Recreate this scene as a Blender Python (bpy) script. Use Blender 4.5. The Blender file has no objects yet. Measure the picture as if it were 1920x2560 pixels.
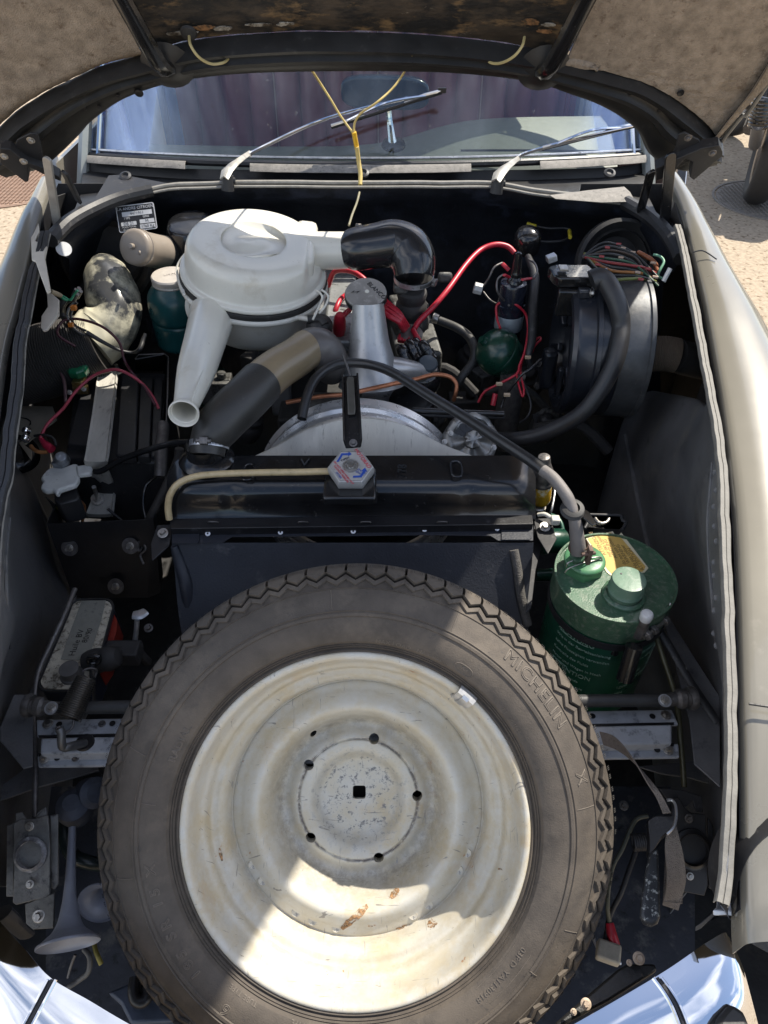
import bpy, math, random
from mathutils import Vector, Matrix, noise
random.seed(7)
V = Vector
rad = math.radians
scn = bpy.context.scene
col = scn.collection
# ---------------- camera, sky, sun, exposure ----------------
PITCH = rad(43.0)
CAM = V((0.0, 0.0, 1.5))
F = 1788.0
cd = bpy.data.cameras.new('camera'); cam = bpy.data.objects.new('camera', cd); col.objects.link(cam)
cam.location = CAM; cam.rotation_euler = (math.pi/2-PITCH, 0, 0)
cd.sensor_width = 36; cd.lens = 36*F/2560; cd.clip_start = 0.02; cd.clip_end = 500
scn.camera = cam
SUN = V((.60, .455, 1.0)).normalized()
w = bpy.data.worlds.new('World'); scn.world = w; w.use_nodes = True
nt = w.node_tree; N = nt.nodes; L = nt.links; bg = N['Background']
sky = N.new('ShaderNodeTexSky'); sky.sky_type = 'NISHITA'; sky.sun_disc = False
sky.sun_elevation = math.asin(SUN.z); sky.sun_rotation = math.atan2(SUN.x, SUN.y); sky.dust_density = 1.0; sky.air_density = 1.0
tc = N.new('ShaderNodeTexCoord'); mp = N.new('ShaderNodeMapping'); mp.inputs['Scale'].default_value = (1, 1, 1.9)
ns = N.new('ShaderNodeTexNoise'); ns.inputs['Scale'].default_value = 2.3; ns.inputs['Detail'].default_value = 8; ns.inputs['Roughness'].default_value = .58
ns.inputs['Distortion'].default_value = .5
cr_ = N.new('ShaderNodeValToRGB'); cr_.color_ramp.elements[0].position = .47; cr_.color_ramp.elements[1].position = .68
mx = N.new('ShaderNodeMix'); mx.data_type = 'RGBA'; mx.inputs[7].default_value = (10, 10, 10.5, 1)
L.new(tc.outputs['Generated'], mp.inputs[0]); L.new(mp.outputs[0], ns.inputs['Vector']); L.new(ns.outputs[0], cr_.inputs[0])
L.new(cr_.outputs[0], mx.inputs[0]); L.new(sky.outputs[0], mx.inputs[6]); L.new(mx.outputs[2], bg.inputs[0])
bg.inputs[1].default_value = 0.128
ld = bpy.data.lights.new('sun', 'SUN'); ld.energy = 5.0; ld.angle = rad(.53); ld.color = (1, .93, .81)
lo = bpy.data.objects.new('sun', ld); col.objects.link(lo); lo.rotation_euler = SUN.to_track_quat('Z', 'Y').to_euler()
vs = scn.view_settings; scn.display_settings.display_device = 'sRGB'
vs.view_transform = 'Standard'; vs.look = 'None'; vs.exposure = 0.68; vs.gamma = 1
scn.cycles.max_bounces = 7; scn.cycles.diffuse_bounces = 4; scn.cycles.glossy_bounces = 4; scn.cycles.transmission_bounces = 4; scn.cycles.transparent_max_bounces = 8
scn.cycles.use_denoising = True; scn.cycles.caustics_reflective = False; scn.cycles.caustics_refractive = False
scn.cycles.sample_clamp_indirect = 4

# ---------------- placing: a picture position plus a real height / depth gives a point of the place ----------------
RT = V((1, 0, 0)); UP = V((0, math.sin(PITCH), math.cos(PITCH))); FW = V((0, math.cos(PITCH), -math.sin(PITCH)))
RG = dict(A=(0,0,700), B=(620,0,700), C=(1220,0,700), D=(0,500,560), E=(400,500,560), F=(800,500,560), G=(1300,500,620), H=(0,980,560),
          I=(400,940,600), J=(880,940,600), K=(1300,1200,600), L=(0,1440,560), M=(0,1960,600), N=(1320,1960,600), O=(1360,1660,560),
          P=(400,1560,600), Q=(900,1360,600), R=(900,1960,600), T=(400,2060,600))
SC = 1920/1659
def c(r, x, y):
    a = RG[r]; k = a[2]/1659
    return ((a[0]+x*k)/SC, (a[1]+y*k)/SC)
BY, BZ, BT = 1.45, 1.21, math.tan(rad(60))
def ray(u, v):
    return (FW*F + RT*(u*SC-960) + UP*(1280-v*SC)).normalized()
def W(u, v, z=None, d=None, y=None, bon=None, x=None):
    r = ray(u, v)
    if z is not None: t = (z-CAM.z)/r.z
    elif y is not None: t = (y-CAM.y)/r.y
    elif x is not None: t = (x-CAM.x)/r.x
    elif bon is not None: t = (BZ - bon + BT*BY - CAM.z)/(r.z + BT*r.y)    # bon>0: below / in front of the bonnet sheet
    else: t = d/r.dot(FW)
    return CAM + r*t
def px(n, p): return n*SC*((p-CAM).dot(FW))/F           # n display pixels at point p, in metres

# ---------------- mesh helpers ----------------
def basis(ax, xd=None):
    a = V(ax).normalized()
    x = V(xd) if xd is not None else (V((1,0,0)) if abs(a.x) < .8 else V((0,1,0)))
    x = (x - a*x.dot(a)).normalized(); return x, a.cross(x), a
def cr(pts, n=6, closed=False):
    P = [V(p) for p in pts]
    if len(P) < 3: return P
    out = []; m = len(P)
    for i in range(m if closed else m-1):
        g = lambda k: P[k % m] if closed else P[min(max(k, 0), m-1)]
        a, b, cc, e = g(i-1), g(i), g(i+1), g(i+2)
        for j in range(n):
            t = j/n
            out.append(.5*((2*b)+(cc-a)*t+(2*a-5*b+4*cc-e)*t*t+(3*b-a-3*cc+e)*t**3))
    if not closed: out.append(P[-1])
    return out
def lerpl(vals, n):
    out = []
    for i in range(n):
        f = i/(n-1)*(len(vals)-1); k = min(int(f), len(vals)-2); out.append(vals[k]+(vals[k+1]-vals[k])*(f-k))
    return out
class MB:
    def __init__(s): s.v = []; s.f = []; s.n = False
    def add(s, vs_, fs):
        o = len(s.v); s.v += [V(p) for p in vs_]; s.f += [tuple(i+o for i in f) for f in fs]; return s
    def box(s, cen, size, ax=None):
        X, Y, Z = ax if ax else (V((1,0,0)), V((0,1,0)), V((0,0,1)))
        cen = V(cen); a, b, h = size[0]/2, size[1]/2, size[2]/2
        q = [cen+X*i*a+Y*j*b+Z*k*h for k in (-1,1) for i, j in ((-1,-1),(1,-1),(1,1),(-1,1))]
        return s.add(q, [(3,2,1,0),(4,5,6,7),(0,1,5,4),(1,2,6,5),(2,3,7,6),(3,0,4,7)])
    def tube(s, pts, r, seg=10, n=6, smooth=True, cap=True, flat=1.0, closed=False, fn=None):
        P = cr(pts, n, closed) if smooth else [V(p) for p in pts]
        m = len(P); R = lerpl(list(r), m) if isinstance(r, (list, tuple)) else [r]*m
        t0 = (P[1]-P[0]).normalized(); x, y, _ = basis(t0); rings = []; vs_ = []
        for i in range(m):
            if closed: t = (P[(i+1) % m]-P[i-1]).normalized()
            else: t = (P[min(i+1, m-1)]-P[max(i-1, 0)]).normalized()
            x = (x-t*x.dot(t)).normalized(); y = t.cross(x)
            rr = R[i]*(fn(i) if fn else 1)
            for k in range(seg):
                a = 2*math.pi*k/seg; vs_.append(P[i]+x*math.cos(a)*rr+y*math.sin(a)*rr*flat)
        fs = []
        for i in range(m if closed else m-1):
            for k in range(seg):
                j = (i+1) % m
                fs.append((i*seg+k, i*seg+(k+1) % seg, j*seg+(k+1) % seg, j*seg+k))
        if cap and not closed:
            fs.append(tuple(range(seg))[::-1]); fs.append(tuple((m-1)*seg+k for k in range(seg)))
        return s.add(vs_, fs)
    def lathe(s, o, ax, prof, seg=32, xd=None, fn=None, closed=False, a0=0, a1=2*math.pi):
        o = V(o); x, y, z = basis(ax, xd); vs_ = []; m = len(prof); full = abs(a1-a0-2*math.pi) < 1e-6
        ns_ = seg if full else seg+1
        for k in range(ns_):
            a = a0+(a1-a0)*k/seg
            for (r, h) in prof:
                if fn: r, h = fn(a, r, h)
                vs_.append(o+x*math.cos(a)*r+y*math.sin(a)*r+z*h)
        fs = []
        for k in range(seg):
            k2 = (k+1) % ns_
            for i in range(m if closed else m-1):
                j = (i+1) % m
                q = (k*m+i, k2*m+i, k2*m+j, k*m+j)
                if prof[i][0] < 1e-7 and prof[j][0] < 1e-7: continue
                fs.append(q)
        return s.add(vs_, fs)
    def cyl(s, a, b, r, r2=None, seg=20):
        a = V(a); b = V(b); h = (b-a).length; r2 = r if r2 is None else r2
        return s.lathe(a, b-a, [(0,0),(r,0),(r2,h),(0,h)], seg)
    def prism(s, poly, ext):
        P = [V(p) for p in poly]; e = V(ext); n = len(P)
        fs = [tuple(range(n))[::-1], tuple(range(n, 2*n))]+[(i, (i+1) % n, n+(i+1) % n, n+i) for i in range(n)]
        return s.add(P+[p+e for p in P], fs)
    def sheet(s, rows, th=0.0015, nrm=None):
        m, n = len(rows), len(rows[0]); P = [V(p) for r in rows for p in r]; o = []
        for i in range(m):
            for j in range(n):
                a = V(rows[min(i+1, m-1)][j])-V(rows[max(i-1, 0)][j]); b = V(rows[i][min(j+1, n-1)])-V(rows[i][max(j-1, 0)])
                nn = a.cross(b); nn = nn.normalized() if nn.length > 1e-9 else V((0,0,1))
                if nrm is not None and nn.dot(nrm) > 0: nn = -nn
                o.append(V(rows[i][j])+nn*th)
        q = m*n; fs = []
        for i in range(m-1):
            for j in range(n-1):
                a = (i*n+j, i*n+j+1, (i+1)*n+j+1, (i+1)*n+j); fs.append(a); fs.append(tuple(x+q for x in a[::-1]))
        bd = [(i*n, (i+1)*n) for i in range(m-1)]+[((m-1)*n+j, (m-1)*n+j+1) for j in range(n-1)]
        bd += [((i+1)*n+n-1, i*n+n-1) for i in range(m-1)][::-1]+[(j+1, j) for j in range(n-1)][::-1]
        for a, b in bd: fs.append((b, a, a+q, b+q))
        return s.add(P+o, fs)
def mesh(name, mb, mat, smooth=35):
    me = bpy.data.meshes.new(name); me.from_pydata([tuple(p) for p in mb.v], [], mb.f)
    import bmesh
    bm = bmesh.new(); bm.from_mesh(me); bmesh.ops.remove_doubles(bm, verts=bm.verts, dist=1e-6); bmesh.ops.recalc_face_normals(bm, faces=bm.faces); bm.to_mesh(me); bm.free()
    if mat: me.materials.append(mat)
    if smooth:
        me.polygons.foreach_set('use_smooth', [True]*len(me.polygons)); me.set_sharp_from_angle(angle=rad(smooth))
    return me
LOC = {}
def thing(name, label, cat, loc, group=None):
    o = bpy.data.objects.new(name, None); col.objects.link(o); o.empty_display_size = .05
    o.location = V(loc); o['label'] = label; o['category'] = cat
    if group: o['group'] = group
    LOC[o] = V(loc); return o
def part(name, mb, mat, parent, smooth=35, bevel=0, label=None, kind=None):
    lo_ = LOC[parent]
    mb2 = MB(); mb2.v = [p-lo_ for p in mb.v]; mb2.f = mb.f
    o = bpy.data.objects.new(name, mesh(name, mb2, mat, smooth)); col.objects.link(o); o.parent = parent; LOC[o] = lo_
    if bevel:
        b = o.modifiers.new('b', 'BEVEL'); b.width = bevel; b.segments = 2; b.limit_method = 'ANGLE'; b.angle_limit = rad(40)
    if label: o['label'] = label
    if kind: o['kind'] = kind
    return o
def solo(name, mb, mat, label=None, cat=None, group=None, kind=None, smooth=35, bevel=0):
    loc = V((0,0,0))
    if not kind or kind == 'thing':
        a = V((0,0,0))
        for p in mb.v: a += p
        loc = a/len(mb.v); loc.z = min(p.z for p in mb.v)
    mb2 = MB(); mb2.v = [p-loc for p in mb.v]; mb2.f = mb.f
    o = bpy.data.objects.new(name, mesh(name, mb2, mat, smooth)); col.objects.link(o); o.location = loc; LOC[o] = loc
    if label: o['label'] = label
    if cat: o['category'] = cat
    if group: o['group'] = group
    if kind: o['kind'] = kind
    if bevel:
        b = o.modifiers.new('b', 'BEVEL'); b.width = bevel; b.segments = 2; b.limit_method = 'ANGLE'; b.angle_limit = rad(40)
    return o
from mathutils.bvhtree import BVHTree
def hit(ob, u, v, o=0.0):
    me = ob.data; t = BVHTree.FromPolygons([p.co+LOC[ob] for p in me.vertices], [tuple(f.vertices) for f in me.polygons])
    r = ray(u, v); h = t.ray_cast(CAM, r)
    if h[0] is None: return None
    n = h[1] if h[1].dot(r) < 0 else -h[1]
    return h[0]+n*o
def inst(name, me, parent, p, ax, xd=None, sc=1.0, label=None):
    o = bpy.data.objects.new(name, me); col.objects.link(o); o.parent = parent; LOC[o] = LOC[parent]
    x, y, z = basis(ax, xd); m = Matrix((x, y, z)).transposed().to_4x4()
    o.matrix_basis = Matrix.Translation(V(p)-LOC[parent]) @ m @ Matrix.Scale(sc, 4)
    if label: o['label'] = label
    return o
def text(name, s, size, mat, parent, fmap, ext=.0004, outline=0, align='CENTER', spacing=1.0, shear=0):
    cu = bpy.data.curves.new('t', 'FONT'); cu.body = s; cu.size = size; cu.align_x = align; cu.align_y = 'CENTER'; cu.space_character = spacing; cu.shear = shear
    cu.resolution_u = 3
    if outline: cu.fill_mode = 'NONE'; cu.bevel_depth = outline; cu.bevel_resolution = 1
    else: cu.extrude = ext
    o = bpy.data.objects.new('t', cu); col.objects.link(o); bpy.context.view_layer.update()
    me = bpy.data.meshes.new_from_object(o.evaluated_get(bpy.context.evaluated_depsgraph_get()))
    bpy.data.objects.remove(o); bpy.data.curves.remove(cu)
    lo_ = LOC[parent]
    for vtx in me.vertices: vtx.co = V(fmap(*vtx.co))-lo_
    me.materials.clear(); me.materials.append(mat); me.name = name
    ob = bpy.data.objects.new(name, me); col.objects.link(ob); ob.parent = parent; LOC[ob] = lo_
    return ob
def planar(o, x, nrm):
    X, Y, Z = basis(nrm, x); o = V(o)
    return lambda a, b, h: o+X*a+Y*b+Z*h

# ---------------- materials ----------------
def M(name, colr, rough=.5, metal=0, var=.18, vsc=25, bump=0, bsc=300, coat=0, dirt=None, alpha=None, spec=None, rv=.1, aniso=None, trans=0, emit=None):
    m = bpy.data.materials.new(name); m.use_nodes = True; nt = m.node_tree; N = nt.nodes; L = nt.links; b = N['Principled BSDF']
    tc = N.new('ShaderNodeTexCoord'); src = tc.outputs['Object']
    if aniso:
        mp = N.new('ShaderNodeMapping'); mp.inputs['Scale'].default_value = aniso; L.new(src, mp.inputs[0]); src = mp.outputs[0]
    n1 = N.new('ShaderNodeTexNoise'); n1.inputs['Scale'].default_value = vsc; n1.inputs['Detail'].default_value = 6; n1.inputs['Roughness'].default_value = .65; L.new(src, n1.inputs['Vector'])
    r1 = N.new('ShaderNodeValToRGB'); e = r1.color_ramp.elements; e[0].position = .3; e[1].position = .7
    e[0].color = tuple(x*(1-var) for x in colr)+(1,); e[1].color = tuple(min(1, x*(1+var)) for x in colr)+(1,)
    L.new(n1.outputs[0], r1.inputs[0]); out = r1.outputs[0]
    if dirt:
        for k, (dc, amt, dsc) in enumerate(dirt):
            n2 = N.new('ShaderNodeTexNoise'); n2.inputs['Scale'].default_value = dsc; n2.inputs['Detail'].default_value = 8; n2.inputs['Roughness'].default_value = .7
            L.new(src, n2.inputs['Vector'])
            r2 = N.new('ShaderNodeValToRGB'); r2.color_ramp.elements[0].position = 1-amt-.04; r2.color_ramp.elements[1].position = 1-amt+.08
            L.new(n2.outputs[0], r2.inputs[0]); mx = N.new('ShaderNodeMix'); mx.data_type = 'RGBA'
            L.new(r2.outputs[0], mx.inputs[0]); L.new(out, mx.inputs[6]); mx.inputs[7].default_value = tuple(dc)+(1,); out = mx.outputs[2]
    L.new(out, b.inputs['Base Color'])
    mr = N.new('ShaderNodeMapRange'); mr.inputs[3].default_value = max(0.02, rough-rv); mr.inputs[4].default_value = min(1, rough+rv); L.new(n1.outputs[0], mr.inputs[0]); L.new(mr.outputs[0], b.inputs['Roughness'])
    b.inputs['Metallic'].default_value = metal
    if coat: b.inputs['Coat Weight'].default_value = coat; b.inputs['Coat Roughness'].default_value = .06
    if spec is not None: b.inputs['Specular IOR Level'].default_value = spec
    if trans: b.inputs['Transmission Weight'].default_value = trans
    if alpha is not None: b.inputs['Alpha'].default_value = alpha
    if bump:
        n3 = N.new('ShaderNodeTexNoise'); n3.inputs['Scale'].default_value = bsc; n3.inputs['Detail'].default_value = 5; L.new(src, n3.inputs['Vector'])
        bp = N.new('ShaderNodeBump'); bp.inputs['Strength'].default_value = bump; bp.inputs['Distance'].default_value = .002; L.new(n3.outputs[0], bp.inputs['Height']); L.new(bp.outputs[0], b.inputs['Normal'])
    return m
DUST = (.30, .27, .23)
BODY = M('body_paint', (.215, .20, .165), .30, .1, .03, 6, .008, 40, coat=.7, dirt=[((.27,.25,.21), .33, 14)])
BLK = M('black_paint', (.014, .014, .016), .38, 0, .3, 20, .12, 260, dirt=[((.06,.06,.065), .36, 45)])
BLKS = M('black_satin_metal', (.022, .022, .024), .5, 0, .3, 18, .1, 160, dirt=[((.09,.085,.08), .37, 60)])
BLKG = M('black_gloss', (.012, .012, .013), .2, 0, .3, 30, .04, 120, coat=.3, dirt=[((.10,.095,.09), .33, 90)])
DEEP = M('dirty_black', (.028, .027, .027), .75, 0, .4, 30, .3, 150, dirt=[((.05,.045,.04), .4, 40)])
WING = M('inner_wing_black', (.145, .145, .15), .34, 0, .35, 8, .35, 420, dirt=[((.20,.19,.175), .40, 9), ((.07,.07,.075), .38, 30)])
RUB = M('rubber', (.028, .027, .026), .55, 0, .25, 60, .1, 500, dirt=[((.10,.095,.085), .35, 80)])
RUBG = M('weathered_rubber', (.22, .205, .185), .75, 0, .3, 70, .3, 300, dirt=[((.09,.085,.08), .4, 120), ((.42,.4,.36), .34, 60)])
STRIP = M('light_rubber_strip', (.20, .19, .17), .7, 0, .2, 60, .2, 300, dirt=[((.16,.14,.12), .36, 160)])
FELT = M('felt', (.30, .25, .20), .95, 0, .32, 45, 1.0, 420, dirt=[((.17,.13,.10), .40, 55), ((.5,.43,.36), .34, 160)], spec=.1)
WHT = M('white_enamel', (.66, .635, .56), .32, 0, .04, 20, .03, 60, coat=.4, dirt=[((.20,.17,.13), .315, 170), ((.56,.52,.43), .40, 12), ((.40,.36,.29), .31, 40)])
ALU = M('aluminium', (.62, .60, .56), .36, 1, .15, 30, .08, 200, dirt=[((.28,.26,.23), .36, 130)], aniso=(1,1,1))
ALUB = M('brushed_aluminium', (.60, .585, .55), .36, 1, .12, 40, .12, 200, aniso=(.2, 3, 1))
CAST = M('cast_metal', (.35, .35, .34), .5, .8, .25, 60, .3, 250, dirt=[((.08,.07,.06), .42, 70)])
GALV = M('galvanised', (.52, .53, .55), .4, .85, .25, 50, .1, 200, dirt=[((.2,.2,.2), .4, 120)])
CHROME = M('chrome', (.85, .86, .88), .045, 1, .02, 20, .02, 25, rv=.03, dirt=[((.75,.75,.75), .3, 200)])
STEEL = M('bolt_steel', (.45, .43, .40), .42, 1, .3, 200, .2, 300)
DSTEEL = M('dull_steel', (.16, .15, .145), .5, .7, .35, 80, .3, 250, dirt=[((.28,.26,.24), .38, 90)])
RED = M('red_cable', (.42, .018, .035), .38, 0, .15, 80, 0)
COPPER = M('copper', (.42, .17, .09), .42, .8, .3, 60, .1, 200)
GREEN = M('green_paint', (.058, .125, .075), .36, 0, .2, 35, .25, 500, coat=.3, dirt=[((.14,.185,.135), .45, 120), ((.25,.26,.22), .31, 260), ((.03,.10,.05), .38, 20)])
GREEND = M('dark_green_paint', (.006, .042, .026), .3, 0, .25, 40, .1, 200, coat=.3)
TEAL = M('teal_plastic', (.006, .055, .058), .3, 0, .2, 30, .05, 100)
YEL = M('yellowed_hose', (.55, .42, .15), .35, 0, .15, 60, .1, 200)
AMB = M('amber_hose', (.52, .40, .22), .3, 0, .2, 60, .1, 200, coat=.2, dirt=[((.75,.6,.3), .36, 300)])
# ---------------- ground ----------------
def ground_mat():
    m = bpy.data.materials.new('aggregate_paving'); m.use_nodes = True; nt = m.node_tree; N = nt.nodes; L = nt.links; b = N['Principled BSDF']
    tc = N.new('ShaderNodeTexCoord'); vo = N.new('ShaderNodeTexVoronoi'); vo.inputs['Scale'].default_value = 55; L.new(tc.outputs['Object'], vo.inputs['Vector'])
    r = N.new('ShaderNodeValToRGB'); e = r.color_ramp.elements; e[0].color = (.43,.345,.25,1); e[1].color = (.31,.25,.18,1); e[0].position = 0; e[1].position = .75
    L.new(vo.outputs['Distance'], r.inputs[0]); n = N.new('ShaderNodeTexNoise'); n.inputs['Scale'].default_value = 38; n.inputs['Detail'].default_value = 7; L.new(tc.outputs['Object'], n.inputs['Vector'])
    r2 = N.new('ShaderNodeValToRGB'); r2.color_ramp.elements[0].position = .34; r2.color_ramp.elements[1].position = .44; r2.color_ramp.elements[0].color = (.45,.38,.3,1); r2.color_ramp.elements[1].color = (1,1,1,1)
    L.new(n.outputs[0], r2.inputs[0]); mx = N.new('ShaderNodeMix'); mx.data_type = 'RGBA'; mx.blend_type = 'MULTIPLY'; mx.inputs[0].default_value = 1
    L.new(r.outputs[0], mx.inputs[6]); L.new(r2.outputs[0], mx.inputs[7]); L.new(mx.outputs[2], b.inputs['Base Color']); b.inputs['Roughness'].default_value = .85
    bp = N.new('ShaderNodeBump'); bp.inputs['Strength'].default_value = .6; bp.inputs['Distance'].default_value = .004; L.new(n.outputs[0], bp.inputs['Height']); L.new(bp.outputs[0], b.inputs['Normal'])
    return m
g = MB(); g.add([(-60,-60,0),(60,-60,0),(60,60,0),(-60,60,0)], [(0,1,2,3)])
go = solo('ground', g, ground_mat(), kind='structure', smooth=0)
# ---------------- general plane unprojection ----------------
def Wp(u, v, p0, n):
    r = ray(u, v); n = V(n); return CAM + r*((V(p0)-CAM).dot(n)/r.dot(n))
def W3(lst): return [W(u, v, z=z) for (u, v, z) in lst]
CX = -0.042
# ================= THE CAR =================
car = thing('car', 'pale grey vintage saloon car with its long bonnet raised over the engine bay', 'car', (CX, 1.2, 0))
GLOOM = M('interior_dark', (.03, .028, .028), .8, 0, .3, 20, 0)
R_in = W3([(1440,385,.96),(1462,430,.957),(1478,480,.95),(1498,560,.94),(1522,660,.925),(1545,780,.905),(1562,880,.89),(1580,1020,.87),(1592,1150,.85),(1600,1350,.82),(1605,1550,.79),(1608,1800,.75),(1609,1960,.72),(1612,2040,.70)])
L_in = W3([(112,395,.96),(97,440,.955),(85,476,.95),(63,572,.935),(40,660,.92),(17,741,.905),(-2,870,.89),(-16,1000,.87),(-30,1200,.84),(-38,1500,.79),(-40,1800,.75),(-42,2060,.70)])
def fender(name, edge, side, ks):
    E = cr(edge, 5); K = lerpl(ks, len(E)); prof = cr([(-.004,0,-.03),(0,0,.0),(.02,0,.009),(.06,0,.014),(.12,0,.006),(.18,0,-.03),(.24,0,-.10),(.275,0,-.2),(.285,0,-.45),(.28,0,-.62)], 4)
    rows = [[V((e.x+side*q.x*(k+(1-k)*min(1, max(0, (-q.z-.08)/.25)) if k < 1 else k), e.y, e.z+q.z)) for q in prof] for e, k in zip(E, K)]
    mb = MB(); mb.sheet(rows, .0015, V((0,0,1))); return part(name, mb, BODY, car, 60)
KS = [.2,.27,.34,.46,.62,.76,.88,.95,.98,1,1.05,1.05,1.02,.95]
fr = fender('fender', R_in, 1, KS)
fl = fender('fender', L_in, -1, [.2,.26,.31,.4,.5,.62,.8,.95,1,1.05,1.02,.95])
fr['label'] = 'sunlit pale grey fender on the right of the bay'; fl['label'] = 'shaded grey fender on the left of the bay'
# shut line across the right fender
mb = MB(); e = W(1604,1530,z=.80)
mb.tube([e+V((.004,0,.009)), e+V((.05,-.012,.014)), e+V((.10,-.022,.012))], .0016, 6, 4); part('panel_gap', mb, BLK, fr)
mb = MB(); a = W(1497,545,z=.958); b_ = W(1548,560,z=.955)
mb.tube([a, (a+b_)/2+V((0,.012,.004)), b_], .0012, 6, 5); part('panel_gap', mb, BLK, fr)
# headlamp pod edge on the right border
hp = W(1724,1900,z=.70)
mb = MB(); mb.lathe(hp, V((.15,-.75,.55)), [(.078,-.04),(.084,.0),(.08,.012),(.068,.004),(.05,.010),(0,.018)], 36)
hl = part('headlamp', mb, BLKS, car); 
mb = MB(); mb.lathe(hp, V((.15,-.75,.55)), [(.066,.006),(.05,.016),(.02,.022),(0,.024)], 30); part('lens', mb, M('lamp_glass', (.3,.3,.3), .1, 0, .05, 10), hl)
# channel strips along both sides
RS = W3([(1463,492,.955),(1480,560,.945),(1498,660,.93),(1516,760,.912),(1534,850,.90),(1550,940,.885),(1558,1010,.875),(1562,1100,.862),(1570,1300,.83),(1577,1500,.80),(1577,1650,.78),(1573,1780,.76),(1564,1880,.74),(1555,1955,.73)])
LS = W3([(99,508,.95),(86,560,.94),(73,600,.935),(58,680,.92),(45,740,.91),(39,826,.90),(30,900,.885),(20,970,.875),(13,1040,.865),(0,1085,.86),(-14,1200,.845),(-20,1500,.80),(-24,1900,.74)])
def strip(pts, m, w_, h_, name='rubber_strip'):
    P = cr(pts, 8); mb = MB(); rows = []
    for i, p in enumerate(P):
        t = (P[min(i+1, len(P)-1)]-P[max(i-1, 0)]).normalized(); s = t.cross(V((0,0,1))).normalized()
        wv = 1+.12*noise.noise(p*25); wb = .0018*noise.noise(p*40)
        prof = [(-w_/2,0),(-w_/2,h_*.7),(-w_*.42,h_),(-w_*.10,h_*.98),(-w_*.05,h_*.75),(w_*.01,h_*.75),(w_*.06,h_*.98),(w_*.4,h_),(w_/2,h_*.7),(w_/2,0)]
        rows.append([p+s*(a*wv+wb)+V((0,0,b)) for a, b in prof])
    mb.sheet(rows, -.001); return part(name, mb, m, car, 40)
strip(RS, STRIP, .0115, .006); strip(LS, BLKS, .016, .008)
Lg = [p+V((.0085,0,.002)) for p in LS]; mb = MB(); mb.tube(Lg, .0022, 6, 8); part('channel_edge', mb, STRIP, car)
# gutters and inner wings
def wing(name, S, E, side, pairs):
    A = cr(S, 5); B = cr(E, 5); n = 60; A = lerpl(A, n); B = lerpl(B, n)
    mb = MB(); rows = []
    for a, b in zip(A, B):
        rows.append([a, V((a.x+side*.012, a.y, a.z-.02)), V((b.x-side*.004, b.y, b.z-.035)), V((b.x-side*.002, b.y, b.z-.006))])
    mb.sheet(rows, .001); part('gutter', mb, BLK, car)
    T_ = cr([W(*p[0][:2], z=p[0][2]) for p in pairs], 8)
    B_ = cr([W(*p[1][:2], z=p[1][2]) if p[1] else W(*p[0][:2], z=p[0][2])+V((side*.155,0,-.35)) for p in pairs], 8)
    rows = []
    for a, b in zip(T_, B_):
        d = b-a; o = V((side*.006, 0, .012)) if d.x*side < 0 else V((side*.03, 0, 0))
        r_ = cr([a+V((0,0,.002)), a+d*.12+V((side*.004,0,-.012)), a+d*.5+o, a+d*.85+o*.5, b], 5)+[V((b.x, b.y, .30)), V((b.x, b.y, .19))]
        rows.append([p+V((side*.005*noise.noise(p*7), 0, 0)) for p in r_])
    mb = MB(); mb.sheet(rows, .0015, V((side,0,0))); return part(name, mb, WING, car, 60)
wl = wing('inner_wing', LS, L_in, -1, [((99,508,.95),0),((83,565,.94),0),((58,680,.92),0),((42,790,.905),0),((33,870,.89),(-25,900,.62)),((20,970,.875),(50,1010,.54)),((0,1085,.86),(92,1115,.49)),((-12,1200,.845),(122,1220,.45)),((-18,1330,.82),(150,1320,.42)),((-20,1450,.80),(90,1440,.42)),((-21,1550,.79),(66,1550,.42)),((-22,1700,.77),(50,1700,.42)),((-24,1830,.75),(28,1830,.42)),((-25,1925,.738),(25,1915,.42))])
wr = wing('inner_wing', RS, R_in[1:-1], 1, [((1463,492,.955),0),((1480,560,.945),0),((1498,660,.93),0),((1520,780,.91),0),((1542,880,.895),(1420,850,.62)),((1556,970,.88),(1340,930,.50)),((1562,1100,.862),(1355,1060,.47)),((1566,1200,.845),(1385,1180,.45)),((1570,1330,.825),(1425,1330,.43)),((1575,1450,.81),(1475,1440,.43)),((1577,1600,.785),(1495,1580,.42)),((1575,1750,.765),(1490,1740,.42)),((1566,1850,.75),(1500,1830,.42)),((1558,1925,.736),(1505,1900,.44))])
# folded bead down the right inner wing
rp = [q for q in (hit(wr, u, v, .001) for u, v in ((1352,940),(1366,1010),(1380,1080),(1400,1170),(1422,1260),(1445,1340))) if q]
if len(rp) > 2: mb = MB(); mb.tube(rp, .006, 8, 6, flat=.6); part('pressed_rib', mb, WING, wr)
for pts_ in (((1540,1000),(1535,1060),(1530,1120),(1532,1200),(1540,1300),(1548,1400)),):
    rp = [q for q in (hit(wr, u, v, .0005) for u, v in pts_) if q]
    if len(rp) > 2: mb = MB(); mb.tube(rp, .0022, 6, 6); part('seam_ridge', mb, WING, wr)
rp = [q for q in (hit(wl, u, v, .0005) for u, v in ((20,1120),(12,1200),(14,1300),(20,1400))) if q]
if len(rp) > 2: mb = MB(); mb.tube(rp, .0022, 6, 6); part('seam_ridge', mb, WING, wl)
DIM = mesh('spot_weld', MB().lathe((0,0,0), (0,0,1), [(.0045,-.0003),(.0040,.0004),(.0028,-.0001),(0,-.0001)], 12), WING)
for i_ in range(11):
    for ob_, u_, v_ in ((wr, 1545+3*math.sin(i_*2), 1020+38*i_+6*math.sin(i_*3)),):
        q = hit(ob_, u_, v_, .0002)
        if q: inst('spot_weld', DIM, ob_, q, (CAM-q).normalized()*.3+V((-1 if ob_ is wr else 1,0,.4)))
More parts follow.
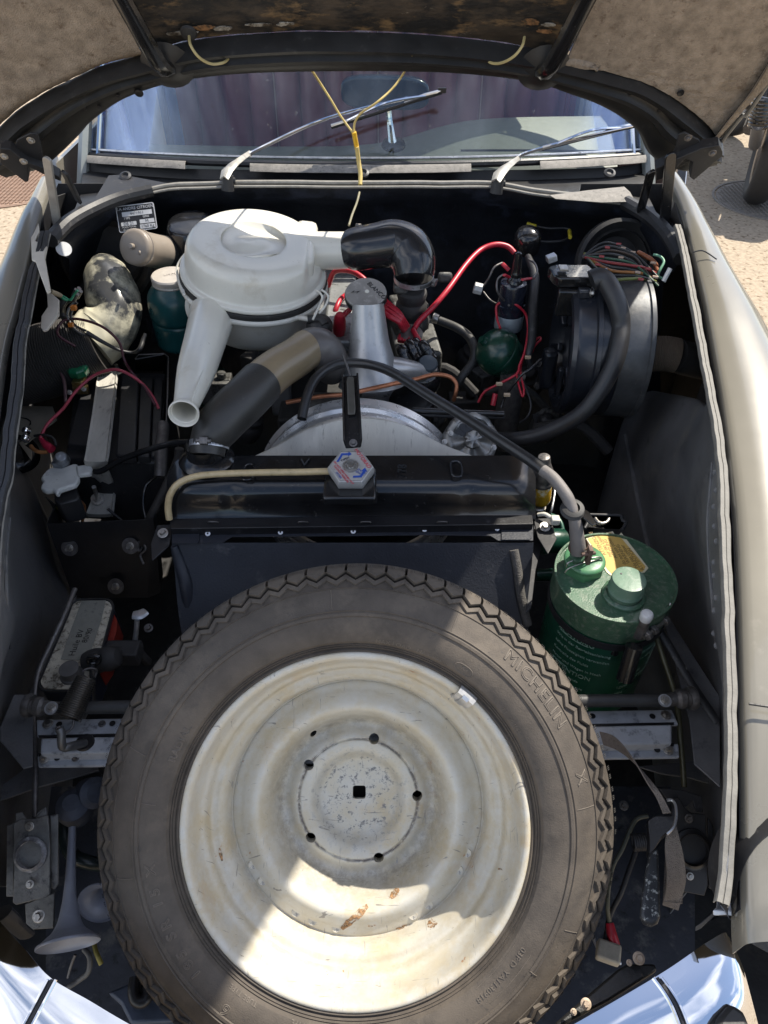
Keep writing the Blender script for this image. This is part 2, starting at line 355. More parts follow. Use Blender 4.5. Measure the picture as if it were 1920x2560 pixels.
for nm_, E_, sd_ in (('r', R_in, 1), ('l', L_in, -1)):
    e_ = [V((CX+sd_*.70, 1.75, .93))]+[p for p in E_ if p.y > .42]
    mb = MB(); mb.sheet([[V((p.x+sd_*.006, p.y, p.z-.03)), V((p.x+sd_*.17, p.y, p.z-.35)), V((p.x+sd_*.17, p.y, .18))] for p in e_], .002); part('wheel_arch_wall', mb, DEEP, car, 60)
for sd_ in (-1, 1):
    mb = MB(); mb.sheet([[V((CX+sd_*.50, 1.735, z)), V((CX+sd_*w_, 1.735, z))] for z, w_ in ((.925,.715), (.86,.76), (.62,.93), (.18,.93))], .002); part('scuttle_side', mb, DEEP, car)
# undertray
mb = MB(); mb.sheet([[V((x, y, .19+.006*noise.noise(V((x*5,y*5,0))))) for x in [-.75+.1*i for i in range(15)]] for y in [-.15+.1*j for j in range(20)]], .002); part('undertray', mb, DEEP, car)
# bulkhead
ST = [(112,522,.93),(150,484,.935),(200,455,.94),(260,430,.945),(330,413,.95),(420,404,.955),(600,400,.957),(780,401,.957),(950,400,.957),(1080,404,.955),(1160,416,.95),(1260,428,.945),(1350,440,.94),(1400,470,.935),(1440,508,.93),(1470,560,.92)]
STP = W3(ST); A = cr(STP, 5)
mb = MB(); rows = []
for a in A:
    rows.append([V((a.x, a.y+.004, a.z-.004)), V((a.x*.995, a.y+.012, a.z-.03)), V((a.x*1.02, a.y+.085, a.z-.07)), V((a.x*1.08, a.y+.11, a.z-.2)), V((a.x*1.14, a.y+.09, a.z-.35)), V((a.x*1.18, a.y+.02, .18))])
for r_ in rows:
    for p in r_[1:]: p.y += .008*noise.noise(p*9)
mb.sheet(rows, .0015); bh = part('bulkhead', mb, M('bulkhead_black', (.011,.013,.018), .42, 0, .4, 12, .6, 90, dirt=[((.030,.036,.055), .42, 9)]), car, 60)
# recessed round tubs in the bulkhead corners
for (u, v, z, r_) in ((225,560,.83,.10), (1340,575,.84,.085)):
    p = W(u, v, z=z); mb = MB()
    mb.lathe(p+V((0,.02,0)), V((0,-1,.35)), [(r_*1.05,-.02),(r_*1.05,.004),(r_*.97,.010),(r_*.9,.0),(r_*.8,-.012),(r_*.75,-.004),(r_*.6,-.03),(0,-.035)], 40)
    part('bulkhead_tub', mb, DEEP, bh)
for k, (u, v, z, r_) in enumerate(((140,537,.90,.019),)):
    p = W(u, v, z=z)
# rim flange, weatherstrip
mb = MB(); P = cr(STP[:5], 8); mb.tube([p+V((0,-.004,.004)) for p in STP[:5]], .015, 10, 8); part('edge_seal', mb, BLKS, bh)
mb = MB(); mb.tube([p+V((0,-.003,.003)) for p in STP[12:]], .015, 10, 8); part('edge_seal', mb, BLKS, bh)
for off, rr, zz in ((0,.0062,.006),(-.0125,.004,.001)):
    mb = MB(); mb.tube([V((p.x, p.y+off+.004*noise.noise(p*7), p.z+zz+.003*noise.noise(p*11))) for p in cr(STP[3:14], 4)], rr, 8, 3, flat=.7); part('weatherstrip', mb, STRIP, bh)
# cowl tray
WB = [(176,338),(260,346),(380,354),(520,357),(700,358),(900,358),(1050,358),(1200,356),(1320,352),(1394,343)]
Wbase = []
for u, v in WB:
    s = (u-785)/610; Wbase.append(W(u, v+2, y=1.745+.17*s*s))
A2 = lerpl(cr(STP[1:15], 5), 50); B2_ = lerpl(cr(Wbase, 5), 50)
mb = MB(); mb.sheet([[a+V((0,.004,-.003)), a.lerp(b, .25)+V((0,0,-.012)), a.lerp(b, .6)+V((0,0,-.03)), b+V((0,-.012,-.028)), b+V((0,0,-.008))] for a, b in zip(A2, B2_)], .001)
part('cowl', mb, M('cowl_black', (.012,.012,.013), .5, 0, .3, 20, .2, 120, dirt=[((.05,.047,.042), .33, 30)]), car, 60)
# right scuttle corner, its sunlight painted in with a pale material
mb = MB(); a = W3([(1175,424,.953),(1270,412,.958),(1348,404,.960)]); b_ = W3([(1200,430,.952),(1300,438,.95),(1372,436,.95)])
mb.sheet([a, [p.lerp(q, .5)+V((0,0,.004)) for p, q in zip(a, b_)], b_], .001); part('scuttle_panel', mb, RUBG, car)
mb = MB(); a = W3([(205,430,.955),(235,380,.962),(262,378,.962)]); b_ = W3([(225,436,.95),(300,410,.955),(380,400,.958)])
mb.sheet([a, b_], .001); part('scuttle_panel', mb, BLKS, car)
for (u, v) in ((272,383),(785,376),(1316,376)):
    p = W(u, v, z=.962); mb = MB(); mb.lathe(p, V((0,-.5,1)), [(.013,0),(.013,.005),(.008,.007),(.006,.003),(0,.003)], 16); part('drain_boss', mb, BLKS, car)
# windscreen
def wsp(s, t, o=0): return V((CX-.003+(.69+.0*t)*s*(1-.10*t), 1.75+.17*s*s*(1-.3*t)+.34*t-o*.84, .962-.03*s*s+.46*t+o*.55))
mb = MB(); mb.sheet([[wsp(s/14, t/10) for s in range(-14, 15)] for t in range(0, 11)], .003)
gm = bpy.data.materials.new('windscreen_glass'); gm.use_nodes = True; nt = gm.node_tree; N = nt.nodes; L = nt.links; N.clear()
o_ = N.new('ShaderNodeOutputMaterial'); tr = N.new('ShaderNodeBsdfTransparent'); tr.inputs[0].default_value = (.90,.93,.91,1); gl = N.new('ShaderNodeBsdfGlossy'); gl.inputs['Roughness'].default_value = .02; gl.inputs[0].default_value = (.62,.74,1,1)
fz = N.new('ShaderNodeFresnel'); fz.inputs[0].default_value = 1.55; mxs = N.new('ShaderNodeMixShader'); mlt = N.new('ShaderNodeMath'); mlt.operation = 'MULTIPLY_ADD'; mlt.inputs[1].default_value = .62; mlt.inputs[2].default_value = .0
df = N.new('ShaderNodeBsdfDiffuse'); df.inputs[0].default_value = (.6,.6,.58,1); ms2 = N.new('ShaderNodeMixShader')
tcx = N.new('ShaderNodeTexCoord'); nz = N.new('ShaderNodeTexNoise'); nz.inputs['Scale'].default_value = 90; nz.inputs['Detail'].default_value = 3; rr_ = N.new('ShaderNodeValToRGB'); rr_.color_ramp.elements[0].position = .70; rr_.color_ramp.elements[0].color = (.012,.012,.012,1); rr_.color_ramp.elements[1].position = .80; rr_.color_ramp.elements[1].color = (.35,.35,.35,1)
L.new(tcx.outputs['Object'], nz.inputs['Vector']); L.new(nz.outputs[0], rr_.inputs[0]); L.new(rr_.outputs[0], ms2.inputs[0])
L.new(fz.outputs[0], mlt.inputs[0]); L.new(mlt.outputs[0], mxs.inputs[0]); L.new(tr.outputs[0], mxs.inputs[1]); L.new(gl.outputs[0], mxs.inputs[2]); L.new(mxs.outputs[0], ms2.inputs[1]); L.new(df.outputs[0], ms2.inputs[2]); L.new(ms2.outputs[0], o_.inputs[0])
ws = part('windscreen', mb, gm, car, 60)
mb = MB(); mb.tube([wsp(s/14, -.005, .004) for s in range(-14, 15)], .0085, 8, 3); part('windscreen_rubber', mb, BLK, ws)
mb = MB(); mb.tube([wsp(s/14, .022, .004) for s in range(-14, 15)], .003, 6, 3); part('chrome_trim', mb, GALV, ws)
for (u0, u1) in ((186,418),(556,998),(1142,1388)):
    mb = MB(); rows = []
    for i in range(24):
        u = u0+(u1-u0)*i/23; s = (u-785)/600; p = wsp(s, -.02, .012)
        wv = .002*noise.noise(V((u*.03,0,0)))
        rows.append([p+V((0,.004,.006)), p+V((0,-.004,.008+wv)), p+V((0,-.012,.004+wv)), p+V((0,-.020+wv,-.004))])
    mb.sheet(rows, .002); part('cowl_seal_piece', mb, RUBG, ws)
PILL = M('pillar_grey', (.30,.33,.33), .3, 0, .08, 10, coat=.5)
for s_ in (-1, 1):
    mb = MB(); mb.tube([wsp(s_*1.02, t/6, .01) for t in range(-1, 7)], .016, 8, 3); part('windscreen_pillar', mb, PILL, car)
    mb = MB(); mb.tube([wsp(s_*.965, t/6, .006) for t in range(0, 7)], .005, 6, 3); part('chrome_trim', mb, CHROME, ws)
    mb = MB(); x = CX+s_*.76
    mb.sheet([[V((x, y, z)) for y in (1.86, 2.2, 2.8, 3.4)] for z in (.25, .55, .93)], .01); part('door_panel', mb, BODY, car)
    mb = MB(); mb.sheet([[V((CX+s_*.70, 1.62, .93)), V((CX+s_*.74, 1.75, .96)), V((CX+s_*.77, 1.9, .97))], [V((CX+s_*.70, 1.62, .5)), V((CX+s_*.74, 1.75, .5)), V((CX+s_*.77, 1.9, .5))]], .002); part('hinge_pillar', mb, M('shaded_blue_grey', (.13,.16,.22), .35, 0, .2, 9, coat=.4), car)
    mb = MB(); mb.box((CX+s_*.735, 2.75, 1.15), (.03,.05,.48)); part('door_pillar', mb, PILL, car)
mb = MB(); rows = []
for j in range(8):
    y = 2.09+j*.17; zz = 1.425+.03*math.sin(j/7*math.pi)
    rows.append([V((CX+s/8*.64, y+.12*(s/8)**2*(1-j/7), zz-.05*(s/8)**4)) for s in range(-8, 9)])
mb.sheet(rows, .02); part('roof', mb, M('roof_paint', (.5,.5,.47), .3, 0, .05, 8, coat=.5), car, 60)
mb = MB(); mb.sheet([[V((x, y, .35)) for x in (-.8,-.4,0,.4,.75)] for y in (1.78, 2.4, 3.5)], .01); part('cabin_floor', mb, GLOOM, car)
mb = MB(); mb.sheet([[V((x, 3.5, z)) for x in (-.8,0,.75)] for z in (.35, .95)], .01); part('rear_bulkhead', mb, GLOOM, car)
# dashboard
mb = MB(); rows = []
for j in range(10):
    y = 1.80+.035*j; rows.append([])
    for i in range(31):
        x = -.66+1.26*i/30; k = 1/(1+math.exp(-(x-.10)*16)); rim = .17*((x-CX)/.69)**2
        rows[-1].append(V((x, y+rim*.8, .905+.072*k*math.sin(min(1, j/6)*math.pi/2)-.03*((x-CX)/.69)**2+(-.03 if j == 9 else 0))))
mb.sheet(rows, .004); db = part('dashboard', mb, M('dash_vinyl', (.22,.235,.21), .6, 0, .1, 60, .3, 500, dirt=[((.42,.44,.42), .34, 300)]), car, 60)
mb = MB(); mb.tube([W(995,325,y=1.88), W(1160,325,y=1.88), W(1335,327,y=1.90)], .004, 6, 4, flat=.6); part('demister_slot', mb, BLK, db)
# bench seat with vertical pleats
LEA = M('brown_leather', (.21,.085,.115), .32, 0, .2, 10, .1, 200)
mb = MB(); rows = []
for j in range(8):
    rows.append([])
    for i in range(181):
        x = -.76+1.36*i/180; a = abs(math.sin((x+.02)/.085*math.pi))**.45
        z = .45+.13*j; rows[-1].append(V((x, 2.62-.045*a+.015*j+(.05 if j == 7 else 0), z)))
mb.sheet(rows, .01); part('seat_back', mb, LEA, car, 60)
PIP = M('seat_piping', (.62,.48,.50), .4, 0, .1, 20)
sb_ = [o for o in car.children if o.name.startswith('seat_back')][0]
for i_ in range(17):
    x_ = -.0275-.6*1.0+.085*i_*1.0-.0
    x_ = -.02+.085*(i_-8)
    mb = MB(); mb.tube([V((x_, 2.612+.015*j, .45+.13*j)) for j in (1, 3, 6)], .0042, 6, 2); part('piping', mb, PIP, sb_)
mb = MB(); mb.sheet([[V((x, y, .55-.02*math.cos(x*20))) for x in [-.75+.05*i for i in range(27)]] for y in (2.0,2.3,2.65)], .01); part('seat_cushion', mb, LEA, car, 60)
def slab(u0, u1, v0, v1, y, m, name, lab):
    mb = MB(); a = W(u0, v1, y=y); b = W(u1, v0, y=y); n = 8
    mb.sheet([[V((a.x+(b.x-a.x)*i/n, y+.015*math.sin(i*1.7), a.z+(b.z+.25-a.z)*j/2)) for i in range(n+1)] for j in range(3)], .012)
    return part(name, mb, m, car, 60, label=lab)
slab(262,334,190,330,2.45, M('pale_reflection', (.62,.60,.55), .7, 0, .1, 15), 'lining_and_reflection', 'pale reflection drawn as a panel by the left pillar')  # white reflection in the windscreen, painted as a pale slab inside
slab(330,376,190,320,2.48, M('blue_reflection', (.02,.09,.28), .7, 0, .2, 25), 'reflection_slab', 'blue reflection drawn as a panel beside the seat')  # blue reflection in the windscreen, painted as a slab inside
slab(232,262,215,300,2.42, M('brown_cloth', (.14,.05,.035), .7, 0, .2, 25), 'door_card', None)
slab(1212,1240,200,325,2.45, M('maroon_trim', (.20,.03,.03), .6, 0, .2, 25), 'door_card', None)
slab(1244,1292,215,325,2.40, M('grey_trim', (.28,.29,.27), .6, 0, .2, 25), 'lining_and_reflection', None)
# mirror
mb = MB(); ctr = W(832,203,y=1.93); w2 = px(96, ctr); h2 = px(31, ctr); pl = []
for i in range(28):
    a = 2*math.pi*i/28; ca, sa = math.cos(a), math.sin(a); pl.append(ctr+V((w2*math.copysign(abs(ca)**.55, ca), 0, h2*1.05*math.copysign(abs(sa)**.6, sa)-.004*ca)))
mb.prism(pl, (0,.03,0)); mi = part('rear_view_mirror', mb, M('mirror_back', (.02,.045,.09), .25, 0, .1, 20, coat=.3), car, bevel=.006)
mb = MB(); mb.tube([W(838,232,y=1.92), W(842,262,y=1.915), W(848,312,y=1.90)], [.009,.008,.012], 10, 4); part('stem', mb, CHROME, mi)
mb = MB(); mb.lathe(W(850,314,y=1.9), V((0,-.3,1)), [(.03,0),(.028,.006),(.012,.01),(0,.01)], 18); part('stem_base', mb, BLKG, mi)
# wipers
GP0, GN = wsp(0,0,.03), V((0,-.46,.34))
def g(u, v, o=0): return Wp(u, v, GP0+GN.normalized()*o, GN)
def wiper(piv, knee, arm, tip, b0, b1, lab, kn2):
    p0 = W(piv[0], piv[1], z=.985)
    mb = MB(); a = g(*knee, -.01)
    d = (a-p0); sd = d.cross(V((0,0,1))).normalized()
    rows = [[p0+sd*x*wd+d*t+V((0,0,h+.006*(1-abs(x)))) for x in (-1,-.5,0,.5,1)] for t, wd, h in ((-.15,.008,-.004),(0,.0115,.006),(.3,.010,.008),(.7,.006,.005),(1,.004,.002))]
    mb.sheet(rows, .003, V((0,0,-1)))
    wp = part('wiper', mb, M('wiper_painted', (.34,.325,.29), .4, .2, .25, 60), car, 60, label=lab)
    mb = MB(); mb.cyl(p0+V((-.004,-.004,-.03)), p0+V((0,0,.0)), .014, .012, 14); mb.tube([p0+V((-.014,.0,-.012)), p0+V((.014,.002,-.012))], .007, 8, 1, False); part('spindle', mb, BLKS, wp)
    mb = MB(); mb.tube([a, g(*kn2, .004), g(*arm, .014), g(*tip, .016)], [.0048,.0046,.0042,.004], 8, 6, flat=.7); part('wiper_arm', mb, CHROME, wp)
    mb = MB(); q0 = g(*b0, .012); q1 = g(*b1, .012); m_ = (q0+q1)/2+V((0,-.006,.012))
    mb.tube([q0.lerp(q1,.15), m_, q0.lerp(q1,.85)], .0045, 6, 6, flat=.6); mb.tube([q0, q0.lerp(q1,.15), q0.lerp(q1,.3)], .0033, 6, 3); mb.tube([q0.lerp(q1,.66), q0.lerp(q1,.85)+V((0,0,.002)), q1], .0035, 6, 3); part('blade_holder', mb, CHROME, wp)
    mb = MB(); mb.tube([q0+V((0,.006,-.006)), q1+V((0,.006,-.006))], .0035, 6, 3, False); mb.box(q1, (.018,.008,.01)); part('blade_rubber', mb, BLK, wp)
wiper((492,378), (540,336), (700,258), (880,212), (715,271), (955,195), 'wiper lying across the middle of the windscreen', (552,326))
wiper((1078,384), (1120,346), (1230,305), (1375,272), (1172,318), (1372,268), 'wiper at the right corner of the windscreen', (1133,332))
# ---------------- bonnet ----------------
BU = V((0,-.5,math.sqrt(3)/2)); BNU = V((0,-math.sqrt(3)/2,-.5)); BO = V((0,BY,BZ))
def bxs(u, v): p = Wp(u, v, BO, BNU); return (p.x, (p-BO).dot(BU))
def bp(x, s, o=0):                                     # crown: the sheet is gently cambered across and along
    return BO+V((x,0,0))+BU*s+BNU*(o+.05*((x-CX)/.7)**2-.02)
def binv(u, v, o=0):                                   # picture point on the cambered sheet
    x, s = bxs(u, v)
    for _ in range(6):
        p0 = bp(x, s, o); q = Wp(u, v, p0, BNU); x = q.x; s = (q-BO).dot(BU)
    return (x, s)
lowc = [binv(*p) for p in ((20,372),(95,350),(160,292),(185,264),(215,238),(260,207),(320,182),(400,162),(520,148),(700,143),(850,143),(1000,148),(1150,166),(1230,192),(1290,214),(1340,242),(1380,277),(1410,330),(1480,360),(1545,345))]
upc = [binv(*p) for p in ((-60,330),(0,273),(35,240),(73,215),(110,192),(146,175),(219,142),(314,115),(420,86),(600,70),(730,69),(900,74),(1080,92),(1218,117),(1328,146),(1382,160),(1430,185),(1474,215),(1528,263),(1560,300))]
bon = part('bonnet', MB().sheet([[bp(CX+n_/10*hw, s+ (0 if s > .2 else 0), -.03) for n_ in range(-10, 11)] for s, hw in ((.06,.70),(.15,.72),(.3,.735),(.6,.76),(.9,.785),(1.15,.79),(1.3,.72),(1.42,.55),(1.47,.3))], .0015), BODY, car, 60, label='raised bonnet seen from below')
LC = lerpl([V((a,b,0)) for a, b in cr([V((a,b,0)) for a, b in lowc], 5) and [(q.x,q.y) for q in cr([V((a,b,0)) for a, b in lowc], 5)]], 90)
UC = lerpl([V((q.x,q.y,0)) for q in cr([V((a,b,0)) for a, b in upc], 5)], 90)
rows = []
for i, (a, b) in enumerate(zip(LC, UC)):
    r_ = []
    for t, o in ((-.10,-.03),(-.06,.0),(0,.012),(.06,.016),(.28,.018),(.40,.016),(.46,.024),(.50,.034),(.62,.037),(.68,.026),(.74,.024),(.80,.034),(.90,.036),(.97,.022),(1.0,.0)):
        q = a.lerp(b, t); r_.append(bp(q.x, q.y, o))
    rows.append(r_)
mb = MB(); mb.sheet(rows, -.0015); rail = part('bonnet_rail', mb, M('rail_black', (.020,.020,.020), .42, 0, .25, 25, .1, 200, dirt=[((.05,.048,.045), .36, 50)]), bon, 50)
# slots, holes and rivets of the rail
for (u, v, a, b) in ((122,262,10,4),(178,232,9,4),(300,200,10,5),(470,131,11,5),(752,117,8,4),(890,118,11,5),(1047,128,11,5),(652,120,9,4),(215,229,5,3),(256,206,5,3),(1470,200,8,6)):
    x, s = binv(u, v, .02); p = bp(x, s, .0205); mb = MB(); k = px(1, p)
    mb.lathe(p, BNU, [(a*k,0),(a*k*.9,.002),(a*k*.6,.0016),(0,.0005)], 14, fn=lambda an, r_, h: (r_, h)); part('grommet', mb, BLK, rail)
for (u, v) in ((1511-40,200),(1568-40,233),(1644-40,270)): pass
for (cx_, cy_) in ((685,495),(822,550),(1003,640)):
    u, v = c('C', cx_, cy_); x, s = binv(u, v, .02); p = bp(x, s, .022); k = px(9, p); mb = MB()
    mb.box(p, (k*2, k*1.1, .003), (RT, BU, BNU)); mb.box(p+RT*k*.5+BNU*.003, (k*.8, k*.7, .004), (RT, BU, BNU)); part('seal_clip', mb, BLKS, rail)
u, v = c('C', 1048, 695); x, s = binv(u, v, .02); mb = MB(); mb.box(bp(x, s, .0195), (.028,.004,.002), ((RT-BU*.45).normalized(), (BU+RT*.45).normalized(), BNU)); part('slot', mb, BLK, rail)
# felt pads
def pad(pts, name, o, m, amp, nx, ny, lab=None, th=.006):
    # pts: four corner runs in XS space: lower run and upper run
    A, B = pts; A = lerpl([V(p) for p in A], nx); B = lerpl([V(p) for p in B], nx); rows = []
    for a, b in zip(A, B):
        rows.append([])
        for j in range(ny):
            q = a.lerp(b, j/(ny-1)); e = min(1, j/1.5)
            nn = noise.noise(V((q.x*18, q.y*18, 3)))+.6*noise.noise(V((q.x*60, q.y*60, 1)))+.35*noise.noise(V((q.x*150, q.y*150, 1)))
            rows[-1].append(bp(q.x, q.y, (o*e if 'upper' not in (lab or '') else o)+amp*nn))
    mb = MB(); mb.sheet(rows, -th); return part(name, mb, m, bon, 80, label=lab)
f3 = lambda l: [V((a,b,0)) for a, b in l]
leftlow = cr(f3([binv(*p) for p in ((-120,340),(-60,318),(0,270),(35,238),(73,213),(110,191),(146,173),(219,141),(270,126),(318,116))]), 8)
bl = binv(250,-10); k = (leftlow[-1].x, leftlow[-1].y)
sl = ((bl[0]-k[0])/(bl[1]-k[1]))
def bx_at(base, s): return base[0]+sl*(s-base[1])
lefttop = [V((CX-.76+( (k[0]+sl*(1.2-k[1])) -(CX-.76))*i/40, 1.2, 0)) for i in range(41)]
pad((leftlow, lefttop), 'felt_pad', .016, FELT, .0025, 90, 130, 'left felt pad of the bonnet')
rightlow = cr(f3([binv(*p) for p in ((1222,116),(1260,122),(1328,145),(1382,161),(1430,184),(1474,214),(1505,240),(1528,262),(1545,289))]), 8)
k2 = (rightlow[0].x, rightlow[0].y); re = binv(1659,163); re0 = binv(1548,287)
righttop = [V((k2[0]-sl*(1.2-k2[1])+((CX+.755)-(k2[0]-sl*(1.2-k2[1])))*i/40, 1.2, 0)) for i in range(41)]
# the pad's outer edge must follow the bonnet edge seen in the picture, so build it in two bands
mid_s = re[1]; mid = [V((k2[0]-sl*(mid_s-k2[1])+(re[0]-(k2[0]-sl*(mid_s-k2[1])))*i/40, mid_s, 0)) for i in range(41)]
pad((rightlow, mid), 'felt_pad', .016, FELT, .0025, 120, 60, 'right felt pad of the bonnet')
pad(([V((p.x,p.y-.004,0)) for p in mid], righttop), 'felt_pad', .016, FELT, .002, 60, 40, 'upper right felt pad of the bonnet')
RUST = M('bare_rusty_sheet', (.055,.042,.03), .6, 0, .5, 12, .8, 90, dirt=[((.012,.012,.012), .52, 14), ((.20,.13,.065), .42, 22), ((.36,.31,.24), .31, 40)], aniso=(.6,1,1.6))
cl = cr(f3([binv(*p) for p in ((330,112),(420,84),(600,68),(730,66),(900,71),(1080,90),(1205,116))]), 6)
ct = [V((bl[0]*1.0-.04+i/30*(-(bl[0])+.40), 1.2, 0)) for i in range(31)]
ct = [V((-.47+.86*i/30, 1.2, 0)) for i in range(31)]
pad((cl, ct), 'bare_panel', .004, RUST, .0015, 80, 70, 'bare rusty middle of the bonnet')
for (u, v, a, b, ss) in ((392,70,34,3.5,1),(440,58,22,4.5,2),(480,60,20,4,1),(1178,66,16,4,4),(560,52,26,3,3),(615,50,18,3.5,5),(1185,52,14,3,7),(1145,46,20,5,6)):
    if not a: continue
    x, s = binv(u, v, .006); mb = MB(); pl = []
    kk = px(1, bp(x, s)); 
    pts = []
    for i in range(26):
        an = 2*math.pi*i/26; rr = 1+.5*noise.noise(V((math.cos(an)*2, math.sin(an)*2, ss*3.1)))
        pts.append(bp(x+math.cos(an)*a*kk*rr, s+math.sin(an)*b*kk*rr*1.2, .0085))
    mb.prism(pts, -BNU*.002); part('sealant_smear', mb, M('old_sealant', (.30,.27,.22) if ss % 2 else (.22,.11,.045), .8, 0, .6, 70, .8, 200, dirt=[((.05,.035,.02), .5, 60)]), bon, 0)
# braces
for (p0, p1) in (((356,150),(272,-2)), ((1178,156),(1260,-2))):
    a = binv(*p0, .04); b = binv(*p1, .04); d = (b[0]-a[0])/(b[1]-a[1])
    mb = MB(); P = [bp(a[0]+d*(s-a[1]), s, o) for s, o in ((a[1]-.012,.02),(a[1]+.01,.044),(a[1]+.06,.05),(.3,.05),(.8,.05),(1.2,.045))]
    mb.tube(P, [.022,.016,.0155,.0155,.0155,.0155], 10, 5, flat=.8); part('brace', mb, BLKG, bon)
    mb = MB(); n_ = bp(a[0], a[1]-.01, .02); mb.lathe(n_, BNU, [(.045,0),(.036,.006),(.022,.016),(0,.02)], 20); part('brace_foot', mb, M('foot', (.02,.02,.02), .45, 0, .2, 20), bon)
# bonnet side flange (light edge seen beyond the right felt)
mb = MB(); P = []
for (u, v) in ((1553,318),(1560,300),(1600,249),(1659,176)): x, s = binv(u, v, .0); P.append((x, s))
P.append((P[-1][0]+.02, .6)); P.append((P[-1][0]+.02, 1.1))
mb.tube([bp(x, s, .004) for x, s in P], .004, 8, 6); part('edge_trim', mb, STRIP, bon)
rows = [[bp(x-.035, s, .03), bp(x-.02, s, .012), bp(x-.002, s, .0), bp(x, s, -.02)] for x, s in P]; mb = MB(); mb.sheet(rows, .001); part('side_flange', mb, BLK, bon)
# hinge brackets and arms
def xs(r, a, b, o): u, v = c(r, a, b); return Wp(u, v, bp(*binv(u, v, o), o), BNU)
def poly(pts, ext): mb = MB(); mb.prism(pts, ext); return mb
lf = [xs('A', *q, .06) for q in ((85,880),(100,830),(180,790),(225,795),(240,850),(265,990),(180,960),(0,900),(0,850))]
part('hinge_bracket', poly(lf, BNU*-.004), BLKS, bon, bevel=.001)
lf = [xs('A', *q, .075) for q in ((0,880),(60,885),(150,960),(265,1000),(350,1050),(360,1075),(250,1030),(165,985),(168,1075),(150,1080),(0,965))]
part('hinge_bracket', poly(lf, BNU*-.02), BLKS, bon, bevel=.001)
rf = [xs('C', *q, .06) for q in ((1110,880),(1130,800),(1165,785),(1250,830),(1275,870),(1250,920),(1105,1010),(1060,980))]
part('hinge_bracket', poly(rf, BNU*-.004), BLKS, bon, bevel=.001)
rf = [xs('C', *q, .075) for q in ((1265,880),(1370,860),(1390,900),(1390,925),(1220,1068),(1195,1050),(1215,960),(1170,940),(1100,1010),(1030,1060),(1000,1070),(995,1000),(1100,950))]
part('hinge_bracket', poly(rf, BNU*-.02), BLKS, bon, bevel=.001)
def bolt_mesh():
    mb = MB(); mb.lathe((0,0,0), (0,0,1), [(.0095,0),(.0095,.0012),(.0088,.0016),(0,.0016)], 20); mb.lathe((0,0,.0016), (0,0,1), [(.0058,0),(.0058,.0042),(.005,.0055),(0,.0055)], 6); return mb
BOLT = mesh('bolt', bolt_mesh(), STEEL, 30)
BOLTD = mesh('bolt_dark', bolt_mesh(), DSTEEL, 30)
for r_, a, b in (('A',183,830),('A',25,925),('A',140,955),('C',1185,815),('C',1330,905)):
    inst('bolt', BOLT if r_ == 'A' else BOLTD, bon, xs(r_, a, b, .084), BNU, sc=.75)
def bar(a, b, w_, t_, nrm, m, name, parent=car, lab=None):
    X, Y, Z = basis(b-a, nrm); mb = MB(); 
    n_ = 6; pl = []
    for i in range(n_+1):
        an = math.pi*i/n_; pl.append(b+Y*math.cos(an)*w_/2+Z*math.sin(an)*w_/2)
    for i in range(n_+1):
        an = math.pi+math.pi*i/n_; pl.append(a+Y*math.cos(an)*w_/2+Z*math.sin(an)*w_/2)
    mb.prism(pl, X*t_); o = part(name, mb, m, parent, bevel=.001, label=lab)
    mb = MB(); mb.box((a+b)/2-X*.0015, (.003, w_*.35, (b-a).length*.86), (X, Y, Z)); part('stiffening_rib', mb, m, o); return o
NF = V((0,-1,.4))
HB = M('hinge_bare', (.34,.32,.29), .4, .2, .2, 30)
bar(W(104,345,z=1.075), W(126,488,z=.93), .017, .006, NF, HB, 'hinge_arm', lab='front left hinge arm')
bar(W(142,372,z=1.05), W(172,432,z=.96), .014, .006, NF, BLKS, 'hinge_arm')
bar(W(1447,338,z=1.075), W(1434,486,z=.93), .021, .006, NF, BLKG, 'hinge_arm', lab='front right hinge arm')
bar(W(1404,372,z=1.05), W(1383,450,z=.95), .018, .006, NF, BLKG, 'hinge_arm')
# cream bracket at the left end of the channel
mb = MB(); mb.prism([W(*c('D',*q), z=.95) for q in ((240,190),(285,170),(292,230),(262,300),(300,320),(345,255),(355,300),(330,420),(372,660),(345,680),(300,560),(262,450),(235,440),(228,250))], (0,0,-.006))
part('guide_bracket', mb, M('cream_metal', (.55,.50,.42), .5, 0, .1, 30), car, bevel=.001)
mb = MB(); mb.prism([W(*c('D',*q), z=.90) for q in ((345,680),(378,690),(432,735),(430,850),(345,960),(318,970),(300,940),(305,860),(352,790))], (0,.004,-.005))
part('guide_bracket', mb, M('cream_metal2', (.50,.45,.38), .5, 0, .1, 30), car, bevel=.001)
# chrome bumpers (sheet bodies with a folded seam)
def bump(A, B, Cc, D, lab):
    # A top edge, B..: rows of picture points with heights
    rows = [cr(W3(r_), 8) for r_ in (A, B, Cc, D)]; n_ = min(len(r_) for r_ in rows); rows = [lerpl(r_, 60) for r_ in rows]
    cols = [cr([rows[j][i] for j in range(4)], 5) for i in range(60)]
    mb = MB(); mb.sheet(cols, -.0015); return part('bumper', mb, CHROME, car, 70, label=lab)
bl_ = bump([(-20,1967,.615),(0,1990,.615),(55,2051,.6125),(110,2112,.61),(195,2162,.6075),(280,2212,.605),(480,2320,.60)], [(-90,2010,.608),(-60,2060,.608),(60,2200,.60),(230,2310,.595),(460,2420,.59)], [(-120,2150,.58),(-100,2190,.58),(30,2330,.575),(190,2440,.57),(440,2540,.565)], [(-160,2330,.50),(-150,2380,.50),(0,2520,.50),(180,2620,.49),(430,2720,.48)], 'left chrome bumper half')
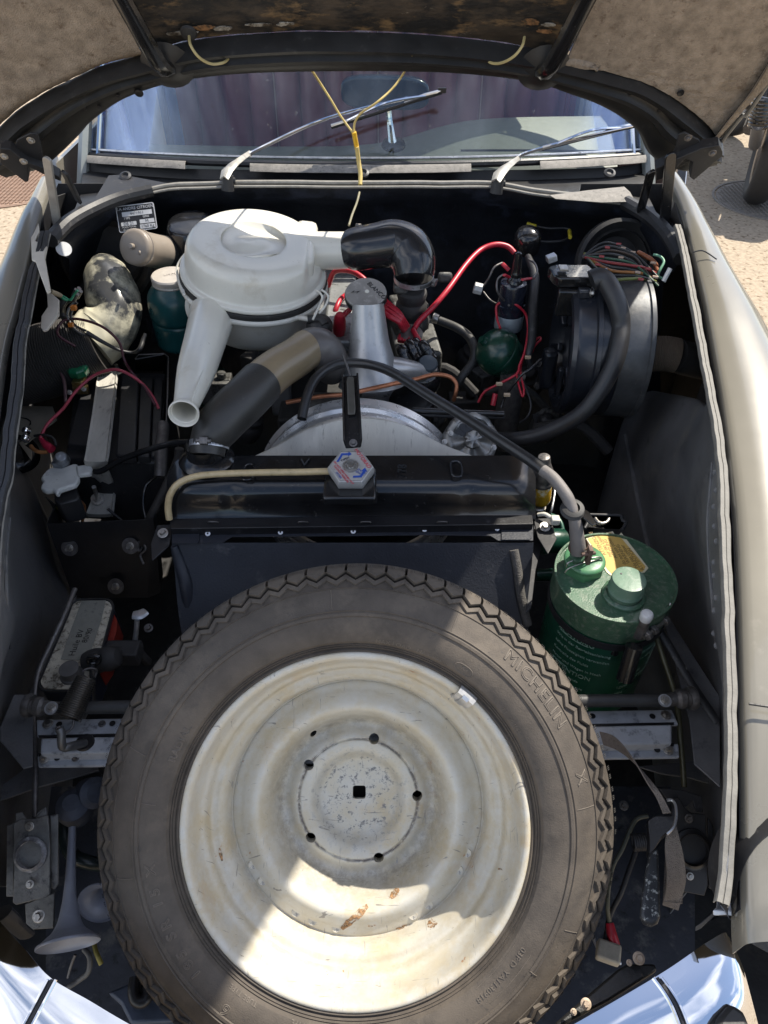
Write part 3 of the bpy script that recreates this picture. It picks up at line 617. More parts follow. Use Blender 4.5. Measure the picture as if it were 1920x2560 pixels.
br_ = bump([(1160,2256,.60),(1240,2212,.605),(1340,2155,.61),(1440,2095,.615),(1520,2040,.62),(1560,2016,.62),(1568,2019,.615)], [(1180,2330,.598),(1280,2290,.598),(1375,2230,.603),(1478,2175,.608),(1550,2120,.612),(1588,2090,.612),(1598,2078,.608)], [(1200,2460,.575),(1310,2410,.575),(1410,2350,.58),(1510,2290,.585),(1575,2230,.59),(1610,2190,.59),(1624,2170,.585)], [(1220,2640,.50),(1330,2580,.50),(1440,2520,.50),(1545,2450,.51),(1615,2370,.51),(1640,2310,.51),(1652,2280,.51)], 'right chrome bumper half')
def seam(pts, par):
    P = [q for q in (hit(par, u, v, .0008) for u, v in [(p.x, p.y) for p in cr([V((u, v, 0)) for u, v in pts], 4)]) if q]
    for k, m in ((0, BLK), (.0042, CHROME), (-.0042, CHROME)):
        mb = MB(); mb.tube([p+V((k,0,0)) for p in P], .0019, 6, 3); part('bumper_seam', mb, m, par)
seam([(113,2116),(95,2150),(78,2182),(62,2212),(44,2245)], bl_); seam([(1419,2112),(1440,2140),(1458,2170),(1475,2212),(1488,2250)], br_)
# black rubber overrider poking up at the lower right corner
mb = MB(); o_ = W(1525,2240,z=.60)
mb.prism([W(*c('N',*q), z=.612) for q in ((1285,1720),(1315,1600),(1395,1500),(1500,1560),(1560,1720))], (0,-.01,-.05)); part('overrider', mb, RUB, car, bevel=.006)
# ================= SPARE WHEEL =================
WC = W(767, 1790.5, d=.849); WN = V((0,-math.sin(rad(43)), math.cos(rad(43))))
WX, WY, WZ = basis(WN, RT)
wheel = thing('spare_wheel', 'worn cream spare wheel with a dusty tyre lying tilted at the front of the bay', 'spare wheel', WC-WN*.2)
def wpt(r, a, h):
    return WC+WX*math.cos(a)*r+WY*math.sin(a)*r+WN*h
def tpt(r, a, h):
    if r > .21: r = .21+(r-.21)*.82
    return wpt(r, a, h)
SW = [(.2065,-.006),(.2075,.001),(.210,.0035),(.2125,.0015),(.2135,.0005),(.216,.0045),(.2175,.0035),(.219,.0065),(.2205,.0055),(.224,.0105),(.232,.0145),(.242,.0165),(.254,.0172),(.2605,.0168),(.2615,.0185),(.2655,.0185),(.268,.0172),(.2695,.0185),(.2715,.0172),(.280,.0150),(.290,.0115),(.298,.0075),(.3005,.0062),(.3015,.0072),(.3030,.0055),(.3045,.0040)]
def tyre_h(r):
    for (a, b) in zip(SW, SW[1:]):
        if a[0] <= r <= b[0]: return a[1]+(b[1]-a[1])*(r-a[0])/(b[0]-a[0])
    return SW[-1][1]
def tyre_mat():
    m = M('tyre_rubber', (.084,.071,.059), .75, 0, .22, 30, .25, 600, dirt=[((.12,.10,.08), .47, 9), ((.045,.04,.037), .30, 24), ((.06,.054,.05), .36, 90), ((.20,.17,.14), .28, 220)], spec=.35)
    return m
TYM = tyre_mat()
NP = 78; phis = [0,.035,.06,.065,.2,.35,.5,.65,.8,.935,.94,.965]
rows = []
for k in range(NP):
    for ph in phis:
        a = (k+ph)/NP*2*math.pi; tri = 1-abs(2*ph-1)          # 0 at notch, 1 mid pitch
        dr = -.0085*tri; nt_ = ph < .063 or ph > .937; pr = list(SW)
        ja = .0004*math.sin(k*2.3)
        # lower zigzag step, then groove, then the raised shoulder block
        def q(r, h, up): 
            return (r+up*.55, h+up*.8)
        base = lambda r: .0040-(r-.3045)*.55 - max(0, r-.312)**2*28
        pr += [q(.3125+dr, base(.3125+dr), 0), q(.3129+dr, base(.3129+dr), .0040+ja), q(.3190+dr, base(.3190+dr), .0042+ja), q(.3193+dr, base(.3193+dr), -.0022), q(.3222+dr, base(.3222+dr), -.0022), q(.3226+dr, base(.3226+dr), .0088)]
        up = -.007 if nt_ else .0075
        pr += [q(.3250+dr*.3, base(.3250+dr*.3), .0088 if not nt_ else -.002)]
        pr += [(.3275+up*.7, -.0150+up*.5), (.3300+up*.8, -.027+up*.3), (.3308+up*.8, -.040), (.3312+up*.8, -.055)]
        g_ = .3370
        for hh in (-.062,-.0625,-.068,-.0685,-.095,-.0955,-.101,-.1015,-.125): 
            pr.append((g_ if hh in (-.062,-.0685,-.095,-.1015,-.125) else g_-.006, hh))
        pr += [(.325,-.150),(.305,-.168),(.27,-.180),(.235,-.170),(.212,-.155),(.206,-.146)]
        rows.append([tpt(r, a, h) for r, h in pr])
mb = MB(); m_ = len(rows[0]); mb.v = [p for r_ in rows for p in r_]
nR = len(rows)
for i in range(nR):
    for j in range(m_-1): mb.f.append((i*m_+j, ((i+1) % nR)*m_+j, ((i+1) % nR)*m_+j+1, i*m_+j+1))
tyre = part('tyre', mb, TYM, wheel, 28)
# small sipes on the shoulder top
mb = MB()
for k in range(0, 78):
    for ph in (.22,.30,.38,.62,.70,.78):
        a = (k+ph)/NP*2*math.pi; c0 = tpt(.3330, a, -.0115); t = (tpt(.3315, a+.01, -.0165)-c0).normalized(); n = (tpt(1, a, 0)-WC).normalized()
        mb.box(c0+n*.0019, (.0007, .0045, .0006), (t, (WN*.75-n*.6).normalized(), (n*.75+WN*.6).normalized()))
part('shoulder_sipes', mb, RUB, tyre, 0, kind='stuff')
def arc(th, R, off=.0, flip=1):
    th = rad(th)
    def f(x, y, z):
        r = R+y*flip; a = th-x*flip/R; return tpt(r, a, tyre_h(r)+off+z)
    return f
TYL = M('tyre_lettering', (.13,.11,.09), .7, 0, .25, 40, .2, 500)
text('lettering', 'MICHELIN', .0235, TYL, tyre, arc(37.7, .2885, .0002), outline=.0009, spacing=1.12)
text('lettering', 'X', .022, TYL, tyre, arc(13.2, .2875, .0001), outline=.0008)
text('lettering', 'N', .013, TYL, tyre, arc(13.0, .2875, .0003), outline=.0004)
text('lettering', 'V-1', .0085, TYL, tyre, arc(55.7, .2325, .0002), outline=.0003)
mb = MB(); mb.tube([arc(55.7, .2325, .0003)(.0125*math.copysign(abs(math.cos(t))**.7, math.cos(t)), .0065*math.sin(t), 0) for t in [i/24*2*math.pi for i in range(24)]], .00045, 6, 1, closed=True); part('lettering_ring', mb, TYL, tyre)
text('lettering', 'T E   30-1664', .0065, TYL, tyre, arc(35, .229, .0002), ext=.0004)
text('lettering', '03F D  YA1130918', .0105, TYL, tyre, arc(-43, .2385, .0002), ext=.0005)
text('lettering', 'RADIAL', .0135, TYL, tyre, arc(153.5, .2345, .0001), outline=.0006)
text('lettering', '185 SR 15 X', .019, TYL, tyre, arc(-155, .246, .0001), outline=.0007, spacing=1.5)
text('lettering', '6', .022, TYL, tyre, arc(-127, .252, .0001), outline=.0005)
text('lettering', 'TUBE TYPE', .008, TYL, tyre, arc(-104, .226, .0002), ext=.0004)
text('lettering', 'TUBE TYPE', .008, TYL, tyre, arc(-125, .226, .0002), ext=.0004)
text('lettering', 'MAX LOAD   MAX PRESS', .0085, TYL, tyre, arc(72, .226, .0002), ext=.0004)
for th, R, ln in ((-42,.2515,.052),(-42,.2275,.052)):
    mb = MB(); mb.tube([arc(th, R, .0002)(x, 0, 0) for x in (-ln*.7, -ln*.3, 0, ln*.3, ln*.7)], .0004, 6, 2); part('moulding_line', mb, TYL, tyre)
for th, r0, r1 in ((6,.272,.300),(64,.272,.300),(-24,.278,.300),(-37,.262,.274),(96,.272,.30),(160,.272,.30),(172,.24,.26),(191,.272,.30)):
    mb = MB(); mb.tube([tpt(r0+(r1-r0)*t, rad(th), tyre_h(r0+(r1-r0)*t)+.0003) for t in (0,.33,.66,1)], .0005, 6, 2); part('moulding_line', mb, TYL, tyre)
# ---- rim ----
def rim_mat():
    m = bpy.data.materials.new('worn_cream_paint'); m.use_nodes = True; nt = m.node_tree; N = nt.nodes; L = nt.links; b = N['Principled BSDF']
    tc = N.new('ShaderNodeTexCoord'); src = tc.outputs['Object']
    def noi(s, d=8, r=.65, vec=None, dist=0):
        n = N.new('ShaderNodeTexNoise'); n.inputs['Scale'].default_value = s; n.inputs['Detail'].default_value = d; n.inputs['Roughness'].default_value = r; n.inputs['Distortion'].default_value = dist
        L.new(vec or src, n.inputs['Vector']); return n.outputs[0]
    def ramp(x, p0, p1, c0=(0,0,0,1), c1=(1,1,1,1)):
        r = N.new('ShaderNodeValToRGB'); r.color_ramp.elements[0].position = p0; r.color_ramp.elements[1].position = p1; r.color_ramp.elements[0].color = c0; r.color_ramp.elements[1].color = c1; L.new(x, r.inputs[0]); return r.outputs[0]
    def mix(f, a, bb, mode='MIX'):
        x = N.new('ShaderNodeMix'); x.data_type = 'RGBA'; x.blend_type = mode
        if isinstance(f, float): x.inputs[0].default_value = f
        else: L.new(f, x.inputs[0])
        for s, i in ((a, 6), (bb, 7)):
            if isinstance(s, tuple): x.inputs[i].default_value = s+(1,)
            else: L.new(s, x.inputs[i])
        return x.outputs[2]
    def math_(op, a, bb=None):
        x = N.new('ShaderNodeMath'); x.operation = op
        for s, i in ((a, 0), (bb, 1)):
            if s is None: continue
            if isinstance(s, (int, float)): x.inputs[i].default_value = s
            else: L.new(s, x.inputs[i])
        return x.outputs[0]
    # distance from the wheel axis (object space of the wheel: origin WC-WN*.2)
    dot = N.new('ShaderNodeVectorMath'); dot.operation = 'DOT_PRODUCT'; L.new(src, dot.inputs[0]); dot.inputs[1].default_value = tuple(WN)
    ln = N.new('ShaderNodeVectorMath'); ln.operation = 'LENGTH'; L.new(src, ln.inputs[0])
    rr = math_('SQRT', math_('SUBTRACT', math_('MULTIPLY', ln.outputs['Value'], ln.outputs['Value']), math_('MULTIPLY', dot.outputs['Value'], dot.outputs['Value'])))
    wob = math_('ADD', rr, math_('MULTIPLY', math_('SUBTRACT', noi(14, 5), .5), .02))
    col_ = mix(ramp(noi(9, 6), .38, .62), (.54,.505,.415), (.50,.425,.29))             # cream and yellowed patches
    col_ = mix(ramp(noi(30, 8, .75), .42, .62), col_, (.55,.53,.47))
    def band(c_, w_, amt):          # ring of grime about radius c_
        d = math_('ABSOLUTE', math_('SUBTRACT', wob, c_)); return math_('MULTIPLY', ramp(d, 0, w_, (1,1,1,1), (0,0,0,1)), amt)
    gr = ramp(noi(70, 8, .8), .32, .62)
    for c_, w_, amt, cc in ((.103,.020,.85,(.20,.18,.15)),(.118,.012,.40,(.38,.33,.24)),(.142,.010,.30,(.42,.38,.30)),(.178,.006,.40,(.40,.36,.28)),(.1625,.005,.40,(.22,.19,.15)),(.055,.012,.45,(.25,.24,.22)),(.173,.004,.40,(.34,.28,.18)),(.195,.008,.4,(.36,.35,.33)),(.184,.003,.45,(.34,.28,.18)),(.148,.004,.35,(.36,.31,.22))):
        col_ = mix(math_('MULTIPLY', band(c_, w_, amt), gr), col_, cc)
    d0 = math_('ABSOLUTE', math_('SUBTRACT', math_('ADD', rr, math_('MULTIPLY', math_('SUBTRACT', noi(60, 4), .5), .004)), .0795))
    col_ = mix(math_('MULTIPLY', ramp(d0, .0012, .0026, (1,1,1,1), (0,0,0,1)), math_('MULTIPLY', ramp(noi(22, 3), .40, .52), ramp(noi(200, 3), .3, .5))), col_, (.13,.11,.095))
    col_ = mix(ramp(noi(260, 6, .8), .66, .70), col_, (.10,.085,.07))                  # pits
    col_ = mix(math_('MULTIPLY', ramp(noi(120, 6, .8), .54, .60), ramp(wob, .045, .075, (1,1,1,1), (0,0,0,1))), col_, (.17,.165,.16))     # speckled hub
    mp = N.new('ShaderNodeMapping'); mp.inputs['Rotation'].default_value = (.3,.5,.9); mp.inputs['Scale'].default_value = (1, 9, 1); L.new(src, mp.inputs[0])
    col_ = mix(ramp(noi(26, 3, .5, mp.outputs[0], 1.5),   .690, .700), col_, (.26,.24,.21))   # scratches
    mp2 = N.new('ShaderNodeMapping'); mp2.inputs['Rotation'].default_value = (.9,.1,-.6); mp2.inputs['Scale'].default_value = (10, 1, 1); L.new(src, mp2.inputs[0])
    col_ = mix(ramp(noi(30, 3, .5, mp2.outputs[0], 1.2), .695, .705), col_, (.3,.28,.25))
    col_ = mix(math_('MULTIPLY', ramp(noi(34, 6, .7), .665, .70), ramp(wob, .09, .11)), col_, (.33,.15,.06))      # rust
    col_ = mix(math_('MULTIPLY', ramp(noi(9, 4), .62, .72), .45), col_, (.45,.30,.16))
    L.new(col_, b.inputs['Base Color']); b.inputs['Roughness'].default_value = .38; b.inputs['Coat Weight'].default_value = .15; b.inputs['Coat Roughness'].default_value = .25
    bp_ = N.new('ShaderNodeBump'); bp_.inputs['Strength'].default_value = .25; bp_.inputs['Distance'].default_value = .001; L.new(noi(160, 6, .7), bp_.inputs['Height']); L.new(bp_.outputs[0], b.inputs['Normal'])
    return m
RIMM = rim_mat()
top = [(0,-.1235),(.018,-.1235),(.042,-.1225),(.050,-.1205),(.056,-.1155),(.062,-.1090),(.069,-.1058),(.0770,-.1052),(.0785,-.1070),(.0800,-.1070),(.0815,-.1055),(.087,-.1085),(.093,-.1125),(.099,-.1135),(.105,-.1090),(.110,-.0980),(.115,-.0845),(.120,-.0755),(.126,-.0675),(.133,-.0655),(.142,-.0690),(.152,-.0740),(.1600,-.0768),(.1612,-.0778),(.1625,-.0772),(.1640,-.0712),(.1660,-.061),(.1695,-.0535),(.174,-.0490),(.179,-.0470),(.1825,-.0440),(.1845,-.0370),(.1870,-.0330),(.191,-.0285),(.1945,-.0190),(.1970,-.0060),(.1985,-.0005),(.2010,.0030),(.2045,.0042),(.2075,.0030),(.2085,-.0005)]
prof = [(a.x, a.y) for a in cr([V((r, h, 0)) for r, h in top], 3)]
prof = [(max(0, r), h) for r, h in prof]
back = [(.2075,-.004),(.199,-.022),(.192,-.034),(.183,-.053),(.172,-.066),(.168,-.088),(.14,-.090),(.127,-.094),(.115,-.115),(.10,-.122),(.06,-.124),(.05,-.130),(0,-.130)]
mb = MB(); mb.lathe(WC, WN, prof+back, 160, xd=WX)
rim = part('rim', mb, RIMM, wheel, 60)
cut = MB()
HOLES = [(901,1716),(808,1594),(668,1650),(672,1806),(818,1849)]
def onrim(u, v, h): return Wp(u, v, WC+WN*h, WN)
for (u, v) in HOLES:
    p = onrim(u, v, -.112); cut.cyl(p-WN*.03, p+WN*.03, .0069, seg=23)
p = onrim(776, 1712, -.122); s_ = .0088
pl = []
for sx, sy in ((1,1),(-1,1),(-1,-1),(1,-1)):
    for t in (0,45,90):
        base = {(1,1):0,(-1,1):90,(-1,-1):180,(1,-1):270}[(sx,sy)]; an = rad(base+t); pl.append(p+WX*(sx*(s_-.003)+.003*math.cos(an))+WY*(sy*(s_-.003)+.003*math.sin(an))-WN*.03)
cut.prism(pl, WN*.06)
p = onrim(677, 1584, -.110); q = []
for i in range(16):
    a = i/16*2*math.pi; e = WX*math.cos(a)*.0035+WY*math.sin(a)*.0065; q.append(p+(WX*.8+WY*-.6)*math.cos(a)*.0032+(WX*.6+WY*.8)*math.sin(a)*.0058-WN*.03)
cut.prism(q, WN*.06)
co = part('cutter', cut, None, wheel, 0)
bo = rim.modifiers.new('b', 'BOOLEAN'); bo.object = co; bo.operation = 'DIFFERENCE'; bo.solver = 'EXACT'
bpy.context.view_layer.update()
me = bpy.data.meshes.new_from_object(rim.evaluated_get(bpy.context.evaluated_depsgraph_get()))
rim.modifiers.clear(); rim.data = me
if not me.materials: me.materials.append(RIMM)
me.set_sharp_from_angle(angle=rad(50))
bpy.data.objects.remove(co)
# balance weight clipped on the lip, spot welds, sealant marks
mb = MB(); a0 = math.atan2(-(1505-1790), 1010-767)
rows = []
for i in range(9):
    a = a0+(-.5+i/8)*.115; rows.append([wpt(r, a, h) for r, h in ((.192,-.022),(.1915,-.012),(.194,-.003),(.197,.003),(.2025,.0085),(.2085,.0075),(.2115,.002))])
mb.sheet(rows, .003); part('balance_weight', mb, M('lead', (.50,.49,.47), .45, .4, .2, 80, .2, 200), wheel)
mb = MB(); rows = [[wpt(r, a0+(-.18+i/4*.36)*.115, h) for r, h in ((.190,-.020),(.190,-.010),(.193,0),(.2,.0095),(.205,.010))] for i in range(5)]; mb.sheet(rows, .0016); part('weight_clip', mb, GALV, wheel)
WELD = mesh('spot_weld', MB().lathe((0,0,0), (0,0,1), [(.0058,-.0004),(.0054,.0004),(.0045,.0001),(0,.0001)], 16), RIMM)
for th in (-152,-143,-121,-112,-62,-53,-31,-22,-100):
    inst('spot_weld', WELD, wheel, wpt(.152, rad(th), -.0739), WN, WX)
# rust run
def rusty(name, col_):
    m = M(name, col_, .8, 0, .6, 160, .6, 300); nt = m.node_tree; N = nt.nodes; L = nt.links; b = N['Principled BSDF']
    tc = N.new('ShaderNodeTexCoord'); n = N.new('ShaderNodeTexNoise'); n.inputs['Scale'].default_value = 130; n.inputs['Detail'].default_value = 8; n.inputs['Roughness'].default_value = .75
    r = N.new('ShaderNodeValToRGB'); r.color_ramp.elements[0].position = .44; r.color_ramp.elements[1].position = .58; L.new(tc.outputs['Object'], n.inputs['Vector']); L.new(n.outputs[0], r.inputs[0]); L.new(r.outputs[0], b.inputs['Alpha']); return m
def stain(pts, m, name='rust_stain'):
    mb = MB(); P = [wpt(*p) for p in pts]; mb.tube(P, [.0008,.0035,.0045,.0022], 8, 6, flat=.05); part(name, mb, m, rim)
RU = rusty('rust', (.36,.20,.09))
def rimh(r):
    for (a, b) in zip(top, top[1:]):
        if a[0] <= r <= b[0]: return a[1]+(b[1]-a[1])*(r-a[0])/(b[0]-a[0]+1e-9)
    return -.1
def runs(u0, v0, u1, v1, wd, m=RU, n_=12):
    mb = MB(); rows = []
    for i in range(n_):
        t = i/(n_-1); u = u0+(u1-u0)*t; v = v0+(v1-v0)*t; p = onrim(u, v, -.08)
        for _ in range(3):
            r_ = ((p-WC)-WN*((p-WC).dot(WN))).length; p = onrim(u, v, rimh(r_))
        d_ = (p-WC)-WN*((p-WC).dot(WN)); an = math.atan2(d_.dot(WY), d_.dot(WX)); r_ = d_.length
        s = wd*(.35+.65*math.sin(math.pi*min(1, t*.9+.08)))*(1+.6*noise.noise(V((t*6, u0, 0))))
        dirv = V((u1-u0, -(v1-v0))).normalized(); nx_, ny_ = -dirv.y, dirv.x
        row = []
        for k in (-1,-.33,.33,1):
            q_ = d_+WX*nx_*k*s+WY*ny_*k*s; rr = q_.length; row.append(WC+q_+WN*(rimh(rr)+.0006))
        rows.append(row)
    mb.sheet(rows, .0002); part('rust_stain', mb, m, rim)
runs(738,2006,794,1958,.0048); runs(715,2153,785,2149,.0035,rusty('rust_bright', (.42,.17,.06))); runs(844,1940,862,1920,.003); runs(925,2010,945,1998,.002); runs(474,1832,480,1860,.0018)
runs(858,2082,890,2072,.002); runs(795,2000,812,1998,.0015); runs(1085,1890,1094,1915,.003)

mb = MB(); mb.lathe(WC-WN*.165, WN, [(0,.0),(.115,.0),(.12,-.004),(.12,-.03),(0,-.03)], 48); part('hole_backing', mb, DEEP, car)  # black disc added behind the rim to keep its holes dark
def boltat(u, v, z=None, par=None, n=V((0,-.3,1)), sc=1, m=BOLT, y=None, d=None, name='bolt', lab=None):
    return inst(name, m, par, W(u, v, z=z, y=y, d=d), n, sc=sc, label=lab)
# ================= RADIATOR =================
rz = .76
rad_ = thing('radiator', 'black radiator header tank with a silver hexagonal cap, across the middle of the bay', 'radiator', W(760, 1080, z=.45))
def rtop(u, v): return W(u, v, z=rz)
# tank: lofted sections along x
A = []; nx = 60
u0, u1 = 361, 1157
for i in range(nx+1):
    t = i/nx; u = u0+(u1-u0)*t; e = min(t, 1-t)*(u1-u0)         # end rounding
    k = 1-math.sqrt(max(0, 1-min(1, e/42.)))**1.0 if e < 42 else 1
    k = math.sin(min(1, e/46)*math.pi/2)**.6
    bo_ = math.exp(-((u-497)/13)**2*1.0)+math.exp(-((u-617+0)/1e9)**2)*0+math.exp(-((u-1010)/13)**2) if abs(u-497) < 60 or abs(u-1010) < 60 else 0
    back = W(u, 984+(1-k)*45, z=rz-.0-(1-k)*.02); fr_ = W(u, 1036+(1-k)*22, z=rz-.010-(1-k)*.02); mid_ = W(u, 1062+(1-k)*10, z=rz-.022-(1-k)*.015); low = W(u, 1108, z=.700); low2 = W(u, 1118, z=.692)
    up = V((0,-.3,1)).normalized()
    rb = -.004*bo_
    A.append([back+V((0,.006,-.07)), back+V((0,.004,-.012)), back, back.lerp(fr_, .3)+V((0,0,.001)), back.lerp(fr_, .75)+up*(.001), fr_+up*.001, fr_.lerp(mid_, .5)+up*(.0015+rb*.4), mid_+up*(-.001+rb), mid_.lerp(low, .15)+V((0,-.001,0))+up*rb, mid_.lerp(low, .6)+up*rb, low, low2+V((0,-.004,0)), low2+V((0,-.001,-.008))])
mb = MB(); mb.sheet(A, .0015); tank = part('header_tank', mb, BLKG, rad_, 45)
for s_, uu in ((-1, 0), (1, nx)):
    pass
# end caps
for row in (A[0], A[-1]): part('tank_end', MB().add(row, [tuple(range(len(row)))]), BLKG, rad_)
tf = planar
NT = V((0,-.18,1)).normalized()
# pressed ovals and stamped digits
for (u, v) in ((617,1172-128-0), (1141-0,0)):
    pass
for cx_, cy_ in ((610,660), ):
    u, v = c('I', cx_, cy_)
for (u, v) in (c('I', 610, 660), c('J', 722, 640)):
    p = W(u, v, z=rz+.0005); pl = []
    for i in range(28):
        a = i/28*2*math.pi; pl.append(p+V((.009*math.copysign(abs(math.cos(a))**.7, math.cos(a)), .020*math.copysign(abs(math.sin(a))**.7, math.sin(a)), 0)))
    mb = MB(); mb.tube(pl, .0018, 6, 1, closed=True, flat=.6); part('pressed_oval', mb, BLKG, tank)
text('stamping', '78', .022, BLKG, tank, planar(W(*c('J', 350, 640), z=rz+.0012), V((0,1,0)), V((0,0,1))), ext=.0006)
text('stamping', 'V', .026, BLKG, tank, planar(W(*c('I', 1000, 600), z=rz+.0012), V((1,0,0)), V((0,0,1))), ext=.0006)
# filler block under the cap
mb = MB(); a = W(757,1035,z=rz); mb.box(a+V((0,-.012,-.004)), (px(112,a), .075, .016)); part('filler_block', mb, BLKG, tank, bevel=.004)
mb = MB(); mb.box(W(760,1066,z=.742)+V((0,-.006,0)), (px(112,a), .012, .03)); part('filler_skirt', mb, BLKG, tank, bevel=.004)
# cap
CAPM = M('cap_tin', (.52,.51,.49), .4, .4, .08, 60, .08, 150, dirt=[((.2,.19,.17), .33, 90)])
cc_ = W(758, 1007, z=rz+.026); CN = V((.02,-.22,1)).normalized(); X, Y, Z = basis(CN, (1,0,0)); hr = px(51, cc_)
mb = MB(); mb.lathe(cc_-CN*.018, CN, [(hr*.80,-.006),(hr*.98,0),(hr*1.02,.004),(hr*1.0,.013),(hr*.95,.0165),(hr*.93,.018),(hr*.30,.018),(hr*.29,.0165),(hr*.24,.0165),(hr*.22,.019),(0,.019)], 6, xd=X); cap = part('pressure_cap', mb, CAPM, rad_, 25, bevel=.0008)
mb = MB(); mb.lathe(cc_-CN*.018, CN, [(hr*.93*.97,.0180),(hr*.93*.97,.0188),(hr*.90,.0188),(hr*.90,.018)], 6, xd=X); part('cap_rim', mb, M('cap_edge', (.25,.24,.23), .4, .8, .1), cap, 20)
mb = MB(); mb.lathe(cc_-CN*.0, CN, [(hr*.36,-.0002),(hr*.33,.0022),(hr*.24,.0028),(hr*.22,.0012),(hr*.18,.0012),(hr*.15,.0030),(0,.0034)], 32, xd=X); part('cap_boss', mb, M('tin_bright', (.55,.55,.54), .3, .9, .05), cap)
PR = M('print_red', (.55,.02,.05), .5, 0, .05); PB = M('print_blue', (.02,.07,.36), .5, 0, .05); PK = M('print_dark', (.03,.03,.05), .5, 0, .05)
def capf(cx, cy, ang, k=hr):
    a = rad(ang); xd_ = X*math.cos(a)+Y*math.sin(a); return planar(cc_+X*cx*k+Y*cy*k+CN*.0004, xd_, CN)
text('cap_print', 'MOTORAD', hr*.235, PR, cap, capf(.48,.42,-58), ext=.0002)
for i, s_ in enumerate(('DO NOT OPEN WHEN HOT', 'CAUTION: PRESSURE', 'SYSTEM')):
    text('cap_print', s_, hr*.115, PR if i < 2 else PB, cap, capf(-.30-.10*i,-.36-.07*i,-55), ext=.0002)
text('cap_print', 'REMOVE', hr*.13, PB, cap, capf(.42,-.25,-38), ext=.0002); text('cap_print', 'SLOWLY', hr*.13, PB, cap, capf(.33,-.36,-38), ext=.0002); text('cap_print', 'OPEN', hr*.15, PK, cap, capf(-.25,.37,30), ext=.0002)
def arrow(pts, head):
    mb = MB(); P = [cc_+X*a*hr+Y*b*hr+CN*.0005 for a, b in pts]; Q = [cc_+X*a*hr+Y*b*hr+CN*.0005 for a, b in head]
    mb.prism(P, CN*.0002); mb.prism(Q, CN*.0002); part('cap_arrow', mb, PB, cap, 0)
arrow([(-.62,.22),(-.53,.22),(-.36,.58),(-.12,.60),(-.12,.70),(-.42,.68)], [(-.14,.52),(.02,.65),(-.12,.78)])
arrow([(.10,-.62),(.12,-.52),(.40,-.50),(.52,-.26),(.62,-.28),(.46,-.60)], [(.44,-.26),(.60,-.08),(.70,-.30)])
# core flange, strap of rivets, side bolts
mb = MB(); P = [W(u, v, z=.697) for u, v in ((366,1122),(1150,1110),(1152,1132),(368,1142))]; mb.prism(P, (0,0,-.02)); part('core_flange', mb, BLK, rad_, bevel=.001)
DUCT = M('duct_sheet', (.022,.025,.034), .5, 0, .2, 14, .25, 300, dirt=[((.075,.075,.08), .36, 24)])
mb = MB(); P = [W(u, v, z=.682) for u, v in ((371,1146),(760,1136),(1152,1134),(1152,1168),(1076,1168),(1060,1158),(930,1156),(760,1158),(500,1160),(482,1172),(371,1176))]; mb.prism(P, (0,.003,-.003)); st = part('rivet_strap', mb, DUCT, rad_, bevel=.0006)
for (a, b, c_, d_) in ((371,1148,430,1174),(1083,1136,1150,1166)):
    mb = MB(); P = [W(u, v, z=.6845) for u, v in ((a,b),(c_-6,b),(c_,b+6),(c_,d_-6),(c_-6,d_),(a,d_))]; mb.prism(P, (0,.001,-.0015)); part('end_plate', mb, DUCT, st, bevel=.0006)
RIV = mesh('rivet', MB().lathe((0,0,0), (0,0,1), [(.0043,0),(.0043,.001),(.0036,.0018),(.0018,.0018),(.0016,.0004),(0,.0004)], 20), M('white_rivet', (.72,.74,.78), .4, .2, .05))
RIVD = mesh('rivet_core', MB().lathe((0,0,.0005), (0,0,1), [(.0015,0),(.0015,.0004),(0,.0004)], 10), BLK)
for (u, v) in ((449,1153),(606,1150),(763,1148),(917,1144),(1074,1142)):
    p = W(u, v, z=.6855); inst('rivet', RIV, rad_, p, (0,-.5,.9)); inst('rivet_core', RIVD, rad_, p+V((0,-.0004,.0008)), (0,-.5,.9))
for (u, v) in ((352,1152),(1177,1138)):
    mb = MB(); p = W(u, v, z=.68); mb.prism([p+V((a*px(1,p),b*px(1.3,p),-.002)) for a, b in ((-20,22),(18,24),(20,-26),(-6,-60),(-20,-22))], (0,0,-.003)); part('side_bracket', mb, BLKS, rad_, bevel=.001)
    boltat(u, v, z=.684, par=rad_, sc=.95)
for u in (461, 655, 790, 955):
    p = W(u, 1129, z=.699); mb = MB(); mb.tube([p+V((-.008,0,0)), p+V((-.006,-.002,.004)), p+V((.006,-.002,.004)), p+V((.008,0,0))], .0012, 6, 4); part('staple', mb, DSTEEL, rad_)
# air duct below
dn = .683; rows = []
def drow(u, pts): return [W(u+du, v, z=z) for du, v, z in pts]
for u, sh in ((372,1),(392,1),(410,.8),(440,.3),(520,0),(650,0),(760,0),(900,0),(1040,0),(1100,0),(1140,-.3),(1152,-.6)):
    rows.append([W(u, 1172, z=.678), W(u+6*sh, 1230, z=.64), W(u+14*sh, 1320, z=.585), W(u+30*sh, 1420, z=.52), W(u+50*sh, 1560, z=.42)])
mb = MB(); mb.sheet([cr(r_, 4) for r_ in rows], .002, V((0,1,0))); part('air_duct', mb, DUCT, rad_, 60)
mb = MB(); mb.tube([W(376,1180,z=.676), W(388,1215,z=.65), W(402,1265,z=.62), W(408,1330,z=.57), W(400,1400,z=.53)], [.006,.010,.011,.010,.008], 10, 5); part('duct_fold', mb, DUCT, rad_, 60)
mb = MB(); mb.tube([W(1110,1188,z=.67), W(1118,1230,z=.645), W(1126,1290,z=.61), W(1140,1350,z=.57)], .0075, 8, 6); part('foam_cord', mb, M('foam', (.10,.095,.09), .95, 0, .3, 150, 1, 500), rad_, 80)
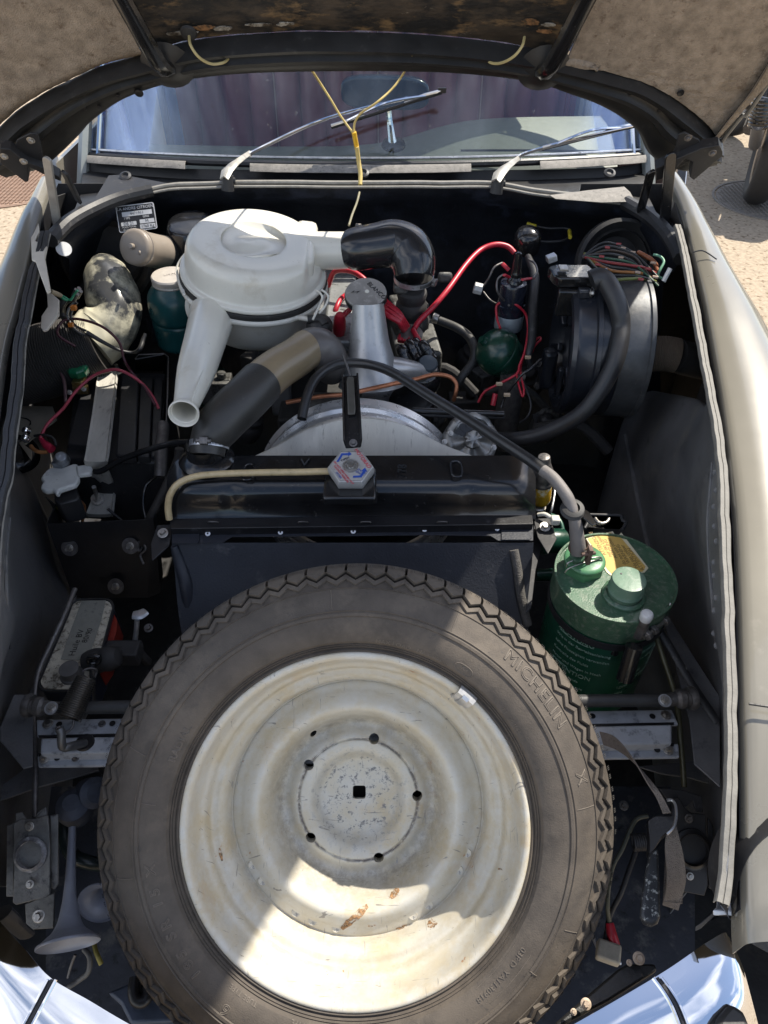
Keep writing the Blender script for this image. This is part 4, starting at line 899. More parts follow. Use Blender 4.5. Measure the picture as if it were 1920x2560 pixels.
# overflow hose
mb = MB(); mb.tube([W(716,1018,z=.772), W(640,1020,z=.771), W(560,1021,z=.770), W(470,1024,z=.768), W(420,1030,z=.766), W(385,1045,z=.757), W(368,1068,z=.742), W(363,1095,z=.72), W(366,1122,z=.70)], .0056, 12, 6)
part('overflow_hose', mb, AMB, rad_, 60)
mb = MB(); mb.tube([W(700,1018,z=.772), W(718,1018,z=.772)], .0036, 10, 1, False); part('overflow_spout', mb, BLK, rad_)
# ---- bottom pieces: radiator hose ----
hose = thing('radiator_hose', 'fat dark rubber hose with a brown middle sleeve, rising from the radiator to the engine', 'hose', W(560,880,z=.5))
HP = [W(448,985,z=.775), W(452,955,z=.79), W(476,915,z=.81), W(530,862,z=.825), W(585,808,z=.83), W(640,772,z=.83), W(668,752,z=.83), W(692,752,z=.825), W(712,775,z=.80), W(716,800,z=.76)]
P = cr(HP, 8); n1, n2 = int(len(P)*.40), int(len(P)*.66)
rr_ = px(48, W(560,850,z=.82))
RH = M('hose_rubber', (.034,.032,.029), .42, 0, .15, 25, .08, 300, dirt=[((.08,.075,.068), .34, 60)])
mb = MB(); mb.tube(P[:n1+1], [rr_*.72,rr_*.80,rr_*.98,rr_*1.02,rr_*1.02], 28, 1, False); part('lower_hose', mb, RH, hose, 60)
mb = MB(); mb.tube(P[n1:n2+1], [rr_*.97,rr_*.93,rr_*.92], 28, 1, False); part('brown_sleeve', mb, M('brown_sleeve', (.23,.175,.105), .35, 0, .12, 8, .03, 100, coat=.2), hose, 60, label='brown hose section')
mb = MB(); mb.tube(P[n2-1:], [rr_*.93,rr_*.95,rr_*.90,rr_*.8], 28, 1, False); part('hose_elbow', mb, M('grey_elbow', (.11,.10,.095), .36, 0, .15, 12), hose, 60)
def clamp(p, ax, r_, par, scr=(0,-1,0), wdt=.010):
    mb = MB(); X, Y, Z = basis(ax, scr); mb.lathe(p, Z, [(r_,-wdt/2),(r_+.0012,-wdt/2),(r_+.0012,wdt/2),(r_,wdt/2)], 36, closed=True); cl_ = part('hose_clamp', mb, GALV, par)
    mb = MB()
    for i in range(-3, 9): 
        a = i*.07+.25; c0 = p+(X*math.cos(a)+Y*math.sin(a))*(r_+.0014); mb.box(c0, (.0008, .0012, wdt*.6), (X*math.cos(a)+Y*math.sin(a), -X*math.sin(a)+Y*math.cos(a), Z))
    part('clamp_slots', mb, BLKS, cl_, 0)
    mb = MB(); c0 = p+X*(r_+.005); mb.box(c0, (.009,.013,wdt*1.1), (X, Y, Z)); mb.cyl(c0-Y*.012+X*.001, c0+Y*.012+X*.001, .0032, seg=8); part('clamp_screw', mb, DSTEEL, cl_, bevel=.0008)
clamp(W(452,962,z=.785), (P[6]-P[2]).normalized(), rr_*.82, hose, (W(440,940,z=.82)-W(452,962,z=.785)))
mb = MB(); mb.lathe(W(447,992,z=rz-.002), V((0,.05,1)), [(.046,0),(.040,.006),(.031,.010),(.031,.03)], 28); part('hose_neck', mb, BLKG, hose)
# ================= FAN SHROUD =================
sh = thing('fan_shroud', 'bare aluminium fan shroud behind the radiator', 'fan shroud', W(770,930,z=.5))
cs = None; 
R0 = px(236, W(770,870,z=.76))
AX = V((0,-1,.12)); 
pc = W(772,868,z=.755); cen = pc-V((0,0,1))*R0
mb = MB(); mb.lathe(cen+V((0,.0,0)), V((0,1,-.05)), [(R0*.96,-.075),(R0*.985,-.05),(R0*.97,-.035),(R0*1.0,-.03),(R0*1.0,-.022),(R0*.985,-.018),(R0*1.0,-.012),(R0*1.02,-.004),(R0*1.0,0.004),(R0*.97,.006)], 80); part('ring', mb, M('polished_alu', (.70,.70,.70), .28, .55, .1, 30, .03, 100), sh, 35)
mb = MB()
pl = [(522,985),(600,962),(660,925),(700,895),(770,884),(840,893),(890,915),(960,950),(1010,975),(1060,992),(1010,1000),(940,992),(820,985),(730,985),(600,992)]
FRT = [W(u, v, y=pc.y-.055+ (985-v)*.0004) for u, v in pl]; 
SHM = M('shroud_alu', (.74,.71,.64), .42, .05, .12, 20, .2, 160, dirt=[((.33,.30,.26), .38, 40), ((.2,.19,.17), .3, 120)], aniso=(2.5,1,.35))
pts0 = [W(u, v, y=pc.y-.065) for u, v in ((512,1000),(590,970),(650,938),(710,914),(772,905),(835,909),(890,926),(960,962),(1062,1000))]
pts1 = [cen+V((-math.cos(rad(t))*R0*.945, -.028, math.sin(rad(t))*R0*.945)) for t in range(36, 145, 6)]
base = [p+V((0,-.025,-.05)) for p in [W(u, 1000, y=pc.y-.08) for u in (500,590,660,720,772,830,890,960,1070)]]
q0 = lerpl(cr(pts0, 5), 40); q1 = lerpl(cr(pts1, 5), 40); qb = lerpl(cr(base, 5), 40)
mb = MB(); mb.sheet([[b, a.lerp(b, .5)+V((0,-.006,0)), a, a.lerp(q, .35)+V((0,-.010,.006)), a.lerp(q, .7)+V((0,-.010,.006)), q] for a, q, b in zip(q0, q1, qb)], .001); part('shroud_sheet', mb, SHM, sh, 50)
# support strap over the shroud
stp = thing('radiator_stay', 'upright black steel stay above the radiator cap', 'bracket', W(762,960,z=.7))
a = W(763,966,z=.785); b_ = W(757,812,z=.845); t_ = W(742,768,z=.87)
X, Y, Z = basis(b_-a, (0,-1,.3)); hw = px(17, a)
mb = MB(); mb.sheet([[a+Y*hw*s-X*.0+X*(.0) for s in (-1,-.9,.9,1)], [a.lerp(b_,.08)+Y*hw*s+X*(.006 if abs(s) > .95 else 0) for s in (-1,-.9,.9,1)], [a.lerp(b_,.5)+Y*hw*s*.95+X*(.008 if abs(s) > .95 else 0) for s in (-1,-.9,.9,1)], [b_+Y*hw*s*.85+X*(.008 if abs(s) > .95 else 0) for s in (-1,-.9,.9,1)]], .003); part('strap', mb, BLKG, stp, 30)
mb = MB(); mb.prism([a.lerp(b_,t)+Y*hw*s+X*.004 for t, s in ((.42,-.5),(.42,.45),(.50,.55),(.93,.5),(.96,.3),(.96,-.4),(.9,-.5))], X*.004); part('raised_pad', mb, M('pad_grey', (.07,.065,.055), .4, .2, .2, 40), stp, bevel=.002)
mb = MB(); mb.box(b_.lerp(t_, .5), (.004, .012, (t_-b_).length*1.1), basis(t_-b_, (1,0,0))); part('hook', mb, BLKG, stp, bevel=.001)
boltat(763, 957, z=.79, par=stp, n=V((0,-.6,.8)), sc=.7, m=BOLTD)
# ================= FRONT CROSSMEMBER =================
cm = thing('front_crossmember', 'silver painted crossmember running behind the spare wheel, drilled and bolted', 'crossmember', W(700,1600,z=.40))
SIL = M('silver_paint', (.46,.48,.51), .42, .1, .15, 30, .12, 120, dirt=[((.16,.165,.18), .41, 45), ((.62,.6,.56), .30, 90)])
zc = .582
def quad(uv, z, th, m, name, par, bevel=.002, y=None):
    mb = MB(); mb.prism([W(u, v, z=z) for u, v in uv], (0,.0,-th)); return part(name, mb, m, par, bevel=bevel)
quad([(78,1554),(1452,1532),(1466,1565),(80,1592)], zc, .006, SIL, 'rear_flange', cm)
quad([(88,1593),(1452,1564),(1452,1606),(86,1628)], zc+.016, .03, SIL, 'box_section', cm, .003)
quad([(82,1588),(1456,1560),(1456,1565),(84,1593)], zc+.001, .002, BLK, 'gap_line', cm, .0)  # black strips painted in as the dark gaps beside the box section
quad([(82,1627),(1456,1605),(1456,1611),(84,1633)], zc+.001, .002, BLK, 'gap_line', cm, .0)
quad([(80,1632),(1466,1606),(1468,1636),(82,1656)], zc-.004, .006, SIL, 'front_flange', cm)
HOL = mesh('bolt_hole', MB().lathe((0,0,0), (0,0,1), [(.0078,0),(.0078,.0006),(0,.0006)], 16), BLK)
for r_, x, y, k in (('L',355,1095,1),('L',438,1098,0),('L',755,1095,2),('L',832,1092,0),('L',330,1352,1),('L',425,1348,0),('L',560,1350,2),('O',360,385,0),('O',803,387,0),('O',903,380,1),('O',838,635,0),('O',920,637,1)):
    u, v = c(r_, x, y)
    p = W(u, v, z=zc+.0015)
    if k == 0: inst('bolt_hole', HOL, cm, p, (0,0,1), sc=.55)
    else: inst('bolt', BOLT if k == 1 else BOLTD, cm, p, (0,0,1), sc=.78 if k == 1 else .55)
# round tube behind it with its sun-lit part
mb = MB(); p0 = W(60,1528,z=.53); p1 = W(1490,1508,z=.53)
pipe = thing('cross_tube', 'black painted tube lying just behind the silver crossmember', 'tube', W(700,1520,z=.5))
mb.tube([W(100,1530,z=.61), W(700,1520,z=.61), W(1452,1512,z=.61)], px(14, W(300,1520,z=.61)), 16, 1, False); part('tube', mb, M('tube_paint', (.05,.05,.05), .5, .1, .2, 30, .1, 200), pipe)
for (a, b_, s_) in (((62,1524),(98,1528),1),((1495,1508),(1458,1510),-1)):
    A_ = W(a[0], a[1], z=.612); B_ = W(b_[0], b_[1], z=.612); d_ = (B_-A_).normalized(); k = px(1, A_)
    mb = MB(); mb.lathe(A_-d_*.004, d_, [(0,0),(24*k,0),(26*k,.004),(24*k,.010),(18*k,.010),(18*k,.014),(21*k,.016),(21*k,.024),(15*k,.028),(14*k,.05),(0,.05)], 24); part('end_bush', mb, DSTEEL, pipe)
for (u, v) in ((107,1523),(1439,1507)):
    q = W(u, v, z=.636); mb = MB(); mb.lathe(q-V((0,0,.008)), (0,-.25,1), [(.0,0),(.0092,0),(.0092,.0014),(0,.0014)], 24); part('washer', mb, GALV, pipe); inst('bolt', BOLT, pipe, q-V((0,0,.0068)), (0,-.25,1), sc=.72)
# long thin rods
def rod(pts, r_, m, name, lab, cat, seg=8, flat=1):
    mb = MB(); mb.tube(pts, r_, seg, 8, flat=flat); return solo(name, mb, m, lab, cat, smooth=60)
rod(W3([(188,1490,.60),(150,1545,.585),(92,1660,.56),(82,1700,.55),(80,1790,.545),(77,1850,.53),(76,1925,.52),(77,2000,.5)]) and W3([(162,1272,.62),(137,1332,.615),(108,1395,.60),(85,1445,.59),(76,1492,.58),(73,1565,.56),(77,1660,.55),(76,1720,.54),(76,1765,.53)]), .0042, DSTEEL, 'adjuster_rod', 'thin bent steel rod running down the left side past the crossmember', 'rod')
rod(W3([(1415,1365,.63),(1432,1420,.615),(1455,1490,.59),(1465,1540,.575),(1470,1600,.565),(1474,1640,.55),(1478,1700,.53)]), .0042, M('olive_rod', (.09,.085,.05), .35, .3, .2, 60), 'adjuster_rod', 'thin bent steel rod running down the right side past the crossmember', 'rod')
for (pts, lb, z) in (([(0,1700),(60,1655),(148,1640),(190,1610),(215,1665),(85,1700),(0,1730)], 'left', .50), ([(1375,1655),(1430,1650),(1545,1640),(1556,1700),(1490,1680),(1430,1672)], 'right', .50)):
    mb = MB(); mb.prism([W(u, v, z=z) for u, v in pts], (0,.0,-.003)); part('gusset_shelf', mb, WING, car, bevel=.001)
for pts in ([(0,1570),(30,1500),(62,1500),(130,1350),(165,1285),(150,1330),(95,1450),(72,1520),(70,1655),(50,1660),(0,1600)], [(1428,1310),(1436,1318),(1500,1420),(1555,1505),(1556,1700),(1500,1650),(1490,1560),(1455,1420)]):
    mb = MB(); mb.prism([W(u, v, z=.575) for u, v in pts], (0,.0,-.003)); part('gusset_plate', mb, WING, car, bevel=.001)
mb = MB(); mb.tube(W3([(1402,1330,.64),(1440,1385,.62),(1490,1470,.60),(1550,1560,.58)]), .006, 8, 4, flat=.4); part('gusset_rib', mb, BLKS, car)
boltat(1475,1448,z=.60,par=car,n=V((-1,-.3,.4)),sc=.9,m=BOLTD)
# headlamp mounting plates
def mount(r_, pl, hole, bolts, z, m, lab, rr, cm_=None):
    ctr = W(*c(r_, *hole), z=z); t = thing('lamp_mount', lab, 'bracket', ctr-V((0,0,.03)))
    n_ = V((0,-.55,.84)).normalized()
    on = lambda x, y, o=0: Wp(*c(r_, x, y), ctr+n_*o, n_)
    for k, (q, o) in enumerate(pl): part('plate', poly([on(x, y, o) for x, y in q], -n_*.004), m, t, bevel=.0012)
    X, Y, Z = basis(n_); k = rr
    mb = MB(); mb.lathe(ctr, n_, [(k*1.35,.0006),(k*1.32,.0022),(k*1.12,.0032),(k*1.02,.006),(k*.96,.004),(k*.94,-.02),(0,-.02)], 36); hc = part('socket_collar', mb, cm_ or M('corroded', (.22,.22,.23), .6, .5, .5, 70, 1, 200, dirt=[((.55,.55,.56), .40, 80)]), t, 50)
    mb = MB(); mb.lathe(ctr-n_*.0, n_, [(k*.93,-.0195),(k*.86,-.012),(k*.84,-.0192),(0,-.0192)], 30); part('socket_hole', mb, BLK, hc)
    for (x, y, s, bm) in bolts: inst('bolt', bm, t, on(x, y, .0045), n_, sc=s)
    return t
CORR = M('bare_plate', (.17,.168,.16), .55, .35, .35, 30, .4, 200, dirt=[((.22,.22,.22), .42, 26), ((.04,.04,.045), .42, 50)])
mount('M', [([(90,270),(150,240),(230,240),(330,215),(345,400),(342,760),(320,785),(110,838),(85,820),(95,600)], 0), ([(45,290),(95,270),(95,780),(40,780)], -.012), ([(345,215),(400,210),(402,690),(375,730),(352,720)], -.006), ([(105,205),(150,195),(180,240),(235,240),(262,190),(318,155),(322,215),(230,250),(105,268)], -.002), ([(170,830),(375,750),(370,1000),(180,1010)], -.02)],
      (212,485), [(205,292,.62,BOLT),(207,692,.55,BOLT),(268,912,.85,BOLT)], .53, CORR, 'corroded bare metal headlamp mount with a round socket, at the lower left', .0165)
mount('N', [([(1000,110),(1040,90),(1090,170),(1130,200),(1228,210),(1245,700),(1220,775),(1070,745),(1020,400)], 0), ([(905,30),(1060,40),(1205,85),(1210,200),(1160,190),(1140,120),(1090,160),(1000,105),(960,110)], -.004), ([(1245,230),(1280,290),(1285,740),(1250,720)], -.01)],
      (1135,450), [(1113,237,.6,BOLTD),(1120,637,.52,BOLT)], .52, BLKS, 'black headlamp mount with a round socket, behind the strap at the lower right', .0195, BLK)
# horns
def horn(mth, thr, r0, r1, ax, lab, group=None):
    A_, B_ = mth, thr; L_ = (A_-B_).length
    t = thing('horn', lab, 'horn', A_, group)
    mb = MB(); H = M('horn_grey', (.32,.34,.40), .38, .1, .1, 30, .05, 100) if 'horn_grey' not in bpy.data.materials else bpy.data.materials['horn_grey']
    prof = [(r1*.45,0),(r1*.55,L_*.3),(r1*.78,L_*.6),(r1*1.15,L_*.78),(r1*1.7,L_*.88),(r0*.72,L_*.945),(r0*.97,L_*.985),(r0,L_),(r0*.985,L_+.002),(r0*.93,L_-.002),(r0*.68,L_*.93),(r1*1.4,L_*.85),(r1*.7,L_*.6),(0,L_*.5)]
    mb.lathe(B_, A_-B_, cr([V((a, b, 0)) for a, b in prof], 3) and [(q.x, q.y) for q in cr([V((a, b, 0)) for a, b in prof], 3)], 40); part('trumpet', mb, H, t, 60); return t, H
t1, HM = horn(W(*c('M', 472, 1105), z=.478), W(*c('M', 500, 300), z=.50), px(66, W(*c('M', 472, 1115), z=.478)), px(17, W(*c('M', 500, 300), z=.50)), None, 'grey trumpet horn pointing down beside the lamp mount')
mb = MB(); mb.lathe(W(*c('M', 505, 150), z=.50), V((.1,-.1,1)), [(0,-.03),(.022,-.03),(.025,-.01),(.023,.004),(.012,.012),(0,.012)], 28); mb.lathe(W(*c('M', 640, 60), z=.50), V((.6,-.3,.6)), [(0,-.02),(.020,-.02),(.022,.01),(.014,.016),(0,.016)], 24); part('horn_motor', mb, M('horn_motor', (.09,.10,.125), .5, .1, .3, 40, .2, 150), t1)
horn(W(*c('M', 690, 820), z=.48), W(*c('M', 790, 560), z=.44), px(45, W(*c('M', 690, 820), z=.43)), .009, None, 'second grey trumpet horn half hidden behind the tyre')
rod(W3([(*c('M',470,200),.47),(*c('M',448,360),.465),(*c('M',500,490),.46),(*c('M',620,545),.455),(*c('M',760,560),.44)]), .0095, M('dark_hose', (.012,.022,.022), .35, 0, .2, 30), 'rubber_tube', 'dark rubber tube looping from the horn to behind the tyre', 'tube')
# ================= AIR FILTER =================
def shp(lst, n=3): return [(max(0, q.x), q.y) for q in cr([V((a, b, 0)) for a, b in lst], n)]
fc = W(549, 588, z=.885); FN = V((.13,-.13,1)).normalized(); FXd = (1,0,0)
fX, fY, fZ = basis(FN, FXd); R = px(158, fc)
af = thing('air_filter', 'large round white air filter housing with a domed lid and black rubber seam', 'air filter', fc-V((0,0,.09)))
mb = MB(); mb.lathe(fc, FN, shp([(0,-.112),(R*.62,-.112),(R*.79,-.100),(R*.86,-.070),(R*.90,-.036),(R*.93,-.026),(R*1.01,-.023),(R*1.015,-.016),(R*.99,-.013)]), 72, xd=FXd); part('bowl', mb, WHT, af, 60)
mb = MB(); mb.lathe(fc, FN, [(R*.93,-.0135),(R*.985,-.0130),(R*1.0,-.007),(R*.985,-.001),(R*.93,0)], 72, xd=FXd); part('rubber_seam', mb, RUB, af, 60)
flat_x = R*.66
lp = shp([(R*.93,-.001),(R*.975,.0),(R*.985,.004),(R*.975,.008),(R*.955,.0095),(R*.94,.0100),(R*.915,.013),(R*.905,.030),(R*.885,.050),(R*.85,.062),(R*.79,.069),(R*.70,.071),(R*.50,.0712),(R*.44,.0705),(R*.40,.067),(R*.35,.063),(R*.28,.0615),(R*.2,.062),(R*.12,.066),(0,.067)])
def lidfn(a, r, h):
    if h > .022:
        x = r*math.cos(a); k = min(1, (h-.022)/.012)
        lim = R*.78
        if x > lim*.86 and r > R*.5:
            e = (x-lim*.86); nx_ = lim*.86+e*.35; y = r*math.sin(a); 
            x2 = x+(nx_-x)*k; y2 = y*(1+.06*k)
            r2 = math.hypot(x2, y2); return r2, h
        if r < R*.42:                                    # oval swirl pressed in the top
            return r*(1+.28*math.cos(a-.2)**2), h+.010*math.sin(2*a+r/R*9)*(r/R)*1.2
    return r, h
mb = MB(); mb.lathe(fc, FN, lp, 96, xd=FXd, fn=lidfn); lid = part('lid', mb, WHT, af, 60)
fp = lambda x, y, h: fc+fX*x+fY*y+fZ*h
# raised bar to the outlet
mb = MB(); mb.tube([fp(R*.50,R*.25,.036), fp(R*.9,R*.27,.040), fp(R*1.36,R*.30,.048)], [.035,.036,.034], 28, 3, cap=True); part('outlet', mb, WHT, af, 60)
mb = MB(); mb.box(fp(R*.66,R*.20,.039), (R*.30, R*1.02, .060), (fX, fY, fZ)); part('lid_shoulder', mb, WHT, af, 60, bevel=.012)
# snorkel
s0 = W(463, 668, z=.845); s1 = W(397, 893, z=.862); rm = px(32, s1); ax_ = (s1-s0)
mb = MB(); l_ = ax_.length
mb.lathe(s0, ax_, shp([(px(50,s0),-.01),(px(50,s0),.0),(px(42,s0),l_*.3),(px(35,s0),l_*.65),(rm*.86,l_*.93),(rm*.9,l_*.97),(rm*1.0,l_*.985),(rm*1.04,l_*1.0),(rm*.99,l_*1.008),(rm*.86,l_*.99),(rm*.80,l_*.95),(rm*.78,l_*.6),(0,l_*.58)]), 48); sn = part('snorkel', mb, WHT, af, 60)
mb = MB(); mb.tube([s0+V((0,0,.0))+(ax_*t)+V((.028-.012*t,-.01,.02)) for t in (.25,.55,.8,.96)], .0012, 6, 3); part('weld_bead', mb, WHT, sn)
mb = MB(); mb.lathe(s0-ax_.normalized()*.006, ax_, [(px(50,s0),.0),(px(60,s0),.003),(px(62,s0),.006),(px(52,s0),.010)], 40); part('snorkel_collar', mb, WHT, af)
# clips and pipe
def wire(pts, r_, m, name, par, n=6, seg=8): mb = MB(); mb.tube(pts, r_, seg, n); return part(name, mb, m, par, 60)
for du in (0, 10):
    wire([W(385+du,610,z=.87), W(383+du,575,z=.89), W(400+du,548,z=.91), W(414+du,534,z=.925)], .0022, WHT, 'wire_clip', af)
mb = MB(); a = W(392,590,z=.885); mb.prism([W(*c('E',*q), z=.885) for q in ((140,580),(165,560),(188,690),(172,695))], (0,-.002,-.004)); part('clip_lever', mb, WHT, af, bevel=.001)
for du in (0, 13):
    wire([W(676+du,690-du,z=.862), W(690+du,660,z=.872), W(696+du,640,z=.882), W(682+du,626,z=.895)], .0022, WHT, 'wire_clip', af)
wire([W(628,686,z=.84), W(645,686,z=.842), W(668,690,z=.842)], .0052, WHT, 'breather_stub', af)
wire([W(665,690,z=.842), W(692,690,z=.842), W(702,702,z=.835)], .0085, RUB, 'breather_elbow', af)
mb = MB(); mb.lathe(W(690,703,z=.825), (0,-.1,1), shp([(0,.018),(.016,.016),(.025,.004),(.024,-.012),(.016,-.03),(0,-.03)]), 24); part('breather_cap', mb, RUB, af)
wire([W(540,675,z=.842), W(550,668,z=.846), W(556,660,z=.85)], .003, WHT, 'hook', af)
# black elbow duct
dk = thing('intake_elbow', 'glossy black rubber elbow duct leaving the white air filter', 'duct', W(850,560,z=.7))
DR = M('duct_rubber', (.018,.018,.020), .24, 0, .1, 12, .03, 60, coat=.4)
k = px(1, W(840,520,z=.9))
mb = MB(); mb.tube([fp(R*1.28,R*.30,.048), W(775,537,z=.918), W(815,531,z=.92), W(850,527,z=.92), W(879,540,z=.912), W(893,568,z=.895), W(894,602,z=.872)], [.038,.041,.043,.046,.048,.045,.038], 32, 8); part('elbow', mb, DR, dk, 60)
clamp(fp(R*1.36,R*.31,.048), fX, .0385, dk, (0,.4,1))
clamp(W(894,599,z=.875), V((0,.1,-1)), .0385, dk, (1,-.5,0))
mb = MB(); mb.tube([W(790,500,z=.965), W(840,486,z=.968), W(885,497,z=.962), W(918,527,z=.945), W(932,565,z=.92), W(930,590,z=.90)], .0012, 6, 6); part('moulding_seam', mb, DR, dk)
# ================= LEFT CLUSTER =================
# silencer can
sc_ = thing('silencer_can', 'beige cylinder with a flat capped end beside the air filter', 'canister', W(330,530,z=.8))
a = W(290,533,z=.905); b_ = W(400,556,z=.815); k = px(1, a); L_ = (b_-a).length
CAN = M('can_paint', (.24,.205,.17), .45, 0, .08, 20, coat=.1)
mb = MB(); mb.lathe(a, b_-a, [(0,-.004),(30*k,-.004),(36*k,-.001),(38*k,.002),(38*k,.008),(36*k,.010),(37*k,.013),(39*k,.014),(39*k,.020),(36.5*k,.022),(37*k,L_*.52),(0,L_*.53)], 40); part('body', mb, CAN, sc_)
mb = MB(); mb.lathe(a, b_-a, [(37.5*k,L_*.50),(38.2*k,L_*.51),(38*k,L_*1.1),(30*k,L_*1.14),(0,L_*1.14)], 40); part('shaded_half', mb, BLKS, sc_)  # shade over the right part of the can, painted as a black shell
mb = MB(); d_ = (b_-a).normalized(); mb.cyl(a-d_*.013, a-d_*.003, 5.5*k, 6.5*k, 14); q = a+V((.0,-.012,.018)); part('end_knob', mb, CAN, sc_, bevel=.001)
mb = MB(); q = a+V((.020,-.03,.0)); mb.lathe(q, (-1,-.5,.2), shp([(.0045,0),(.004,.003),(0,.004)]), 12); part('screw', mb, CAN, sc_)
# VIN plate
pn = V((0.05,-.75,.6)).normalized(); pc_ = W(295,470,z=.912)
vp = thing('type_plate', 'small black and silver riveted maker plate on the bulkhead', 'plate', pc_)
X, Y, Z = basis(pn, (1,0,.17)); k = px(1, pc_)
VPM = M('plate_silver', (.60,.60,.60), .45, .4, .1, 60)
def rrect(cc, X, Y, w_, h_, r_, Z, t):
    pl = []
    for sx, sy, b0 in ((1,1,0),(-1,1,90),(-1,-1,180),(1,-1,270)):
        for d_ in (0,30,60,90):
            an = rad(b0+d_); pl.append(cc+X*(sx*(w_/2-r_)+r_*math.cos(an))+Y*(sy*(h_/2-r_)+r_*math.sin(an)))
    mb = MB(); mb.prism(pl, Z*t); return mb
pw, ph_ = 82*k, 50*k*1.12
part('plate_border', rrect(pc_, X, Y, pw, ph_, .004, Z, .0006), VPM, vp)
part('plate_face', rrect(pc_+Z*.0006, X, Y, pw*.955, ph_*.93, .003, Z, .0004), BLK, vp)
for (cx_, cy_, w_, h_) in ((.03,.16,.78,.17),(-.22,-.2,.40,.14),(.26,-.17,.38,.15),(.26,-.36,.40,.16)):
    part('plate_field', rrect(pc_+Z*.001+X*cx_*pw+Y*cy_*ph_, X, Y, w_*pw, h_*ph_, .001, Z, .0003), VPM, vp)
def vt(s_, x, y, sz, m): text('plate_print', s_, sz*ph_, m, vp, planar(pc_+Z*.0016+X*x*pw+Y*y*ph_, X, Z), ext=.0001)
vt('S.A ANDRE CITROEN', 0, .36, .15, VPM); vt('4471911', .03, .16, .15, BLK); vt('TYPE', -.25, .0, .11, VPM); vt('SERIE', .25, .0, .11, VPM)
vt('DS 21', -.22, -.2, .16, BLK); vt('M', .26, -.17, .16, BLK); vt('1760 Kg', .26, -.36, .15, BLK); vt('POIDS TOTAL', -.22, -.33, .085, VPM); vt('EN CHARGE', -.22, -.43, .085, VPM)
for sx, sy in ((-1,.1),(1,.1),(-1,-.7)): 
    mb = MB(); mb.lathe(pc_+X*sx*pw*.455+Y*sy*ph_*.4+Z*.001, Z, [(.0016,0),(.0012,.001),(0,.0012)], 10); part('plate_rivet', mb, BLK, vp)
st_c = W(138,538,z=.915); sn_ = V((.35,-.6,.7)).normalized()
mb = MB(); mb.lathe(st_c, sn_, [(0,0),(px(16,st_c),0),(px(16,st_c),.0008),(0,.0008)], 32); sk = solo('round_sticker', mb, M('sticker', (.55,.56,.57), .6, 0, .12, 60, dirt=[((.25,.25,.25), .36, 200)]), 'round white sticker on the dark panel at the left rear corner', 'sticker')
sk['kind'] = 'thing'
# brake dome
mb = MB(); q = W(415,497,z=.885); k = px(1, q); mb.lathe(q-V((0,0,.02)), (0,-.2,1), shp([(0,.045),(40*k,.042),(50*k,.035),(58*k,.012),(60*k,-.03),(0,-.03)]), 40); solo('booster_dome', mb, BLKG, 'dark domed canister behind the beige cylinder', 'canister')
# teal reservoir
tr_ = thing('washer_bottle', 'teal plastic bottle with a silver screw cap, left of the white air filter', 'bottle', W(370,660,z=.66))
q = W(378,648,z=.80); k = px(1.17, q)
mb = MB(); mb.lathe(q, (0.02,-.03,1), shp([(0,.045),(30*k,.045),(31*k,.038),(38*k,.030),(47*k,.015),(50*k,-.005),(50*k,-.030),(47*k,-.038),(49*k,-.045),(48*k,-.08),(44*k,-.10),(0,-.10)]), 40); part('bottle_body', mb, TEAL, tr_, 60)
mb = MB(); mb.lathe(q+V((0,0,.040)), (0.02,-.03,1), [(32*k,-.004),(34*k,0),(33*k,.004),(34*k,.006),(34*k,.013),(32*k,.016),(0,.016)], 36); part('screw_cap', mb, M('cap_metal', (.50,.46,.41), .42, .3, .1, 60, .1, 200), tr_, 30)
text('embossing', 'LHM', .013, M('emb', (.42,.38,.34), .5, .2), tr_, planar(q+V((0,0,.0565)), (1,.3,0), (0,-.03,1)), ext=.0004)
# dark ducts
CORRG = M('corrugated_duct', (.05,.047,.045), .5, 0, .15, 20)
du = thing('corrugated_duct', 'thick black corrugated air duct ending in the left wing', 'duct', W(130,780,z=.6))
P = [W(15,800,z=.68), W(80,785,z=.70), W(150,765,z=.715), W(215,742,z=.73)]; n_ = 30*8
CP = cr(P, 80); mb = MB(); k = px(1, P[1])
mb.tube(CP, [80*k,76*k,66*k], 32, 1, False, fn=lambda i: 1+(.030 if (i % 5) in (0,1) else -.025 if (i % 5) in (3,) else 0)); part('hose', mb, CORRG, du, 25)
cf = thing('duct_sleeve', 'crumpled shiny grey plastic sleeve joining the corrugated duct', 'duct', W(230,660,z=.65))
P = [W(196,742,z=.735), W(226,714,z=.75), W(246,680,z=.775), W(243,640,z=.80), W(232,602,z=.82), W(226,575,z=.81)]
mb = MB(); CP = cr(P, 16); m0 = len(CP)
mb.tube(CP, [60*k,61*k,56*k,56*k,50*k,28*k], 64, 1, False)
for i, p in enumerate(mb.v):
    j = i//64; a_ = 2*math.pi*(i % 64)/64; t_ = j/m0; cen_ = CP[min(j, m0-1)]; d_ = p-cen_
    f_ = noise.noise(V((math.cos(a_)*1.3, math.sin(a_)*1.3, t_*4.0)))*.05 + noise.noise(V((math.cos(a_)*2.6+5, math.sin(a_)*2.6, t_*9+a_)))*.05
    f_ -= .20*max(0, 1-abs(t_-.42)*9)*max(0, math.cos(a_*1.0+2.2))**2
    mb.v[i] = cen_+d_*(1+f_)
part('sleeve', mb, M('crumpled_plastic', (.045,.047,.05), .36, 0, .3, 6, .1, 60, coat=.2, dirt=[((.58,.55,.42), .53, 7)]), cf, 70)
